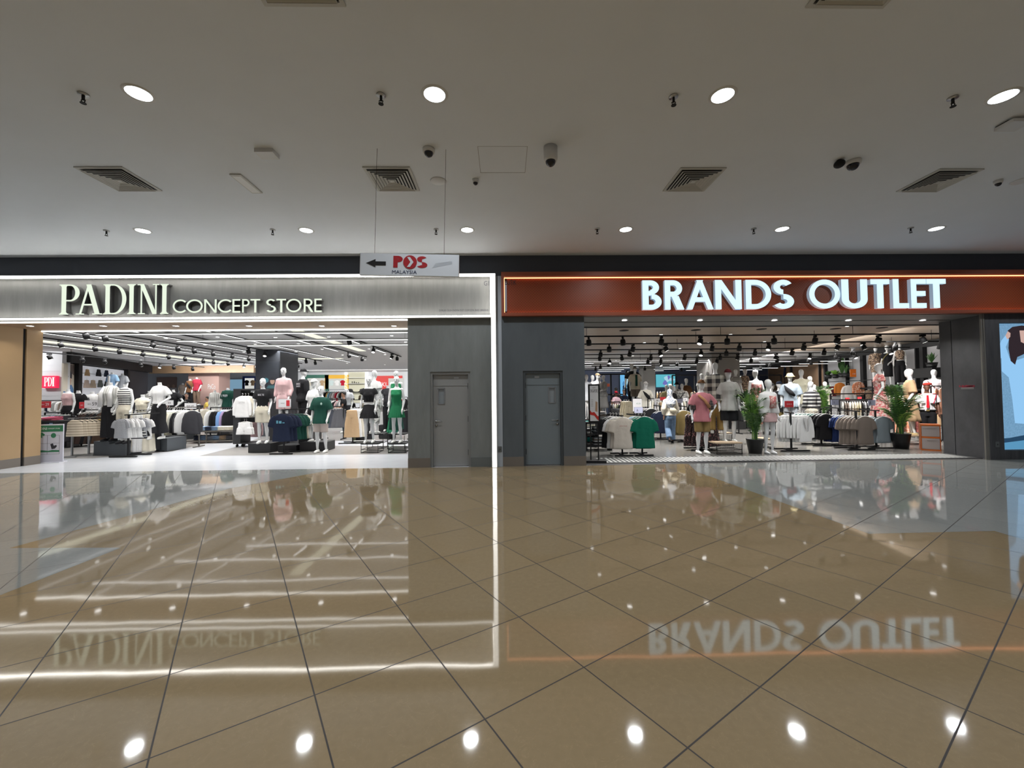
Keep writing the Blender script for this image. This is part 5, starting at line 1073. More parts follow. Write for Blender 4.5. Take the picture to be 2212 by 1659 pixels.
for px, pt, lab, t, b in ((394, 828, 'headless mannequin in beige tee and black trousers left of the brown tee one', C(.48, .4, .34), cBlack), (410, 819, 'headless mannequin in brown tee with dark sling bag before the pink pillar', cBrown, cBlack), (424.5, 815.5, 'headless mannequin in dark red tee and brown trousers before the pink pillar', C(.3, .02, .04), C(.15, .1, .07)), (441, 827, 'headless mannequin in sage green jacket over white tee before the pink pillar', C(.2, .22, .17), C(.28, .24, .2))):
    figure(px, pt, pt+60 if pt < 825 else pt+54, lab, False, 'relax', head='none', top=dict(m=t, sleeve=.9, off=.035), bottom=dict(m=b, length=1.0, wide=.02), shoes=SHOE,
           extras=(lambda e: MB().tube([(-.17, -.08, 1.45), (0, -.185, 1.28), (.15, -.16, 1.1)], [.015, .07, .06], 10, flat=.5).build('sling_bag', cBlack, e)) if px == 410 else None)
figure(491, 838, 925, 'headless mannequin in dark green tee printed with large white number', False, 'stand', head='none', Y=16.6, top=dict(m=cGreen, sleeve=1.0, off=.04), bottom=dict(m=cBlack, length=1.0), extras=chest_print('1989', CARD, .24, .1, -.19, 1.3))
figure(463, 843, 925, 'headless mannequin in long beige striped coat right of the pink pillar', True, 'stand', head='none', Y=18, top=dict(m=pStripeV, sleeve=1.7, hem=.8, off=.04), bottom=dict(m=cTan, length=.9))
figure(567, 821, 958, 'mannequin in black printed tee and cream shorts on black plinth', True, 'relax', .25, top=dict(m=cBlack, sleeve=.7, hem=1.03, off=.03), bottom=dict(m=cCream, length=.4, off=.03), shoes=SHOE, extras=chest_print('BASIC TEE', CARD, .16, .05, -.165, 1.36))
figure(612, 798, 926, 'tall mannequin in pale pink sweatshirt and matching pink shorts', True, 'relax', .1, top=dict(m=cPink, sleeve=1.85, hem=1.02, off=.045), bottom=dict(m=cPink, length=.4, off=.04), shoes=SHOE)
figure(655, 795, 927.5, 'tall mannequin in black sweatshirt, black cap and wide black trousers', False, 'stand', 2.6, top=dict(m=cBlack, sleeve=1.85, off=.045), bottom=dict(m=cBlack, length=.95, wide=.06), shoes=SHOE, cap=(cBlack,), extras=lambda e: (text('BASIC', CARD, .2, .05, (0, .17, 1.38), e, math.pi, 'back_print'), text('BASIC', CARD, .2, .05, (0, .17, 1.31), e, math.pi, 'back_print')))
figure(678, 821, 955, 'mannequin in white cap, white tee and black shorts behind the green tee one', True, 'relax', -.2, top=dict(m=cWhite, sleeve=.8, hem=1.0, off=.035), bottom=dict(m=cBlack, length=.42, off=.03), shoes=SHOE, cap=(cWhite,))
figure(693, 833.7, 978, 'mannequin in dark green tee and stone shorts standing at shop threshold', False, 'relax', 0, floor=True, top=dict(m=cGreen, sleeve=.95, hem=.8, off=.045), bottom=dict(m=C(.42, .36, .33), length=.42, off=.02), shoes=SHOE, stand=None, extras=lambda e: MB().ball((.09, -.185, 1.34), (.028, .012, .035)).build('chest_logo', mat('print_mint', (.4, .55, .5), .6), e))
figure(797, 817, 957, 'mannequin in black crop tee and black pleated tennis skirt on wire riser', True, 'relax', .1, top=dict(m=cBlack, sleeve=.45, hem=1.12, off=.02, neck=1.49), bottom=dict(k='skirt', m=cBlack, hem=.68, flare=.3, pleat=.1), shoes=SHOE, extras=scarf_belt(1.06, cWhite, .15))
figure(809, 804, 937, 'all white mannequin seen from behind on the taller wire riser', True, 'stand', 2.9, top=dict(m=cWhite, sleeve=.6, hem=1.0, off=.03), bottom=dict(m=pPaint, length=.75, off=.03), shoes=SHOE)
figure(857, 817, 957, 'mannequin in bright green halter top and green pleated skirt on wire riser', True, 'relax', -.05, top=dict(m=C(.015, .17, .07), sleeve=0, hem=1.0, off=.012, neck=1.46), bottom=dict(k='skirt', m=C(.012, .14, .06), hem=.7, flare=.26, pleat=.1), shoes=SHOE)
figure(856, 805, 937, 'mannequin in green top standing behind the green tennis outfit one', True, 'stand', 0, top=dict(m=C(.015, .17, .07), sleeve=0, hem=1.0, off=.012, neck=1.46), bottom=dict(m=cGreen, length=.95, wide=.08), shoes=SHOE)
figure(837.5, 833, 932, 'headless mannequin in charcoal tee and black trousers between the tennis outfits', True, 'akimbo', head='none', Y=14.9, top=dict(m=cCharc, sleeve=.45, hem=1.04, off=.02), bottom=dict(m=cBlack, length=1, wide=.02), shoes=SHOE)
figure(750.5, 842, 930, 'headless mannequin in pale grey wrap top behind the shop assistant', True, 'relax', head='none', Y=17.6, top=dict(m=C(.5, .52, .55), sleeve=.7, hem=1.0), bottom=dict(m=cCharc, length=.9))
# people in the left shop
def hair_mesh(long_=False, bun=False):
    m = MB(); m.rings_z([(1.7, 0, .03, .06, .07), (1.74, 0, .02, .082, .095), (1.79, 0, .012, .083, .1), (1.83, 0, .008, .062, .08), (1.85, 0, .005, .02, .03)], 18)
    if long_: m.tube([(0, .07, 1.78), (0, .1, 1.65), (0, .1, 1.45)], [.06, .08, .06], 12)
    return m.mesh('hair', HAIR, True)
def face_bits(e, sk):
    for s in (-1, 1):
        MB().ball((s*.03, -.096, 1.725), (.012, .006, .006), 8, 6).build('eye', CARD, e); MB().ball((s*.03, -.101, 1.725), (.005, .003, .005), 6, 4).build('pupil', INK, e); MB().box(s*.03-.016, s*.03+.016, -.106, -.1, 1.74, 1.746).build('eyebrow', HAIR, e)
    MB().ball((0, -.103, 1.652), (.022, .008, .006), 8, 4).build('lips', mat('lips', (.3, .09, .08), .5), e)
def shopper(e, hair=True, long_=False, sk=None):
    if hair: obj('hair', cached(hair_mesh, long_), e)
    face_bits(e, sk)
figure(742, 847, 935, 'person in black polo and blue jeans facing left at the clothes rails', False, 'work', -1.2, Y=17.4, skin=SKIN, name='person', cat='person', top=dict(m=cBlack, sleeve=.6), bottom=dict(m=pDenim, length=1), shoes=SHOE, extras=lambda e: shopper(e))
figure(447, 859, 930, 'person with dark hair in yellow top browsing near the pink pillar', False, 'work', -.8, Y=20, skin=SKIN, name='person', cat='person', top=dict(m=C(.65, .48, .1), sleeve=.7), bottom=dict(m=pDenim, length=1), shoes=SHOE, extras=lambda e: shopper(e))
figure(402, 860, 935, 'person with dark hair and black top behind the price boards', True, 'stand', .5, Y=20.5, skin=SKIN, name='person', cat='person', top=dict(m=cBlack, sleeve=.9), bottom=dict(m=cBlack, length=1), shoes=SHOE, extras=lambda e: shopper(e, long_=True))
# rows of hanging clothes, front
cro = ramp_mat('crochet_cream', 'stripe', [(.3, .24, .17), (.6, .52, .4)], 14, .9, pos=[0, .28]); croY = ramp_mat('crochet_yellow', 'stripe', [(.35, .22, .05), (.7, .5, .16)], 14, .9, pos=[0, .28])
row('vest', 162, 906, 943, 10.95, [cro]*5+[croY]*3, (.075, .05), ('cream crochet knit vest with V neck, front of its row', 'crochet knit vest hanging behind the front cream one'), 'crochet vests on the left stand', .12, HANG_B)
stand(158, 11.05, 1.02, 'steel two-post stand of crochet vests, left post', w_=.5, depth=.5, m_=STEEL, dirx=.5); stand(194, 11.3, 1.02, 'steel stand right post under the yellow crochet vests', w_=.55, m_=STEEL, depth=.4)
gk = mat('grey_knit', (.3, .31, .33), .9, bump=.6, bscale=50)
row('tee', 261, 904, 947, 10.75, [gk, cWhite, cWhite, cWhite, gk, cWhite], (.075, .06), ('grey knit tee with white sleeves, front of its row', 'white or grey knit tee behind the grey front one'), 'knit tees behind the grey one', .05, HANG_B)
stand(279, 10.95, 1.1, 'black stand carrying the grey knit tees and white skirts', w_=.7, depth=.6, dirx=.3)
side_row('longskirt', 285, 314, 893, 977, 11.35, [cWhite, cCream, cWhite, cWhite, cCream], 'long white pleated skirt on rail beside the black skirts', 'long white skirts on the rail', .7, Yb=11.5)
side_row('longskirt', 320, 336, 893, 974, 11.6, [cBlack]*4, 'long black skirt on rail beside the white skirts', 'long black skirts on the rail', .9, Yb=11.9)
rail_rack(At(283, 890, 11.35).x, 11.35, At(342, 890, 11.9).x, 11.95, At(300, 887, 11.4).z, 'black rail carrying long white and black skirts')
row('crop', 297, 925, 948, 10.95, [pStripe2, cBlack], (.05, .05), 'striped knit crop top hung low right of the knit tees', 'striped crop tops low on the stand', .2, HANG_B)
side_row('long', 357, 402, 886, 939, 12.9, [C(.55, .38, .2), cBlack, cBlack, cCream, C(.5, .5, .36), cCream, C(.45, .45, .4), cBlack, cCharc, C(.55, .55, .55)], 'jacket or long sleeve top edge-on along the grey rail', 'jackets edge-on along the grey rail', 1.1, rack=None)
rail_rack(At(350, 880, 12.9).x, 12.9, At(428, 880, 12.9).x, 12.95, At(380, 880, 12.9).z, 'grey steel rail carrying jackets and long sleeve tops', mat('grey_steel', (.12, .11, .1), .4, .5))
row('long', 416, 886, 938, 12.65, [cCharc], (0, 0), 'charcoal zip jacket facing front at end of the rail', 'g')
side_row('long', 430, 444, 884, 915, 16, [cCream, pStripeV, cCream], 'cream or striped cardigan on the middle rail', 'cardigans on the middle rail', .9); side_row('long', 446, 458, 884, 915, 16.2, [cCharc, cOlive, cOlive], 'charcoal or olive top on the middle rail', 'olive tops on the middle rail', .9)
side_row('long', 461, 502, 885, 925, 15, [cWhite, C(.5, .5, .5), cBlack, cBlack, cBlack, C(.2, .35, .65), C(.22, .4, .7), cLil, cBlack, cBlack], 'long sleeve top edge-on on rail left of the black gondola', 'tops on rail left of the black gondola', 1.0, rack='black rail left of the black gondola')
side_row('long', 82, 138, 868, 890, 15.6, [cBlack, cPink, cWhite, cWhite, cNavy, cWhite, cGrey, cWhite, cTaupe], 'small hanging top on the upper rail under the red sign', 'tops on upper rail under the red sign', 1.0, rack='steel rail under the red sign')
side_row('trousers', 104, 148, 896, 955, 13.2, [cBlack, cBlack, cNavy, pDenim, cBlack, cBlack, cCharc], 'dark trousers hung edge-on behind the care sign', 'dark trousers behind the care sign', .8, rack='black rail of dark trousers behind the crochet vests')
side_row('dress', 184, 224, 890, 958, 13.4, [C(.04, .025, .02), C(.05, .03, .025), cBlack, C(.04, .025, .02), cBlack, C(.05, .03, .02)], 'dark brown long dress on rail behind the crochet vests', 'dark dresses behind the crochet vests', .9, rack='black rail of dark dresses')
side_row('crop', 152, 205, 884, 896, 14.6, [cWhite, cPink, cGrey, cWhite, cBlack, cWhite, cPink, cGrey], 'pale small top on rail above the crochet vests', 'small tops above the crochet vests', 1.0, rack='steel rail above the crochet vests')
for px, m_ in ((90, cWhite), (112, C(.6, .12, .2))): stack(px, 908, 12.2, 3, .38, .035, [m_, C(.6, .6, .6) if m_ == cWhite else m_], 'folded %s top on the low table behind the care sign' % ('white' if m_ == cWhite else 'coral pink'), 'folded %s tops behind the care sign' % ('white' if m_ == cWhite else 'coral'))
a = At(100, 909, 12.2); e = empty('display_table', (a.x-.2, 12.25, 0), 0, 'dark display table behind the care sign', 'table'); MB().box(-.75, .7, -.3, .4, a.z-.05, a.z-.002).build('table_top', BLACK, e)
for q in (-.65, .6): MB().bar((q, 0, 0), (q, 0, a.z-.05), .05).build('leg', BLACK, e)
# wall display of shorts (on the slanted wall)
for i, (px, py0, py1, m_, lab) in enumerate(((181, 797, 812, C(.4, .26, .14), 'tan shorts hung high left in the lit bay'), (206, 797, 813, cBlack, 'black shorts hung high in the middle of the lit bay'), (223, 799, 814, cNavy, 'dark navy shorts hung high right of the black pair'),
        (180, 820, 838, C(.5, .4, .34), 'beige cargo shorts in the lower row of the lit bay'), (194, 820, 838, C(.52, .42, .32), 'sand shorts beside the beige cargo pair'), (210, 820, 837, C(.12, .13, .12), 'grey cargo shorts in the lower row of the lit bay'), (224, 822, 838, cBlack, 'black shorts at right of the lower row'))):
    p = wa+dv*fx(px)+Vector((dv.y, -dv.x, 0))*.1; s = (At(px, py0, p.y).z-At(px, py1, p.y).z)/.42; e = empty('hanging_shorts', (p.x, p.y, At(px, py0, p.y).z), nrm, lab, 'shorts'); e.scale = (s, s, s); obj('fabric', gmesh('shorts', m_, i % 3), e); obj('hanger', HANG_W, e)
for k, z_ in enumerate((2.62, 2.2)):
    pp_ = wa+dv*((u0+fx(232))/2)+Vector((dv.y, -dv.x, 0))*.09; tag(MB().tube([(-(fx(232)-u0)/2, 0, 0), ((fx(232)-u0)/2, 0, 0)], .012, 8).build('wall_rail', STEEL, None, True, (pp_.x, pp_.y, z_), nrm), '%s steel rail for shorts across the lit bay' % ('upper', 'lower')[k], 'rail')
# black gondola with wheels
Yg = G(550, 966).y; ga, gb = At(504, 840, Yg), At(592, 840, Yg); Wg = gb.x-ga.x; e = empty('mobile_gondola', ((ga.x+gb.x)/2, Yg, 0), 0, 'black freestanding gondola on wheels holding white sweatshirts', 'gondola'); zt_ = ga.z
pxm = Wg/88
MB().box(-Wg/2, -Wg/2+16*pxm, 0, .5, .1, zt_).build('side_panel', PBOX, e); MB().box(Wg/2-9*pxm, Wg/2, 0, .5, .1, zt_).build('side_panel', PBOX, e)
MB().box(-Wg/2+16*pxm, Wg/2-9*pxm, 0, .5, zt_-.05, zt_).build('top_board', PBOX, e); MB().box(-Wg/2+16*pxm, Wg/2-9*pxm, 0, .5, .1, .14).build('bottom_board', PBOX, e); MB().box(-Wg/2+16*pxm, Wg/2-9*pxm, .3, .34, .75, zt_-.12).build('back_panel', PBOX, e)
for q in (-Wg/2+.08, -Wg/2+.24, Wg/2-.1):
    for y in (.08, .42): MB().tube([(q-.015, y, .045), (q+.015, y, .045)], .045, 14).bar((q, y, .06), (q, y, .1), .03).build('caster', BLACK, e)
row('long', 524, 855, 902, Yg-.12, [cWhite, cCream, cWhite], (.05, .06), ('white long sleeve sweatshirt with chest lettering on the black gondola', 'white sweatshirt behind the front one on the gondola'), 'sweatshirts on the black gondola'); row('shorts', 528, 910, 939, Yg-.1, [cWhite, cWhite], (.03, .05), 'white elastic shorts hung low on the black gondola', 'white shorts on the gondola')
row('long', 576, 868, 912, Yg+.2, [cPink, cPink], (.05, .06), 'pale pink sweatshirt at the right side of the black gondola', 'pink sweatshirts on the gondola'); row('long', 552, 905, 944, Yg+.7, [cPink, cPink], (-.05, .06), 'pale pink trousers or top behind the black tee mannequin', 'pink clothes behind the black tee mannequin')
tx = text('CALIFORNIA', mat('print_grey', (.3, .3, .3), .6), .2, .06, (0, -.06, -.2), None); tx.parent = [o for o in COL.objects if o.get('label', '').startswith('white long sleeve sweatshirt with chest')][0]; tx.name = 'chest_print'
# navy tee stand
row('tee', 608, 893, 954, 11.05, [cNavy, cNavy, cNavy], (.07, .06), ('navy tee with pale blue chest print, front of its stand', 'navy tee behind the printed navy one'), 'navy tees on the front stand', .05, HANG_B)
fn = [o for o in COL.objects if o.get('label', '').startswith('navy tee with pale blue')][0]; bp_ = mat('print_skyblue', (.1, .3, .4), .6); MB().box(-.09, -.05, -.062, -.058, -.24, -.17).box(-.03, .03, -.062, -.058, -.24, -.18).box(.05, .1, -.062, -.058, -.235, -.215).build('chest_print', bp_, fn)
row('tee', 632, 893, 950, 11.35, [cGreen]*3, (.06, .06), 'dark green tee behind the navy tees', 'green tees behind the navy ones', .05, HANG_B); row('tee', 644, 893, 948, 11.6, [cWhite, cCream, cWhite], (.05, .06), 'white tee at the back of the navy tee stand', 'white tees at back of navy tee stand', .05, HANG_B)
stand(614, 11.12, 1.18, 'black stand carrying navy, green and white tees', w_=.6, depth=.7, dirx=.5)
card(614.5, 871, 11.3, .33, .22, CARD, 'white price card with red picture above the navy tees', 'SALE', INK, .3, .12, .15, (-.15, .0)); MB().box(.05, .14, -.004, 0, -.08, .08).build('red_picture', REDC, COL.objects['price_card'])
side_row('skirt', 708, 736, 882, 924, 14.8, [C(.05, .055, .07)]*4+[C(.09, .09, .1)]*2, 'slate grey flared skirt on rail beside the shop assistant', 'grey skirts on the rail', .5, rack='black rail of grey skirts')
row('trousers', 760, 884, 945, 13.3, [cTan, cWhite, cCream, cTan], (.06, .07), ('wide tan trousers at front of their stand', 'wide pale trousers behind the tan pair'), 'wide trousers behind the tan pair'); stand(762, 13.4, 1.05, 'black stand carrying wide tan trousers', w_=.8, depth=.5, dirx=.4)
side_row('trousers', 779, 792, 886, 950, 13.6, [cOlive, cBlack, cBlack, cBlack], 'dark trousers on rail right of the tan trousers', 'dark trousers right of the tan ones', .9)
row('tee', 828, 889, 921, 15.4, [cWhite, cMaroon, cMaroon], (.06, .07), 'white or maroon sports tee between the wire risers', 'sports tees between the wire risers'); side_row('dress', 848, 878, 886, 936, 14.6, [C(.015, .12, .06)]*2+[cGreen]*3+[cBlack]*2, 'dark green sports dress on rail behind the tennis mannequins', 'green dresses behind the tennis mannequins', .8, rack='black rail of green dresses')
crate('display_plinth', 818, 845, 918, 942, PBOX, 'black box below the maroon and white sports tees', .5, Y=15)
# hats and bags on shelves
bg_ = At(768, 880, 17.8); e = empty('shelf_unit', (bg_.x, 17.9, 0), 0, 'black shelf unit of hats and bags beyond the tan trousers', 'shelf')
for z_ in (1.05, 1.4, 1.74): MB().box(-.6, .55, 0, .35, z_-.03, z_).build('shelf_board', BLACK, e)
for q in (-.6, .52): MB().box(q, q+.03, 0, .35, 0, 1.75).build('side_frame', BLACK, e)
for i, (dx, z_, lab) in enumerate(((-.32, 1.74, 'black sun hat on left of top shelf'), (.2, 1.74, 'black sun hat on right of top shelf'))): tag(MB().rings_z([(0, 0, 0, .2, .2), (.02, 0, 0, .12, .12), (.1, 0, 0, .1, .1), (.13, 0, 0, .05, .05)], 18).build('sun_hat', cBlack, None, True, (bg_.x+dx, 18.05, z_)), lab, 'hat')
for dx, z_, m_, lab in ((-.3, 1.4, cBlack, 'black handbag on left of middle shelf'), (.2, 1.4, C(.2, .16, .1), 'brown handbag on right of middle shelf'), (-.25, 1.05, cBlack, 'black handbag on left of bottom shelf'), (.25, 1.05, C(.4, .35, .25), 'beige handbag on right of bottom shelf')):
    e = empty('handbag', (bg_.x+dx, 18.05, z_), 0, lab, 'handbag'); MB().rings_z([(0, 0, 0, .17, .07), (.15, 0, 0, .15, .05), (.18, 0, 0, .13, .04)], 16).build('body', m_, e, True); MB().tube([(-.09, 0, .17), (-.07, 0, .26), (.07, 0, .26), (.09, 0, .17)], .008, 6).build('handle', m_, e, True)
# jeans table
Yj = G(440, 958).y; ja, jb = At(400, 930, Yj), At(502, 930, Yj); W_ = jb.x-ja.x; zt_ = At(450, 931, Yj).z
e = empty('display_table', ((ja.x+jb.x)/2, Yj+.35, 0), .04, 'low grey steel table stacked with jeans left of the gondola', 'table'); gs = mat('grey_steel', (.12, .11, .1), .4, .5)
MB().box(-W_/2, W_/2, -.35, .35, zt_-.04, zt_).build('table_top', gs, e); MB().box(-W_/2, W_/2, -.35, .35, .06, .1).build('lower_shelf', gs, e)
for x in (-W_/2+.02, -.1, W_/2-.02):
    for y in (-.33, .33): MB().bar((x, y, 0), (x, y, zt_-.04), .03).build('leg', gs, e)
for i, (px, m_) in enumerate(((412, cCharc), (428, pDenim), (441, C(.2, .28, .4)), (455, cNavy), (468, pDenim), (482, cCream), (494, cCream))): stack(px, 0, Yj+.25, 0, .3, .04, [m_], '', ''); X = At(px, 930, Yj+.25).x; nmm = ('charcoal', 'blue denim', 'pale blue', 'navy', 'washed denim', 'cream', 'ivory')[i]; [folded((X, Yj+.3, zt_+.001+k*.045), .26, .34, .045, m_, 'folded %s garment on top of the grey steel table' % nmm, 'folded %s clothes on the steel table' % nmm) for k in range(3)]
for i, (px, m_) in enumerate(((432, cNavy), (445, pDenim), (459, C(.12, .14, .17)), (472, pDenim), (486, C(.25, .17, .1)), (497, cCharc))): X = At(px, 930, Yj+.25).x; nmm = ('navy', 'mid blue', 'grey denim', 'blue washed', 'brown', 'charcoal grey')[i]; [folded((X, Yj+.3, .101+k*.05), .27, .36, .05, m_, 'folded %s jeans on the lower shelf of the steel table' % nmm, 'folded %s jeans on the lower shelf' % nmm) for k in range(3)]
a = At(438, 924, 15.2); e = empty('display_table', (a.x, 15.5, 0), 0, 'white sloping table of folded tops behind the jeans', 'table'); MB().box(-.55, .9, -.3, .35, a.z-.05, a.z).build('table_top', CARD, e)
for q in (-.45, .8): MB().bar((q, 0, 0), (q, 0, a.z-.05), .06).build('leg', gs, e)
for i, m_ in enumerate((cWhite, cBlack, cCharc, C(.25, .35, .5))): [folded((a.x-.4+i*.36, 15.45, a.z+.001+k*.04), .3, .3, .04, m_, 'folded %s top on white table behind the jeans' % ('white', 'black', 'charcoal', 'pale blue')[i], 'folded %s tops on white table' % ('white', 'black', 'charcoal', 'pale blue')[i]) for k in range(2)]
# price boards and the care sign
card(96.5, 874, 12.9, .36, .2, REDC, 'red price board reading RM29 left of the white one', '29', CARD, .3, .45, .1, (.22, .03), small='RM'); card(177, 875.5, 13.0, .17, .2, REDC, 'narrow red price board partly behind the white RM59 board', 'RM', CARD, .4, .2, .1); card(198, 873, 12.7, .44, .23, CARD, 'white price board reading RM59 above the dark dresses', '59', INK, .33, .45, .1, (.2, .04), small='RM')
card(411, 877, 13.2, .36, .18, CARD, 'white price board above the jacket rail', 'RM 49', INK, .6, .3, .1); card(366, 870, 13.6, .24, .16, CARD, 'small white card with two tiny figures', 'ii', INK, .3, .4, .1)
Yc = 10.1; ca, cb_ = At(75, 915, Yc), At(131.5, 915, Yc-.0); W_ = cb_.x-ca.x; zc = At(105, 916.5, Yc).z
e = empty('care_sign', ((ca.x+cb_.x)/2, Yc, 0), .2, 'white notice board with green header and four care pictures by wood wall', 'notice board'); grn = mat('sign_green', (.03, .18, .09), .5); wb_ = mat('board_white', (.62, .62, .7), .5)
MB().box(-W_/2, W_/2, 0, .03, 0, zc).build('board', wb_, e); MB().box(-W_/2, W_/2, -.1, .14, 0, .012).build('base', wb_, e); MB().box(-W_/2, W_/2, -.004, 0, zc-.18, zc-.03).build('green_header', grn, e); text('PADINI', CARD, .22, .06, (-.12, -.007, zc-.105), e); text('CONCEPT STORE', CARD, .24, .03, (.13, -.007, zc-.105), e)
b = MB()
for q in (-.27, .0, .24): b.box(q-.002, q+.002, -.003, 0, .2, zc-.27)
for z_ in (.2, .46, zc-.27): b.box(-.27, .24, -.003, 0, z_-.002, z_+.002)
b.build('picture_grid', INK, e)
MB().poly([(-.2, .6), (-.1, .6), (-.1, .66), (-.07, .64), (-.05, .68), (-.11, .73), (-.19, .73), (-.25, .68), (-.23, .64), (-.2, .66)], -.005, -.001).build('tee_symbol', grn, e); MB().poly([(.12+math.cos(t)*.05, .65+math.sin(t)*.06) for t in [2*math.pi*i/16 for i in range(16)]], -.005, -.001).build('ball_symbol', grn, e)
MB().poly([(-.27, .25), (.24, .25), (.24, .29), (.1, .3), (.02, .28), (-.1, .3), (-.27, .28)], -.004, -.001).build('green_band', grn, e); MB().poly([(.06, .44), (.09, .32), (.15, .33), (.19, .38), (.18, .42), (.13, .4), (.11, .46)], -.005, -.001).build('hand_symbol', INK, e)
for z_, q, t in ((.52, -.14, 'WASH WITH CARE'), (.52, .12, 'KEEP DRY'), (.22, -.14, 'REUSE'), (.22, .12, 'THANK YOU')): pass
for px0_, px1_, nm, cs in ((672, 696, 'green', [cCream, cWhite, cTan]), (716, 740, 'yellow', [C(.5, .6, .6), cWhite, cRed]), (533, 546, 'navy', [cBlack, cTan])):
    for i, m_ in enumerate(cs): row('tee', px0_+(px1_-px0_)*i/(len(cs)-1), 821, 833, 31.25, [m_], (0, 0), '%s top pinned in the %s framed wall niche' % (('left', 'middle', 'right')[i] if len(cs) == 3 else ('left', 'right')[i], nm), 'g')
# far rails against the back wall
def far_rail(px0_, px1_, py, Y, n, cols, lab, grp, rack, kind='tee', hpx=30):
    side_row(kind, px0_, px1_, py, py+hpx, Y, [cols[i % len(cols)] for i in range(n)], lab, grp, 1.25, rack=rack)
far_rail(668, 742, 846, 26, 16, [cWhite, cBlack, C(.5, .3, .1), C(.2, .4, .5), cGrey, cWhite, cRed], 'small colourful top on the far rail before the green and yellow niches', 'tops on far rail before the niches', 'far rail before the green and yellow niches')
far_rail(520, 552, 846, 25, 7, [cWhite, C(.3, .4, .6), cCharc], 'small top on the far rail left of the black pillar', 'tops on far rail left of the black pillar', 'far rail left of the black pillar')
far_rail(790, 876, 862, 22, 16, [cWhite, cGrey, cRed, cBlack, C(.2, .3, .3), cTan], 'small top on the far rail under the red MIKI sign', 'tops on far rail under the red sign board', 'far rail under the red sign board')
far_rail(700, 740, 866, 20, 9, [cWhite, cBlack, cPink, cGrey], 'small pale top on rail beyond the grey skirts', 'tops on rail beyond the grey skirts', 'far rail beyond the grey skirts')
far_rail(330, 400, 868, 19, 12, [cWhite, cBlack, cPink, cTan, cWhite], 'small top on far rail under the faded poster', 'tops on far rail under faded poster', 'far rail under the faded poster')
# ================================================================ RIGHT SHOP CONTENTS
LW_ = mat('riser_wood', (.4, .3, .2), .5)
wire_table(1548, 1604, 955.5, 982, 'black mesh riser with pale wood top under the maroon cap mannequin', LW_, True, .38)
wire_table(1546, 1582, 934.5, 962, 'black riser with pale wood top under the plaid shirt mannequin', LW_, True, .4, Y=11.6)
wire_table(1652, 1672, 948, 968, 'black wood topped riser behind the white jacket mannequin', LW_, False, .5)
wire_table(1960, 2001, 940.5, 961, 'black riser with pale wood top under the tan dress mannequin', LW_, False, .5)
shirt_strap = lambda m_: (lambda e: MB().tube([(.13, -.1, 1.48), (0, -.185, 1.3), (-.14, -.15, 1.1)], [.014, .016, .014], 8).build('bag_strap', m_, e, True))
def sling(m_):
    return lambda e: MB().tube([(-.15, -.1, 1.47), (-.08, -.18, 1.36), (.03, -.2, 1.24), (.13, -.17, 1.15)], [.012, .055, .07, .03], 10, flat=.5).build('sling_bag', m_, e, True)
figure(1518, 822, 984, 'mannequin in dusty pink tee, tan shorts, brown cap and checked shirt draped over shoulders', False, 'akimbo', 0, 'egg', floor=True, Y=G(1528, 980).y, top=dict(m=cRose, sleeve=.85, hem=.8, off=.04), bottom=dict(m=C(.22, .15, .06), length=.45, off=.02), shoes=SHOE, cap=(cBrown,),
       extras=lambda e: ([MB().tube([(s*.16, .03, 1.5), (s*.235, .0, 1.28), (s*.24, -.02, 1.1)], [.06, .072, .07], 10).build('draped_shirt', ramp_mat('dark_check', 'check', [(.02, .02, .022), (.08, .06, .06), (.16, .13, .12)], 16, .9, const=False), e, True) for s in (-1, 1)], MB().tube([(-.14, -.13, 1.46), (0, -.19, 1.33), (.12, -.18, 1.15)], [.03, .035, .05], 10, flat=.5).build('sling_bag', C(.4, .2, .1), e, True)))
figure(1548, 783, 936, 'tall mannequin in black and white plaid shirt seen from behind', False, 'stand', 2.7, 'egg', top=dict(m=pPlaid, sleeve=1.9, off=.055), bottom=dict(m=C(.3, .2, .07), length=1, wide=.03), shoes=SHOE)
figure(1576, 795, 956, 'mannequin in light grey tee over black, black shorts and maroon cap on mesh riser', False, 'relax', -.2, 'egg', Y=10.35, top=dict(m=C(.42, .42, .4), sleeve=.85, hem=.8, off=.05), bottom=dict(m=cBlack, length=.44, off=.03), shoes=SHOE, cap=(cMaroon,), extras=lambda e: [MB().tube([(s*.225, .03, 1.26), (s*.238, .03, 1.1)], [.055, .052], 12).build('under_sleeve', cBlack, e, True) for s in (-1, 1)])
figure(1635, 802, 934, 'bare shouldered mannequin in long pink floral dress facing away behind first palm', True, 'relax', 3.0, 'egg', top=dict(m=pFlor, sleeve=0, hem=1.0, neck=1.42, off=.014), bottom=dict(k='skirt', m=pFlor, hem=.25, flare=.12))
figure(1663, 824, 980, 'mannequin in open white jacket over pink floral camisole and pink mini skirt', True, 'stand', .05, 'egg', floor=True, top=dict(m=cWhite, sleeve=1.8, hem=1.0, off=.04, nm='jacket'), bottom=dict(k='skirt', m=C(.5, .34, .34), hem=.78, flare=.1, off=.02), extras=lambda e: MB().box(-.062, .062, -.205, -.12, 1.12, 1.42).build('camisole', pFlor, e, True))
figure(1396.5, 823, 925, 'mannequin in white cap, white tee, black sling bag and black trousers', False, 'relax', 0, 'egg', Y=15.9, top=dict(m=C(.6, .58, .52), sleeve=.9, off=.045), bottom=dict(m=cBlack, length=1), shoes=SHOE, cap=(cWhite,), extras=sling(cBlack))
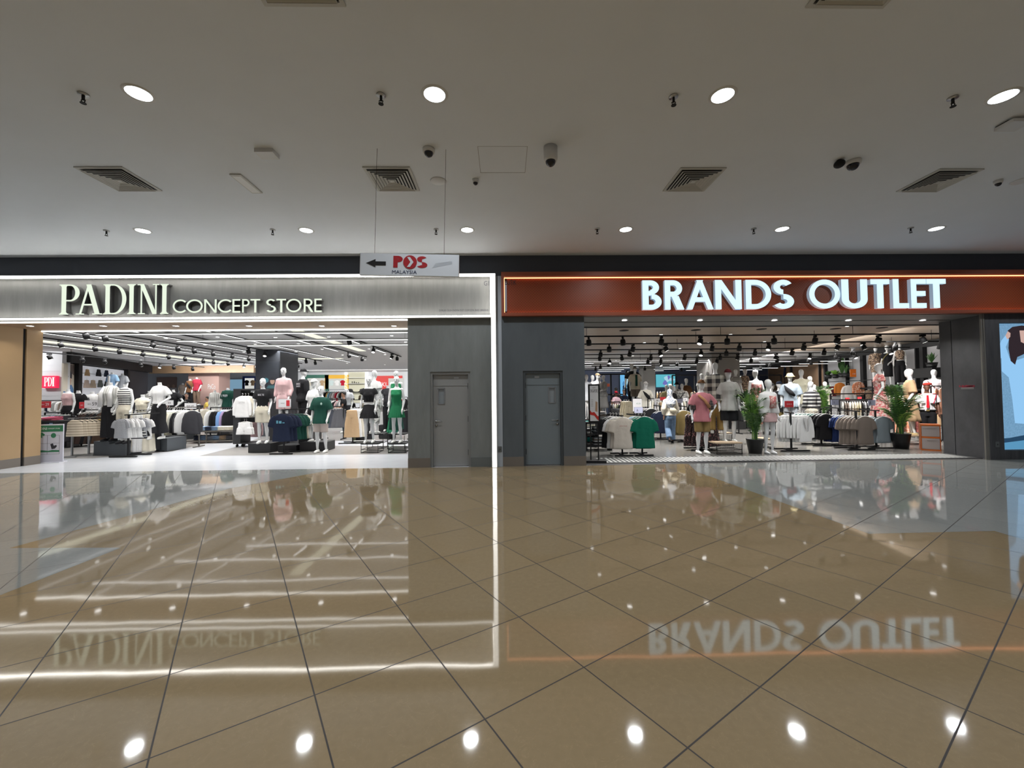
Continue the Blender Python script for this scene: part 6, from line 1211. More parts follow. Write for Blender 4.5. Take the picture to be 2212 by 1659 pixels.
figure(1373, 791, 884, 'raised mannequin in beige overshirt, dark tee and grey shorts under a grey cap', False, 'stand', 0, 'egg', top=dict(m=cCream, sleeve=.95, hem=.86, off=.055, nm='overshirt'), bottom=dict(m=cTaupe, length=.45, off=.03), cap=(cTaupe,), extras=lambda e: MB().box(-.04, .04, -.225, -.15, 1.0, 1.48).build('dark_tee', cGreen, e))
figure(1366, 784, 880, 'raised mannequin in black tee and white cap behind the beige overshirt one', False, 'akimbo', -.5, 'egg', Y=18.3, top=dict(m=cBlack, sleeve=.8), bottom=dict(m=cBlack, length=1), cap=(cWhite,))
bx = At(1370, 884, 17.55); e = empty('display_plinth', (bx.x, 17.9, 0), 0, 'tall plinth under the raised beige overshirt mannequin', 'display plinth'); MB().box(-.7, .6, -.5, .8, 0, bx.z).build('body', GBOX, e)
figure(1305, 813, 895, 'white mannequin in long grey draped clothes bending forward left of price stand', True, 'work', -1.2, 'egg', Y=17.5, top=dict(m=cGrey, sleeve=1.6, off=.04), bottom=dict(k='skirt', m=cGrey, hem=.3, flare=.12))
figure(1296, 816, 900, 'white mannequin in grey top behind the grey draped one', True, 'relax', -.6, 'egg', Y=18.5, top=dict(m=C(.45, .45, .45), sleeve=.8), bottom=dict(m=cGrey, length=1))
figure(1292, 805, 900, 'mannequin in tan cap and pale shirt with crossbody strap at far left of right shop', False, 'stand', .6, 'egg', Y=19.5, top=dict(m=cWhite, sleeve=.8), bottom=dict(m=cTan, length=1), cap=(cTan,), extras=shirt_strap(cBlack))
figure(1281, 813, 902, 'bare white mannequin in white shirt at far left of right shop', True, 'relax', .3, 'egg', Y=20, top=dict(m=cWhite, sleeve=.9), bottom=dict(m=cWhite, length=1))
figure(1268, 812, 905, 'mannequin in long white padded coat beside charcoal wall edge', True, 'stand', .2, 'egg', Y=16.5, top=dict(m=C(.6, .63, .68), sleeve=1.8, hem=.75, off=.07, nm='coat'), bottom=dict(m=cWhite, length=1))
for px, pt, Y, lab, t, kw in ((1441, 831, 18, 'white headed mannequin in pale yellow top, left of the scarf shopper', C(.5, .45, .25), {}), (1449, 829, 19, 'white headed mannequin in grey top, nearest behind the scarf shopper head', cGrey, {}), (1456, 836, 17, 'white headed mannequin in black tee right behind the scarf shopper', cBlack, {}),
        (1464, 827, 17.6, 'mannequin in black bucket hat and grey printed shirt', pPaint, dict(cap=(cBlack, dict(bucket=True)))), (1475, 829, 17.2, 'mannequin in grey printed shirt with strap', pPaint, dict(extras=shirt_strap(cBlack))), (1484, 820, 17.5, 'mannequin in dark brown open vest over white', cBrown, {}),
        (1517, 807, 18.5, 'white mannequin in pale top left of the grey pillar', cWhite, {}), (1530, 806, 17.9, 'white mannequin in grey top against the grey pillar', cGrey, {}), (1591, 798, 17, 'mannequin in black and white striped tee right of the grey pillar', pStripe, dict(bottom_=cBlack)), (1611, 797, 17.3, 'mannequin in leopard print shirt right of the striped tee one', pLeop, dict(bottom_=cBlack)),
        (1669, 826, 14.5, 'mannequin in dark cap and charcoal top behind the white jacket one', cCharc, dict(cap=(cCharc,))), (1686, 826, 13.4, 'mannequin in navy cap and black tee with denim collar', cBlack, dict(cap=(cNavy,))), (1752, 816, 15.5, 'white mannequin in pale top behind the striped sweater one', cWhite, {}), (1784.5, 827, 17, 'small white mannequin in cream top right of the rear palm', cCream, {}),
        (1722, 832, 16, 'white mannequin in pale grey top behind the denim shirt one', C(.5, .5, .5), {}), (1601, 812, 20, 'white mannequin in green top between striped and leopard ones', cOlive, {})):
    bt = kw.pop('bottom_', None); H_ = (1.83*.97)*FPX/Y; figure(px, pt, pt+H_*.99, lab, px % 2 < 1, 'relax', rnd.uniform(-.6, .6), 'egg', Y=Y, top=dict(m=t, sleeve=.8, off=.035), bottom=dict(m=bt or (cBlack if px % 3 else cKhaki), length=1), **kw)
figure(1710, 804.5, 936, 'mannequin in cream bucket hat, denim blue shirt and dark crossbody bag', False, 'relax', -.7, 'egg', Y=12.4, top=dict(m=cBlueG, sleeve=.95, hem=.8, off=.06), bottom=dict(m=C(.35, .38, .42), length=.9, wide=.03), cap=(C(.6, .52, .3), dict(bucket=True)), extras=sling(cBlack))
figure(1734, 801.4, 920, 'mannequin in cream wrap mini dress standing behind white blazers', True, 'relax', -.5, 'egg', Y=13.2, top=dict(m=C(.6, .58, .45), sleeve=.3, hem=.96), bottom=dict(k='skirt', m=C(.6, .58, .45), hem=.7, flare=.08, off=.02))
figure(1755, 829, 954, 'mannequin in charcoal sweater with white stripes seen from behind', True, 'stand', 3.0, 'egg', Y=12.5, top=dict(m=pStripe2, sleeve=1.85, hem=1.0, off=.035), bottom=dict(m=cCream, length=1, wide=.03))
figure(1903, 789, 925, 'mannequin in pink floral blouse and long pink floral skirt turned sideways', True, 'relax', -2.1, 'egg', Y=12.0, top=dict(m=pFlor, sleeve=.5, hem=.98, off=.03), bottom=dict(k='skirt', m=pFlor, hem=.2, flare=.2))
figure(1969, 801, 941, 'mannequin in long tan button dress on wood topped riser', True, 'relax', -2.2, 'egg', Y=11.6, top=dict(m=cTan, sleeve=.95, hem=.98, off=.04), bottom=dict(k='skirt', m=cTan, hem=.4, flare=.22), shoes=C(.5, .38, .2))
figure(2022, 798, 926, 'white mannequin in pale shirt behind the uniformed guard', False, 'stand', 2.2, 'egg', Y=12.6, top=dict(m=C(.55, .5, .52), sleeve=1.8, off=.04), bottom=dict(m=cTan, length=1), extras=lambda e: MB().tube([(.14, .1, 1.47), (0, .18, 1.3), (-.14, .14, 1.1)], .012, 8).build('bag_strap', C(.1, .03, .03), e))
for px, pt, lab, kw in ((1894, 751, 'raised mannequin in leopard print playsuit, leftmost of three on the wall ledge', dict(top=dict(m=pLeop, sleeve=1.6, hem=.9, off=.04), bottom=dict(m=pLeop, length=.3, off=.03))), (1919, 748, 'raised mannequin in black off-shoulder dress with strap bag on the wall ledge', dict(pose='bent', rz=-1.3, top=dict(m=cBlack, sleeve=.7, hem=.98, neck=1.46), bottom=dict(k='skirt', m=cBlack, hem=.42, flare=.0), extras=shirt_strap(C(.3, .25, .1)))), (1946, 744, 'raised mannequin in sleeveless leopard top and black trousers on the wall ledge', dict(top=dict(m=pLeop, sleeve=0, hem=1.08, off=.015), bottom=dict(m=cBlack, length=1, wide=.04)))):
    u = rx(px); q = RP(rxo(px, .4), .4); figure(px, pt, pt+86, lab, True, kw.pop('pose', 'relax'), kw.pop('rz', -.75), 'egg', Y=q.y, ped=False, **kw)
lz = At(1920, 836, RP(rxo(1920, .4), .4).y).z; q = RP(rxo(1920, .35), .35); tag(MB().box(-1.4, 1.4, -.35, .3, -.06, 0).build('wall_ledge', BLACK, None, False, (q.x, q.y, lz), rang), 'black wall ledge carrying three raised mannequins', 'shelf')
# people
def guard_bits(e):
    MB().rings_z([(1.76, 0, 0, .086, .108), (1.79, .015, 0, .105, .12), (1.825, .02, 0, .1, .11), (1.845, .02, 0, .05, .06)], 20).build('beret', C(.3, .03, .02), e, True)
    face_bits(e, None); MB().poly([(-.022, 1.47), (.022, 1.47), (.03, 1.2), (.034, 1.12), (0, 1.08), (-.034, 1.12), (-.03, 1.2)][::-1], -.2, -.18).build('tie', C(.5, .01, .02), e)
    for s in (-1, 1): MB().cbox((s*.165, -.01, 1.51), (.09, .1, .015)).build('epaulette', C(.45, .01, .03), e); MB().box(s*.1-.045, s*.1+.045, -.2, -.185, 1.24, 1.34).build('chest_pocket', C(.55, .55, .58), e)
    MB().rings_z([(1.0, 0, 0, .2, .145), (1.045, 0, 0, .2, .145)], 24).build('belt', cBlack, e, True); MB().box(-.035, .035, -.165, -.14, 1.0, 1.045).build('buckle', mat('brass', (.5, .4, .15), .3, .8), e); MB().tube([(.2, -.03, 1.48), (.17, -.18, 1.38), (.12, -.2, 1.22)], .012, 8).build('lanyard', C(.4, .01, .03), e)
figure(2007, 837, 970, 'person in white guard uniform with red beret and red tie', False, 'stand', -.75, 'face', Y=11.3, skin=SKIND, name='person', cat='person', top=dict(m=C(.6, .58, .6), sleeve=.75, hem=1.0, off=.04), bottom=dict(m=cBlack, length=1), shoes=cBlack, extras=guard_bits)
def hijab(e):
    sm_ = ramp_mat('patterned_scarf', 'noise', [(.03, .05, .1), (.5, .5, .48), (.06, .1, .2), (.55, .55, .52)], 14, .8, pos=[0, .42, .5, .56])
    m = MB(); m.rings_z([(1.2, 0, .05, .1, .12), (1.34, 0, .06, .19, .15), (1.46, 0, .04, .2, .13), (1.54, 0, .025, .12, .11), (1.6, 0, .015, .095, .1), (1.7, 0, .005, .098, .112), (1.78, 0, .0, .095, .11), (1.84, 0, 0, .06, .07), (1.85, 0, 0, .02, .02)], 22); obj('headscarf', remesh(m, 'headscarf', sm_, .014, 1), e)
    MB().tube([(-.19, .1, 1.08), (-.08, .18, 1.13), (.02, .15, 1.17)], [.07, .09, .05], 12).build('shoulder_bag', C(.5, .46, .36), e, True)
    face_bits(e, None)
figure(1449, 846, 959, 'person in patterned headscarf, cream top and blue jeans walking into right shop', True, 'walk', 2.9, 'face', Y=12.3, skin=SKIN, name='person', cat='person', top=dict(m=C(.5, .47, .4), sleeve=1.85, hem=.95, off=.06), bottom=dict(m=pDenim, length=.95, wide=.035, off=.03), shoes=cBlack, extras=hijab)
figure(1332, 851, 925, 'person in red cap and pale patterned top seated at back of right shop', False, 'work', .4, 'face', Y=20, skin=SKIND, name='person', cat='person', top=dict(m=C(.5, .35, .4), sleeve=.8), bottom=dict(m=cBlack, length=1), cap=(cRed,), shoes=SHOE, extras=face_bits.__call__ if False else (lambda e: face_bits(e, None)))
figure(1332, 838, 915, 'person in black shirt standing behind the red cap person', False, 'relax', 2.9, 'face', Y=20.8, skin=SKIN, name='person', cat='person', top=dict(m=cBlack, sleeve=.8), bottom=dict(m=cBlack, length=1), shoes=cBlack, extras=lambda e: shopper(e))
figure(1349, 846, 915, 'person in dark top beside the red cap person near blue screen', True, 'relax', -.5, 'face', Y=21.5, skin=SKIN, name='person', cat='person', top=dict(m=cNavy, sleeve=.8), bottom=dict(m=cBlack, length=1), shoes=cBlack, extras=lambda e: shopper(e, long_=True))
# hanging rows, front
row('tee', 1344, 900, 970, 9.95, [C(.55, .5, .44), C(.55, .5, .44), cWhite, cBlack, cBlack], (-.055, .07), ('cream tee with small red chest lettering at shop threshold', 'tee behind the cream front one'), 'tees behind the cream front tee', .05)
fr = [o for o in COL.objects if o.get('label', '').startswith('cream tee with small red')][0]; text('urban muse', C(.4, .08, .07), .16, .025, (0, -.062, -.19), fr, name='chest_print')
row('tee', 1392, 899, 969, 9.95, [cTeal, cTeal, cTeal, C(.2, .4, .6)], (-.055, .07), ('emerald green tee at front of its stand', 'green or blue tee behind the emerald front one'), 'tees behind the emerald front tee', .05)
for px, pb_, nm in ((1340, 985, 'cream'), (1383, 985, 'emerald green')): stand(px+2, 10.02, .98, 'black floor stand under the %s tees' % nm, w_=.45, depth=.4, dirx=-.25)
row('tee', 1407, 882, 930, 13.3, [cBlack]*4, (-.05, .09), 'black tee hanging before the sling bag mannequin', 'black tees before the sling bag mannequin', .1); row('tee', 1428, 888, 936, 13.2, [cNavy]*4, (-.05, .09), 'navy tee hanging left of the scarf shopper', 'navy tees left of the scarf shopper', .1); stand(1425, 13.4, 1.1, 'black stand under the black and navy tees', w_=.7, depth=.6)
row('long', 1478, 886, 940, 12.6, [cKhaki]*3+[cOlive], (-.045, .08), 'khaki top hanging right of the scarf shopper', 'khaki tops right of the scarf shopper', .1); stand(1478, 12.75, 1.1, 'black stand under the khaki tops', w_=.6, depth=.5)
side_row('dress', 1486, 1540, 894, 962, 10.9, [pFlorD]*7, 'dark floral long dress fanned out on sloping rail', 'dark floral dresses on the sloping rail', .55, Yb=10.6); stand(1513, 10.85, 1.28, 'black stand under the dark floral dresses', w_=.7, depth=.4)
row('trousers', 1358, 866, 905, 14.2, [C(.38, .34, .25)]*3, (-.06, .08), 'beige drawstring trousers on rail left of the sling bag mannequin', 'beige trousers left of the sling bag mannequin'); stand(1358, 14.3, 1.3, 'black stand under the beige drawstring trousers', w_=.6)
row('blazer', 1738, 896, 955, 10.45, [cWhite]*7, (-.07, .03), ('white blazer at front of its row', 'white blazer behind the front one'), 'white blazers on one stand', .25); stand(1706, 10.45, .98, 'black stand under the white blazers', w_=.75, depth=.5)
wbz = [o for o in COL.objects if o.get('label', '') == 'white blazer at front of its row'][0]
for s in (-1, 1): MB().poly([(s*.015, -.42), (s*.05, -.05), (s*.11, -.06), (s*.09, -.2)][::(1 if s < 0 else -1)], -.075, -.055).build('lapel', C(.6, .6, .6), wbz)
row('tee', 1784, 893, 950, 11.3, [cBlack]*3+[cGreen]*5, (-.075, .05), ('black tee with small white chest badge right of the green tees', 'black or dark green tee behind the badge tee'), 'black and green tees on one stand', .1); stand(1771, 11.4, 1.05, 'black stand under the black and dark green tees', w_=.7, depth=.5)
bt_ = [o for o in COL.objects if o.get('label', '').startswith('black tee with small white chest badge')][0]; MB().ball((.05, -.065, -.17), (.03, .008, .04)).build('chest_badge', CARD, bt_)
row('tee', 1824, 896, 955, 11.2, [C(.012, .025, .09)]*6, (-.05, .04), 'royal navy tee between black and taupe tees', 'navy tees between black and taupe', .1); stand(1810, 11.3, 1.05, 'black stand under the royal navy tees', w_=.6, depth=.5)
row('tee', 1868, 898, 961, 10.5, [cTaupe]*6, (-.07, .035), ('taupe tee at front of its stand', 'taupe tee behind the front taupe one'), 'taupe tees on one stand', .1); stand(1847, 10.5, 1.0, 'black stand under the taupe tees', w_=.7, depth=.5)
row('tee', 1907, 899, 957, 10.7, [C(.22, .26, .29)]*4+[cWhite], (-.05, .05), ('blue grey tee left of second palm', 'blue grey tee behind the front blue grey one'), 'blue grey tees on one stand', .1); stand(1889, 10.75, 1.0, 'black stand under the blue grey tees', w_=.7, depth=.5)
side_row('tee', 1820, 1895, 868, 898, 13.2, [pStripeV, cTaupe, cTaupe, pStripeV, cCream, cCream, C(.5, .45, .3), C(.5, .45, .3), cCharc, cGrey, cCharc, cGrey, cCream, cWhite, cCream], 'striped, grey or cream top on rail behind the taupe tees', 'tops on rail behind the taupe tees', .9, rack='black rail behind the taupe tees')
side_row('tee', 1700, 1762, 870, 895, 13.6, [cCharc, cCharc, cNavy, cNavy, cGrey, cCharc, cBlack, cNavy, cCharc], 'charcoal or navy top on rail behind the white blazers', 'tops on rail behind the white blazers', .9, rack='black rail behind the white blazers')
side_row('tee', 1915, 1950, 855, 885, 13.5, [cWhite, cCream, cWhite, C(.3, .4, .2), cWhite, cCream], 'white or cream top on rail above the second palm', 'tops on rail above the second palm', .9, rack='black rail behind the second palm')
side_row('dress', 1936, 1990, 885, 934, 13.0, [pFlorO, ramp_mat('floral_red', 'voronoi', [(.12, .02, .02), (.3, .1, .08), (.2, .05, .04)], 22, .85), pFlorO]*2, 'red floral long skirt on rail behind the second palm', 'red floral skirts behind the second palm', .9, rack='black rail of red floral skirts')
side_row('dress', 2022, 2033, 838, 895, 12.0, [pFlorO, C(.6, .3, .2)], 'orange patterned dress beside the uniformed guard', 'orange dresses beside the guard', .5)
rail_rack(At(2018, 835, 12).x, 12.1, At(2040, 835, 12).x, 12.1, At(2025, 834, 12).z, 'black rail of orange dresses by the charcoal return wall')
for px, y0, y1, m_, lab, k in ((1814, 826, 853, C(.6, .2, .04), 'orange blouse hanging under the wall shelf', 'long'), (1832, 832, 866, cWhite, 'white blouse hanging under the wall shelf', 'long'), (1854, 824, 853, pFlorO, 'orange floral blouse hanging under the wall shelf', 'long'), (1876, 842, 862, pLeop, 'leopard print top hanging right of the orange floral blouse', 'tee'), (1798, 834, 856, cMaroon, 'dark red floral top hanging left of the orange blouse', 'tee')):
    q = RP(rxo(px, .7), .7); row(k, px, y0, y1, q.y, [m_], (0, 0), lab, 'g', -.2)
q0, q1 = RP(rxo(1885, .7), .7), RP(rxo(1790, .7), .7); zr = At(1830, 826, RP(rxo(1830, .7), .7).y).z+.06; rail_rack(q0.x, q0.y, q1.x, q1.y, zr, 'black wall rail of blouses under the plant shelf')
# mid and far rails of the right shop
def frs(px0_, px1_, py, Y, n, cols, nm, kind='tee', hpx=None): side_row(kind, px0_, px1_, py, py+(hpx or .72*FPX/Y), Y, [cols[i % len(cols)] for i in range(n)], nm[0], nm[1], 1.25, rack=nm[2])
frs(1405, 1478, 866, 15.5, 14, [cWhite, cCream, C(.4, .4, .45), cWhite, cTan, cCharc], ('pale top on rail before the printed shirt mannequins', 'tops before the printed shirt mannequins', 'black rail before the printed shirt mannequins'))
frs(1600, 1622, 868, 15, 5, [cBlack, cGrey, cCream], ('dark top on rail beside the first palm', 'tops beside the first palm', 'black rail beside the first palm'))
frs(1320, 1362, 872, 19, 10, [cBlack, cGrey, cCream, cOlive], ('dark top on rail by the seated person', 'tops by the seated person', 'black rail by the seated person'))
frs(1420, 1500, 846, 23, 14, [cTan, cBrown, cBlack, cWhite, cLil, cGrey], ('tiny top on far rail under the cyan screen', 'tops on far rail under the cyan screen', 'black far rail under the cyan screen'))
frs(1605, 1660, 850, 22, 11, [cWhite, cRed, cBlack, cKhaki, cNavy], ('tiny top on far rail right of the pillar', 'tops on far rail right of pillar', 'black far rail right of the pillar'))
frs(1660, 1735, 846, 24, 12, [cWhite, cNavy, cBlack, cDenim], ('tiny top on far rail before the brown panels', 'tops on far rail before brown panels', 'black far rail before the brown panels'))
side_row('trousers', 1697, 1744, 793, 815, 25.5, [cNavy, cNavy, C(.05, .06, .12), cBlack, cNavy, cCharc], 'dark jeans hung high on the brown wall', 'dark jeans on the brown wall', .2)
q0, q1 = At(1694, 791, 25.5), At(1748, 791, 25.5); rail_rack(q0.x, 25.5, q1.x, 25.5, q0.z, 'high black rail of dark jeans before the brown wall')
for k, (px, Y) in enumerate(((1320, 22), (1500, 24), (1640, 25))):
    p = At(px, 850, Y); e = empty('open_rack', (p.x, Y, 0), 0, 'tall black open display frame %s' % ('at far left of right shop', 'left of the grey pillar', 'right of the grey pillar')[k], 'open rack'); W_ = (1.6, 2.6, 2.8)[k]; H_ = 2.6
    for q in (-W_/2, 0, W_/2): MB().bar((q, 0, 0), (q, 0, H_), .07).build('upright', BLACK, e)
    for z_ in (H_, 1.5): MB().bar((-W_/2, 0, z_), (W_/2, 0, z_), .07).build('crossbar', BLACK, e)
# folded stacks on black shelf at left
Ys = 10.9; a = At(1288, 960, Ys); e = empty('shelf_unit', (a.x+.05, Ys+.2, 0), 0, 'black shelf unit of folded clothes behind the slim poster stand', 'shelf'); zs = [At(1300, py, Ys).z for py in (962, 936, 912)]
for z_ in zs: MB().box(-.32, .38, -.2, .25, z_-.04, z_-.002).build('shelf_board', BLACK, e)
for q in (-.32, .35): MB().box(q, q+.03, -.2, .25, 0, zs[-1]).build('side_frame', BLACK, e)
for i, (z_, n, cols, nm) in enumerate(((zs[0], 5, [cGrey, cBlack, C(.4, .4, .4), cTaupe], 'grey and black'), (zs[1], 4, [cCharc, cGrey], 'charcoal'), (zs[2], 7, [C(.3, .28, .27), cTaupe, cGrey], 'taupe and grey'))):
    [folded((a.x+.12, Ys+.22, z_+k*.04), .36, .34, .04, cols[k % len(cols)], 'folded %s garment in black shelf, %s level' % (nm, ('lowest', 'middle', 'top')[i]), 'folded %s clothes on the black shelf' % nm) for k in range(n)]
Yt = 11.6; a = At(1274, 960, Yt); e = empty('shelf_unit', (a.x, Yt+.2, 0), 0, 'black shelf of teal and white folded clothes by the charcoal wall edge', 'shelf'); zs = [At(1274, py, Yt).z for py in (955, 928)]
for z_ in zs: MB().box(-.22, .24, -.2, .25, z_-.04, z_-.002).build('shelf_board', BLACK, e)
for q in (-.22, .21): MB().box(q, q+.03, -.2, .25, 0, zs[-1]).build('side_frame', BLACK, e)
tq = C(.01, .25, .23)
for i, (z_, cols, nm) in enumerate(((zs[0], [tq, tq, tq, cBlack, cGrey], 'teal'), (zs[1], [cWhite, cGrey, C(.4, .38, .3), cWhite, C(.05, .5, .45)], 'white'))):
    [folded((a.x+.02, Yt+.22, z_+k*.045), .34, .34, .045, c_, 'folded %s or mixed garment on shelf by the charcoal wall edge' % nm, 'folded %s clothes by charcoal wall edge' % nm) for k, c_ in enumerate(cols)]
# slim poster stand
Yp = G(1288, 1000).y+.12; a = At(1273, 833, Yp); b2 = At(1293, 909, Yp); W_ = b2.x-a.x; e = empty('poster_stand', ((a.x+b2.x)/2, Yp, 0), -.12, 'slim black floor stand with white and red promotional poster', 'poster stand')
MB().box(-.2, .24, -.17, .17, 0, .05).build('base', BLACK, e); MB().box(-.1, -.075, -.02, .02, .05, a.z).build('pole', BLACK, e); MB().box(.07, .095, -.02, .02, .05, a.z).build('pole', BLACK, e); zb_ = b2.z; Hh = a.z-zb_
MB().box(-W_/2-.03, W_/2+.03, -.045, -.02, zb_-.04, a.z+.03).build('frame', BLACK, e); MB().box(-W_/2+.005, W_/2-.005, -.05, -.045, zb_, a.z-.005).build('poster', CARD, e)
text('KSPY', INK, .07, .025, (0, -.053, a.z-.05), e); text('SINGAPORE', INK, .16, .07, (0, -.053, a.z-.12), e); MB().poly([(-W_/2+.005, zb_+.24), (-W_/2+.04, zb_+.19), (0, zb_+.2), (W_/2-.02, zb_+.1), (W_/2-.005, zb_+.12), (W_/2-.005, zb_+.01), (W_/2-.04, zb_+.04), (0, zb_+.12), (-W_/2+.005, zb_+.14)], -.053, -.05).build('red_ribbon', C(.6, .05, .04), e)
MB().poly([(.02, zb_+.22), (.07, zb_+.2), (.075, zb_+.42), (.03, zb_+.44)][::1], -.053, -.05).build('printed_figure', C(.5, .33, .22), e); b = MB()
for k in range(5): b.box(-.07, -.02, -.053, -.05, zb_+.33+k*.035, zb_+.335+k*.035)
b.build('small_print', INK, e)
# price cards
card(1377, 875, 13.6, .3, .42, CARD, 'tall white price card below the beige overshirt mannequin', '45.00', mat('print_mint2', (.2, .35, .3), .6), .5, .12, .5, (.1, .12)); card(1379.5, 886, 12.6, .26, .18, mat('lilac_card', (.35, .37, .5), .5), 'pale violet care card above the emerald tees', 'A', INK, .2, .4, .5, (-.15, 0))
card(1432, 861, 15.2, .2, .12, REDC, 'small red price card left of the scarf shopper'); card(1420, 865, 15, .2, .13, CARD, 'small white price card beside the red one', '89', INK, .4, .4, .3); card(1467, 866, 14.6, .25, .14, mat('lilac_card', (.35, .37, .5), .5), 'pale violet care card right of the scarf shopper'); card(1480, 863, 15, .16, .12, CARD, 'small white card right of the violet card', '4', INK, .2, .5, .3)
card(1705, 873, 11.2, .24, .17, REDC, 'red price card above the white blazers reading RM49.90', 'RM49.90', CARD, .6, .22, .22); card(1804, 869, 11.7, .22, .15, mat('lilac_card', (.35, .37, .5), .5), 'pale violet care card left of the black display rail', 'A', INK, .12, .5, .1, (-.15, 0)); card(1884, 870, 11.6, .2, .15, mat('lilac_card', (.35, .37, .5), .5), 'pale violet care card with dark figure above the taupe tees', 'A', INK, .3, .6, .1, (-.3, 0))
card(1938, 865, 12.6, .15, .14, REDC, 'red price card seen behind the second palm'); card(1831, 862, 13.6, .14, .08, REDC, 'small dark red card under the white blouse'); card(1857, 860, 13.6, .14, .08, REDC, 'small dark red card under the orange floral blouse')
q = RP(rxo(1843, .5), .5); p = At(1843, 806, q.y); card(1843, 806, q.y, .28, .36, mat('orange_card', (.85, .2, .01), .5), 'bright orange price sign hung over the plant shelf', '49.90', CARD, .5, .14, 0, (.1, -.1), name='price_sign', cat='sign'); MB().bar((0, .006, .18), (0, .006, 3.3-p.z), .006).build('hanger_cord', BLACK, [o for o in COL.objects if o.name.startswith('price_sign')][0])
card(1312, 832, 19, .22, .14, mat('coral_card', (.75, .16, .08), .5), 'coral red price card beside the bending grey mannequin', post=.2)
# freestanding rail frame round the taupe tees
Yr = 12.2; a, b2 = At(1794, 851, Yr), At(1887, 851, Yr); e = empty('clothes_rail', ((a.x+b2.x)/2, Yr, 0), 0, 'tall black square rail frame above the navy and taupe tees', 'clothes rail'); W_ = b2.x-a.x; MB().bar((-W_/2, 0, a.z), (W_/2, 0, a.z), .035).build('rail', BLACK, e)
for q in (-W_/2, W_/2): MB().bar((q, 0, 0), (q, 0, a.z), .035).build('upright', BLACK, e)
MB().bar((-W_/2, 0, a.z-.17), (W_/2, 0, a.z-.17), .02).build('rail', BLACK, e)
# drawers
Yd = G(2018, 974).y; a, b2 = At(1999, 974, Yd), At(2036, 917, Yd); W_ = .36; Hd = b2.z; e = empty('storage_drawers', ((a.x+b2.x)/2-.02, Yd+.06, 0), -.72, 'two translucent orange edged storage drawers beside the guard', 'storage drawers'); orp = mat('orange_plastic', (.6, .14, .02), .4); clr = mat('frosted_plastic', (.42, .36, .34), .35)
MB().box(-W_/2, W_/2, 0, .4, 0, .03).box(-W_/2, W_/2, 0, .4, Hd-.04, Hd).box(-W_/2, W_/2, 0, .4, Hd/2-.02, Hd/2+.02).box(-W_/2, -W_/2+.015, 0, .4, .03, Hd-.04).box(W_/2-.015, W_/2, 0, .4, .03, Hd-.04).box(-W_/2, W_/2, .385, .4, .03, Hd-.04).build('orange_frame', orp, e)
for z0_, z1_ in ((.035, Hd/2-.025), (Hd/2+.025, Hd-.045)):
    dr = MB().box(-W_/2+.02, W_/2-.02, .0, .37, z0_, z1_).build('drawer', clr, e); MB().box(-.07, .07, -.015, 0, z1_-.05, z1_-.02).build('handle', clr, dr)
# plants
LEAF = mat('palm_leaf', (.05, .13, .035), .5); LEAF2 = mat('palm_leaf_bright', (.2, .42, .06), .5); POT = mat('black_pot', (.012, .013, .014), .45); SOIL = mat('soil', (.05, .03, .02), .9)
def palm(px, pb_, pt, lab, seed, wide, pot_w=.4, pot_h=.36, Y=None):
    Y = Y or G(px, pb_).y+.15; p = At(px, 850, Y); H = At(px, pt, Y).z; e = empty('potted_palm', (p.x, Y, 0), 0, lab, 'potted palm'); r = random.Random(seed)
    MB().rings_z([(0, 0, 0, pot_w*.36, pot_w*.36), (pot_h*.97, 0, 0, pot_w*.5, pot_w*.5), (pot_h, 0, 0, pot_w*.52, pot_w*.52), (pot_h, 0, 0, pot_w*.46, pot_w*.46), (pot_h-.04, 0, 0, pot_w*.44, pot_w*.44)], 24).build('pot', POT, e, True); MB().disc((0, 0, pot_h-.035), pot_w*.45).build('soil', SOIL, e)
    for k in range(26):
        az = r.uniform(0, 2*math.pi); hh = (H-pot_h)*r.uniform(.45, 1.05); out = wide*r.uniform(.35, 1); st = Vector((r.uniform(-.06, .06), r.uniform(-.06, .06), pot_h-.04)); d = Vector((math.cos(az), math.sin(az)*.8, 0))
        pts = [st+d*out*t**1.9+Vector((0, 0, hh*(t*1.25-.3*t**3))) for t in [i/9 for i in range(10)]]; m = MB(); m.cur = 0; m.tube(pts, [.009-.0007*i for i in range(10)], 5)
        for i in range(2, 9):
            for q in (0, .33, .66):
                c = pts[i].lerp(pts[i+1], q); tn = (pts[i+1]-pts[i]).normalized(); sd = tn.cross(Vector((0, 0, 1))).normalized(); L = .24*(1-abs(i-5.5)/7)*r.uniform(.8, 1.15)
                for s in (-1, 1):
                    v = (sd*s*.8+tn*.75+Vector((0, 0, -.15))).normalized(); w_ = tn.cross(v).cross(v).normalized()*.012; mid = c+v*L*.5; tip = c+v*L-Vector((0, 0, L*.22)); m.add([c, mid+w_, tip, mid-w_], [(0, 1, 2, 3)])
        m.build('frond', LEAF2 if r.random() < .22 else LEAF, e)
palm(1628, 981, 832, 'bushy potted palm in black pot between cap mannequin and white jacket mannequin', 3, .5)
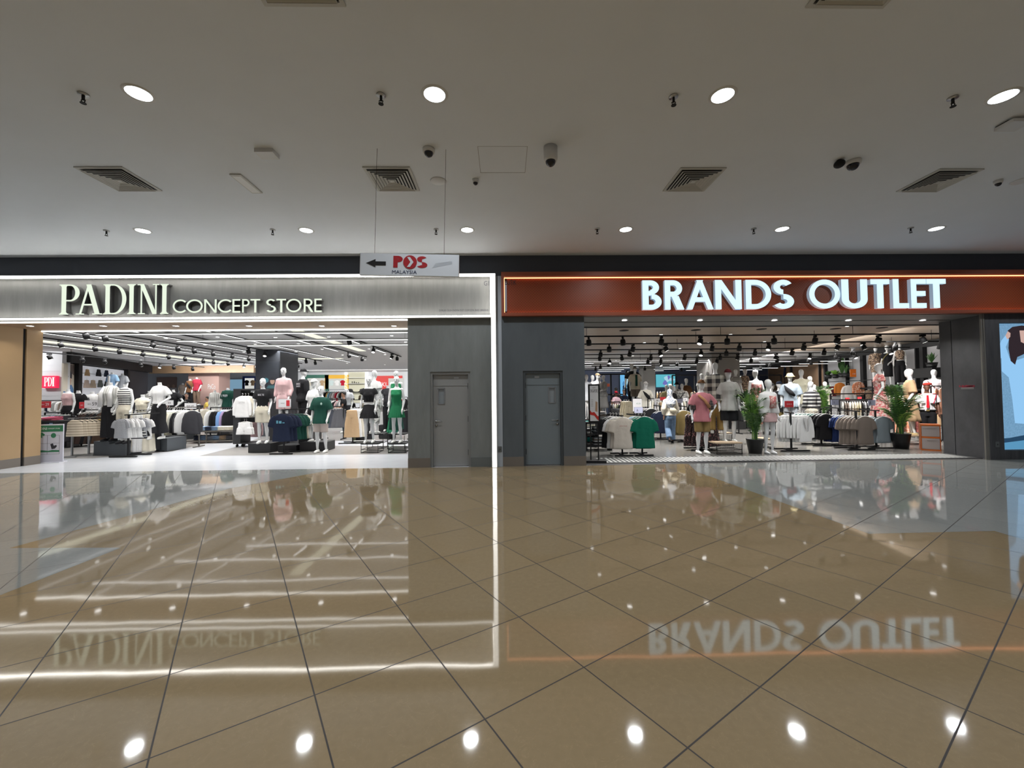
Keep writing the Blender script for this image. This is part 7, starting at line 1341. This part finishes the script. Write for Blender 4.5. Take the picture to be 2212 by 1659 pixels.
palm(1942, 962, 826, 'bushy potted palm in black pot left of the tan dress mannequin', 8, .62, .42, .4, Y=10.6)
palm(1775, 940, 828, 'potted palm behind the striped sweater mannequin', 5, .3, .35, .35, Y=14.5)
def shelf_plant(px, pt, pb_, kind, lab, seed, off=.25):
    q = RP(rxo(px, off), off); p = At(px, pb_, q.y); H = At(px, pt, q.y).z-p.z; e = empty('shelf_plant', (p.x, q.y, p.z), 0, lab, 'plant'); r = random.Random(seed); MB().rings_z([(0, 0, 0, .12, .12), (.2, 0, 0, .17, .17), (.17, 0, 0, .15, .15)], 18).build('pot', POT, e, True)
    m = MB()
    for k in range(14 if kind == 'blade' else 7):
        az = r.uniform(0, 6.28); o = r.uniform(.05, .3 if kind != 'blade' else .22); h = (H-.15)*r.uniform(.5, 1); d = Vector((math.cos(az), math.sin(az), 0)); w_ = .03 if kind == 'blade' else .11; sd = Vector((-d.y, d.x, 0)); P = [Vector((0, 0, .15))+d*o*t**1.5+Vector((0, 0, h*t)) for t in (0, .3, .6, .85, 1)]; ww = [.01, w_*.6, w_, w_*.6, .003]
        vs = [];
        for a_, b_2 in zip(P, ww): vs += [a_-sd*b_2, a_+sd*b_2]
        m.add(vs, [(2*i, 2*i+1, 2*i+3, 2*i+2) for i in range(4)])
    m.build('leaves', LEAF if kind != 'bush' else LEAF2, e)
shelf_plant(1819, 771, 815, 'broad', 'tall broad leaved plant on the wall shelf', 1); shelf_plant(1828, 784, 815, 'blade', 'snake plant in black pot on the wall shelf', 2); shelf_plant(1805, 798, 817, 'bush', 'low green bushy plant on the wall shelf', 3, .3); shelf_plant(1790, 797, 818, 'broad', 'small dark leaved plant at left end of wall shelf', 4)
shelf_plant(2013, 760, 795, 'blade', 'spiky plant on bracket near charcoal return wall', 6, .4); q = RP(rxo(2013, .4), .4); p = At(2013, 795, q.y); tag(MB().box(-.4, .45, -.25, .3, -.35, 0).build('wall_planter', BLACK, None, False, (p.x, q.y, p.z), rang), 'black planter box on the wall near charcoal return wall', 'planter')
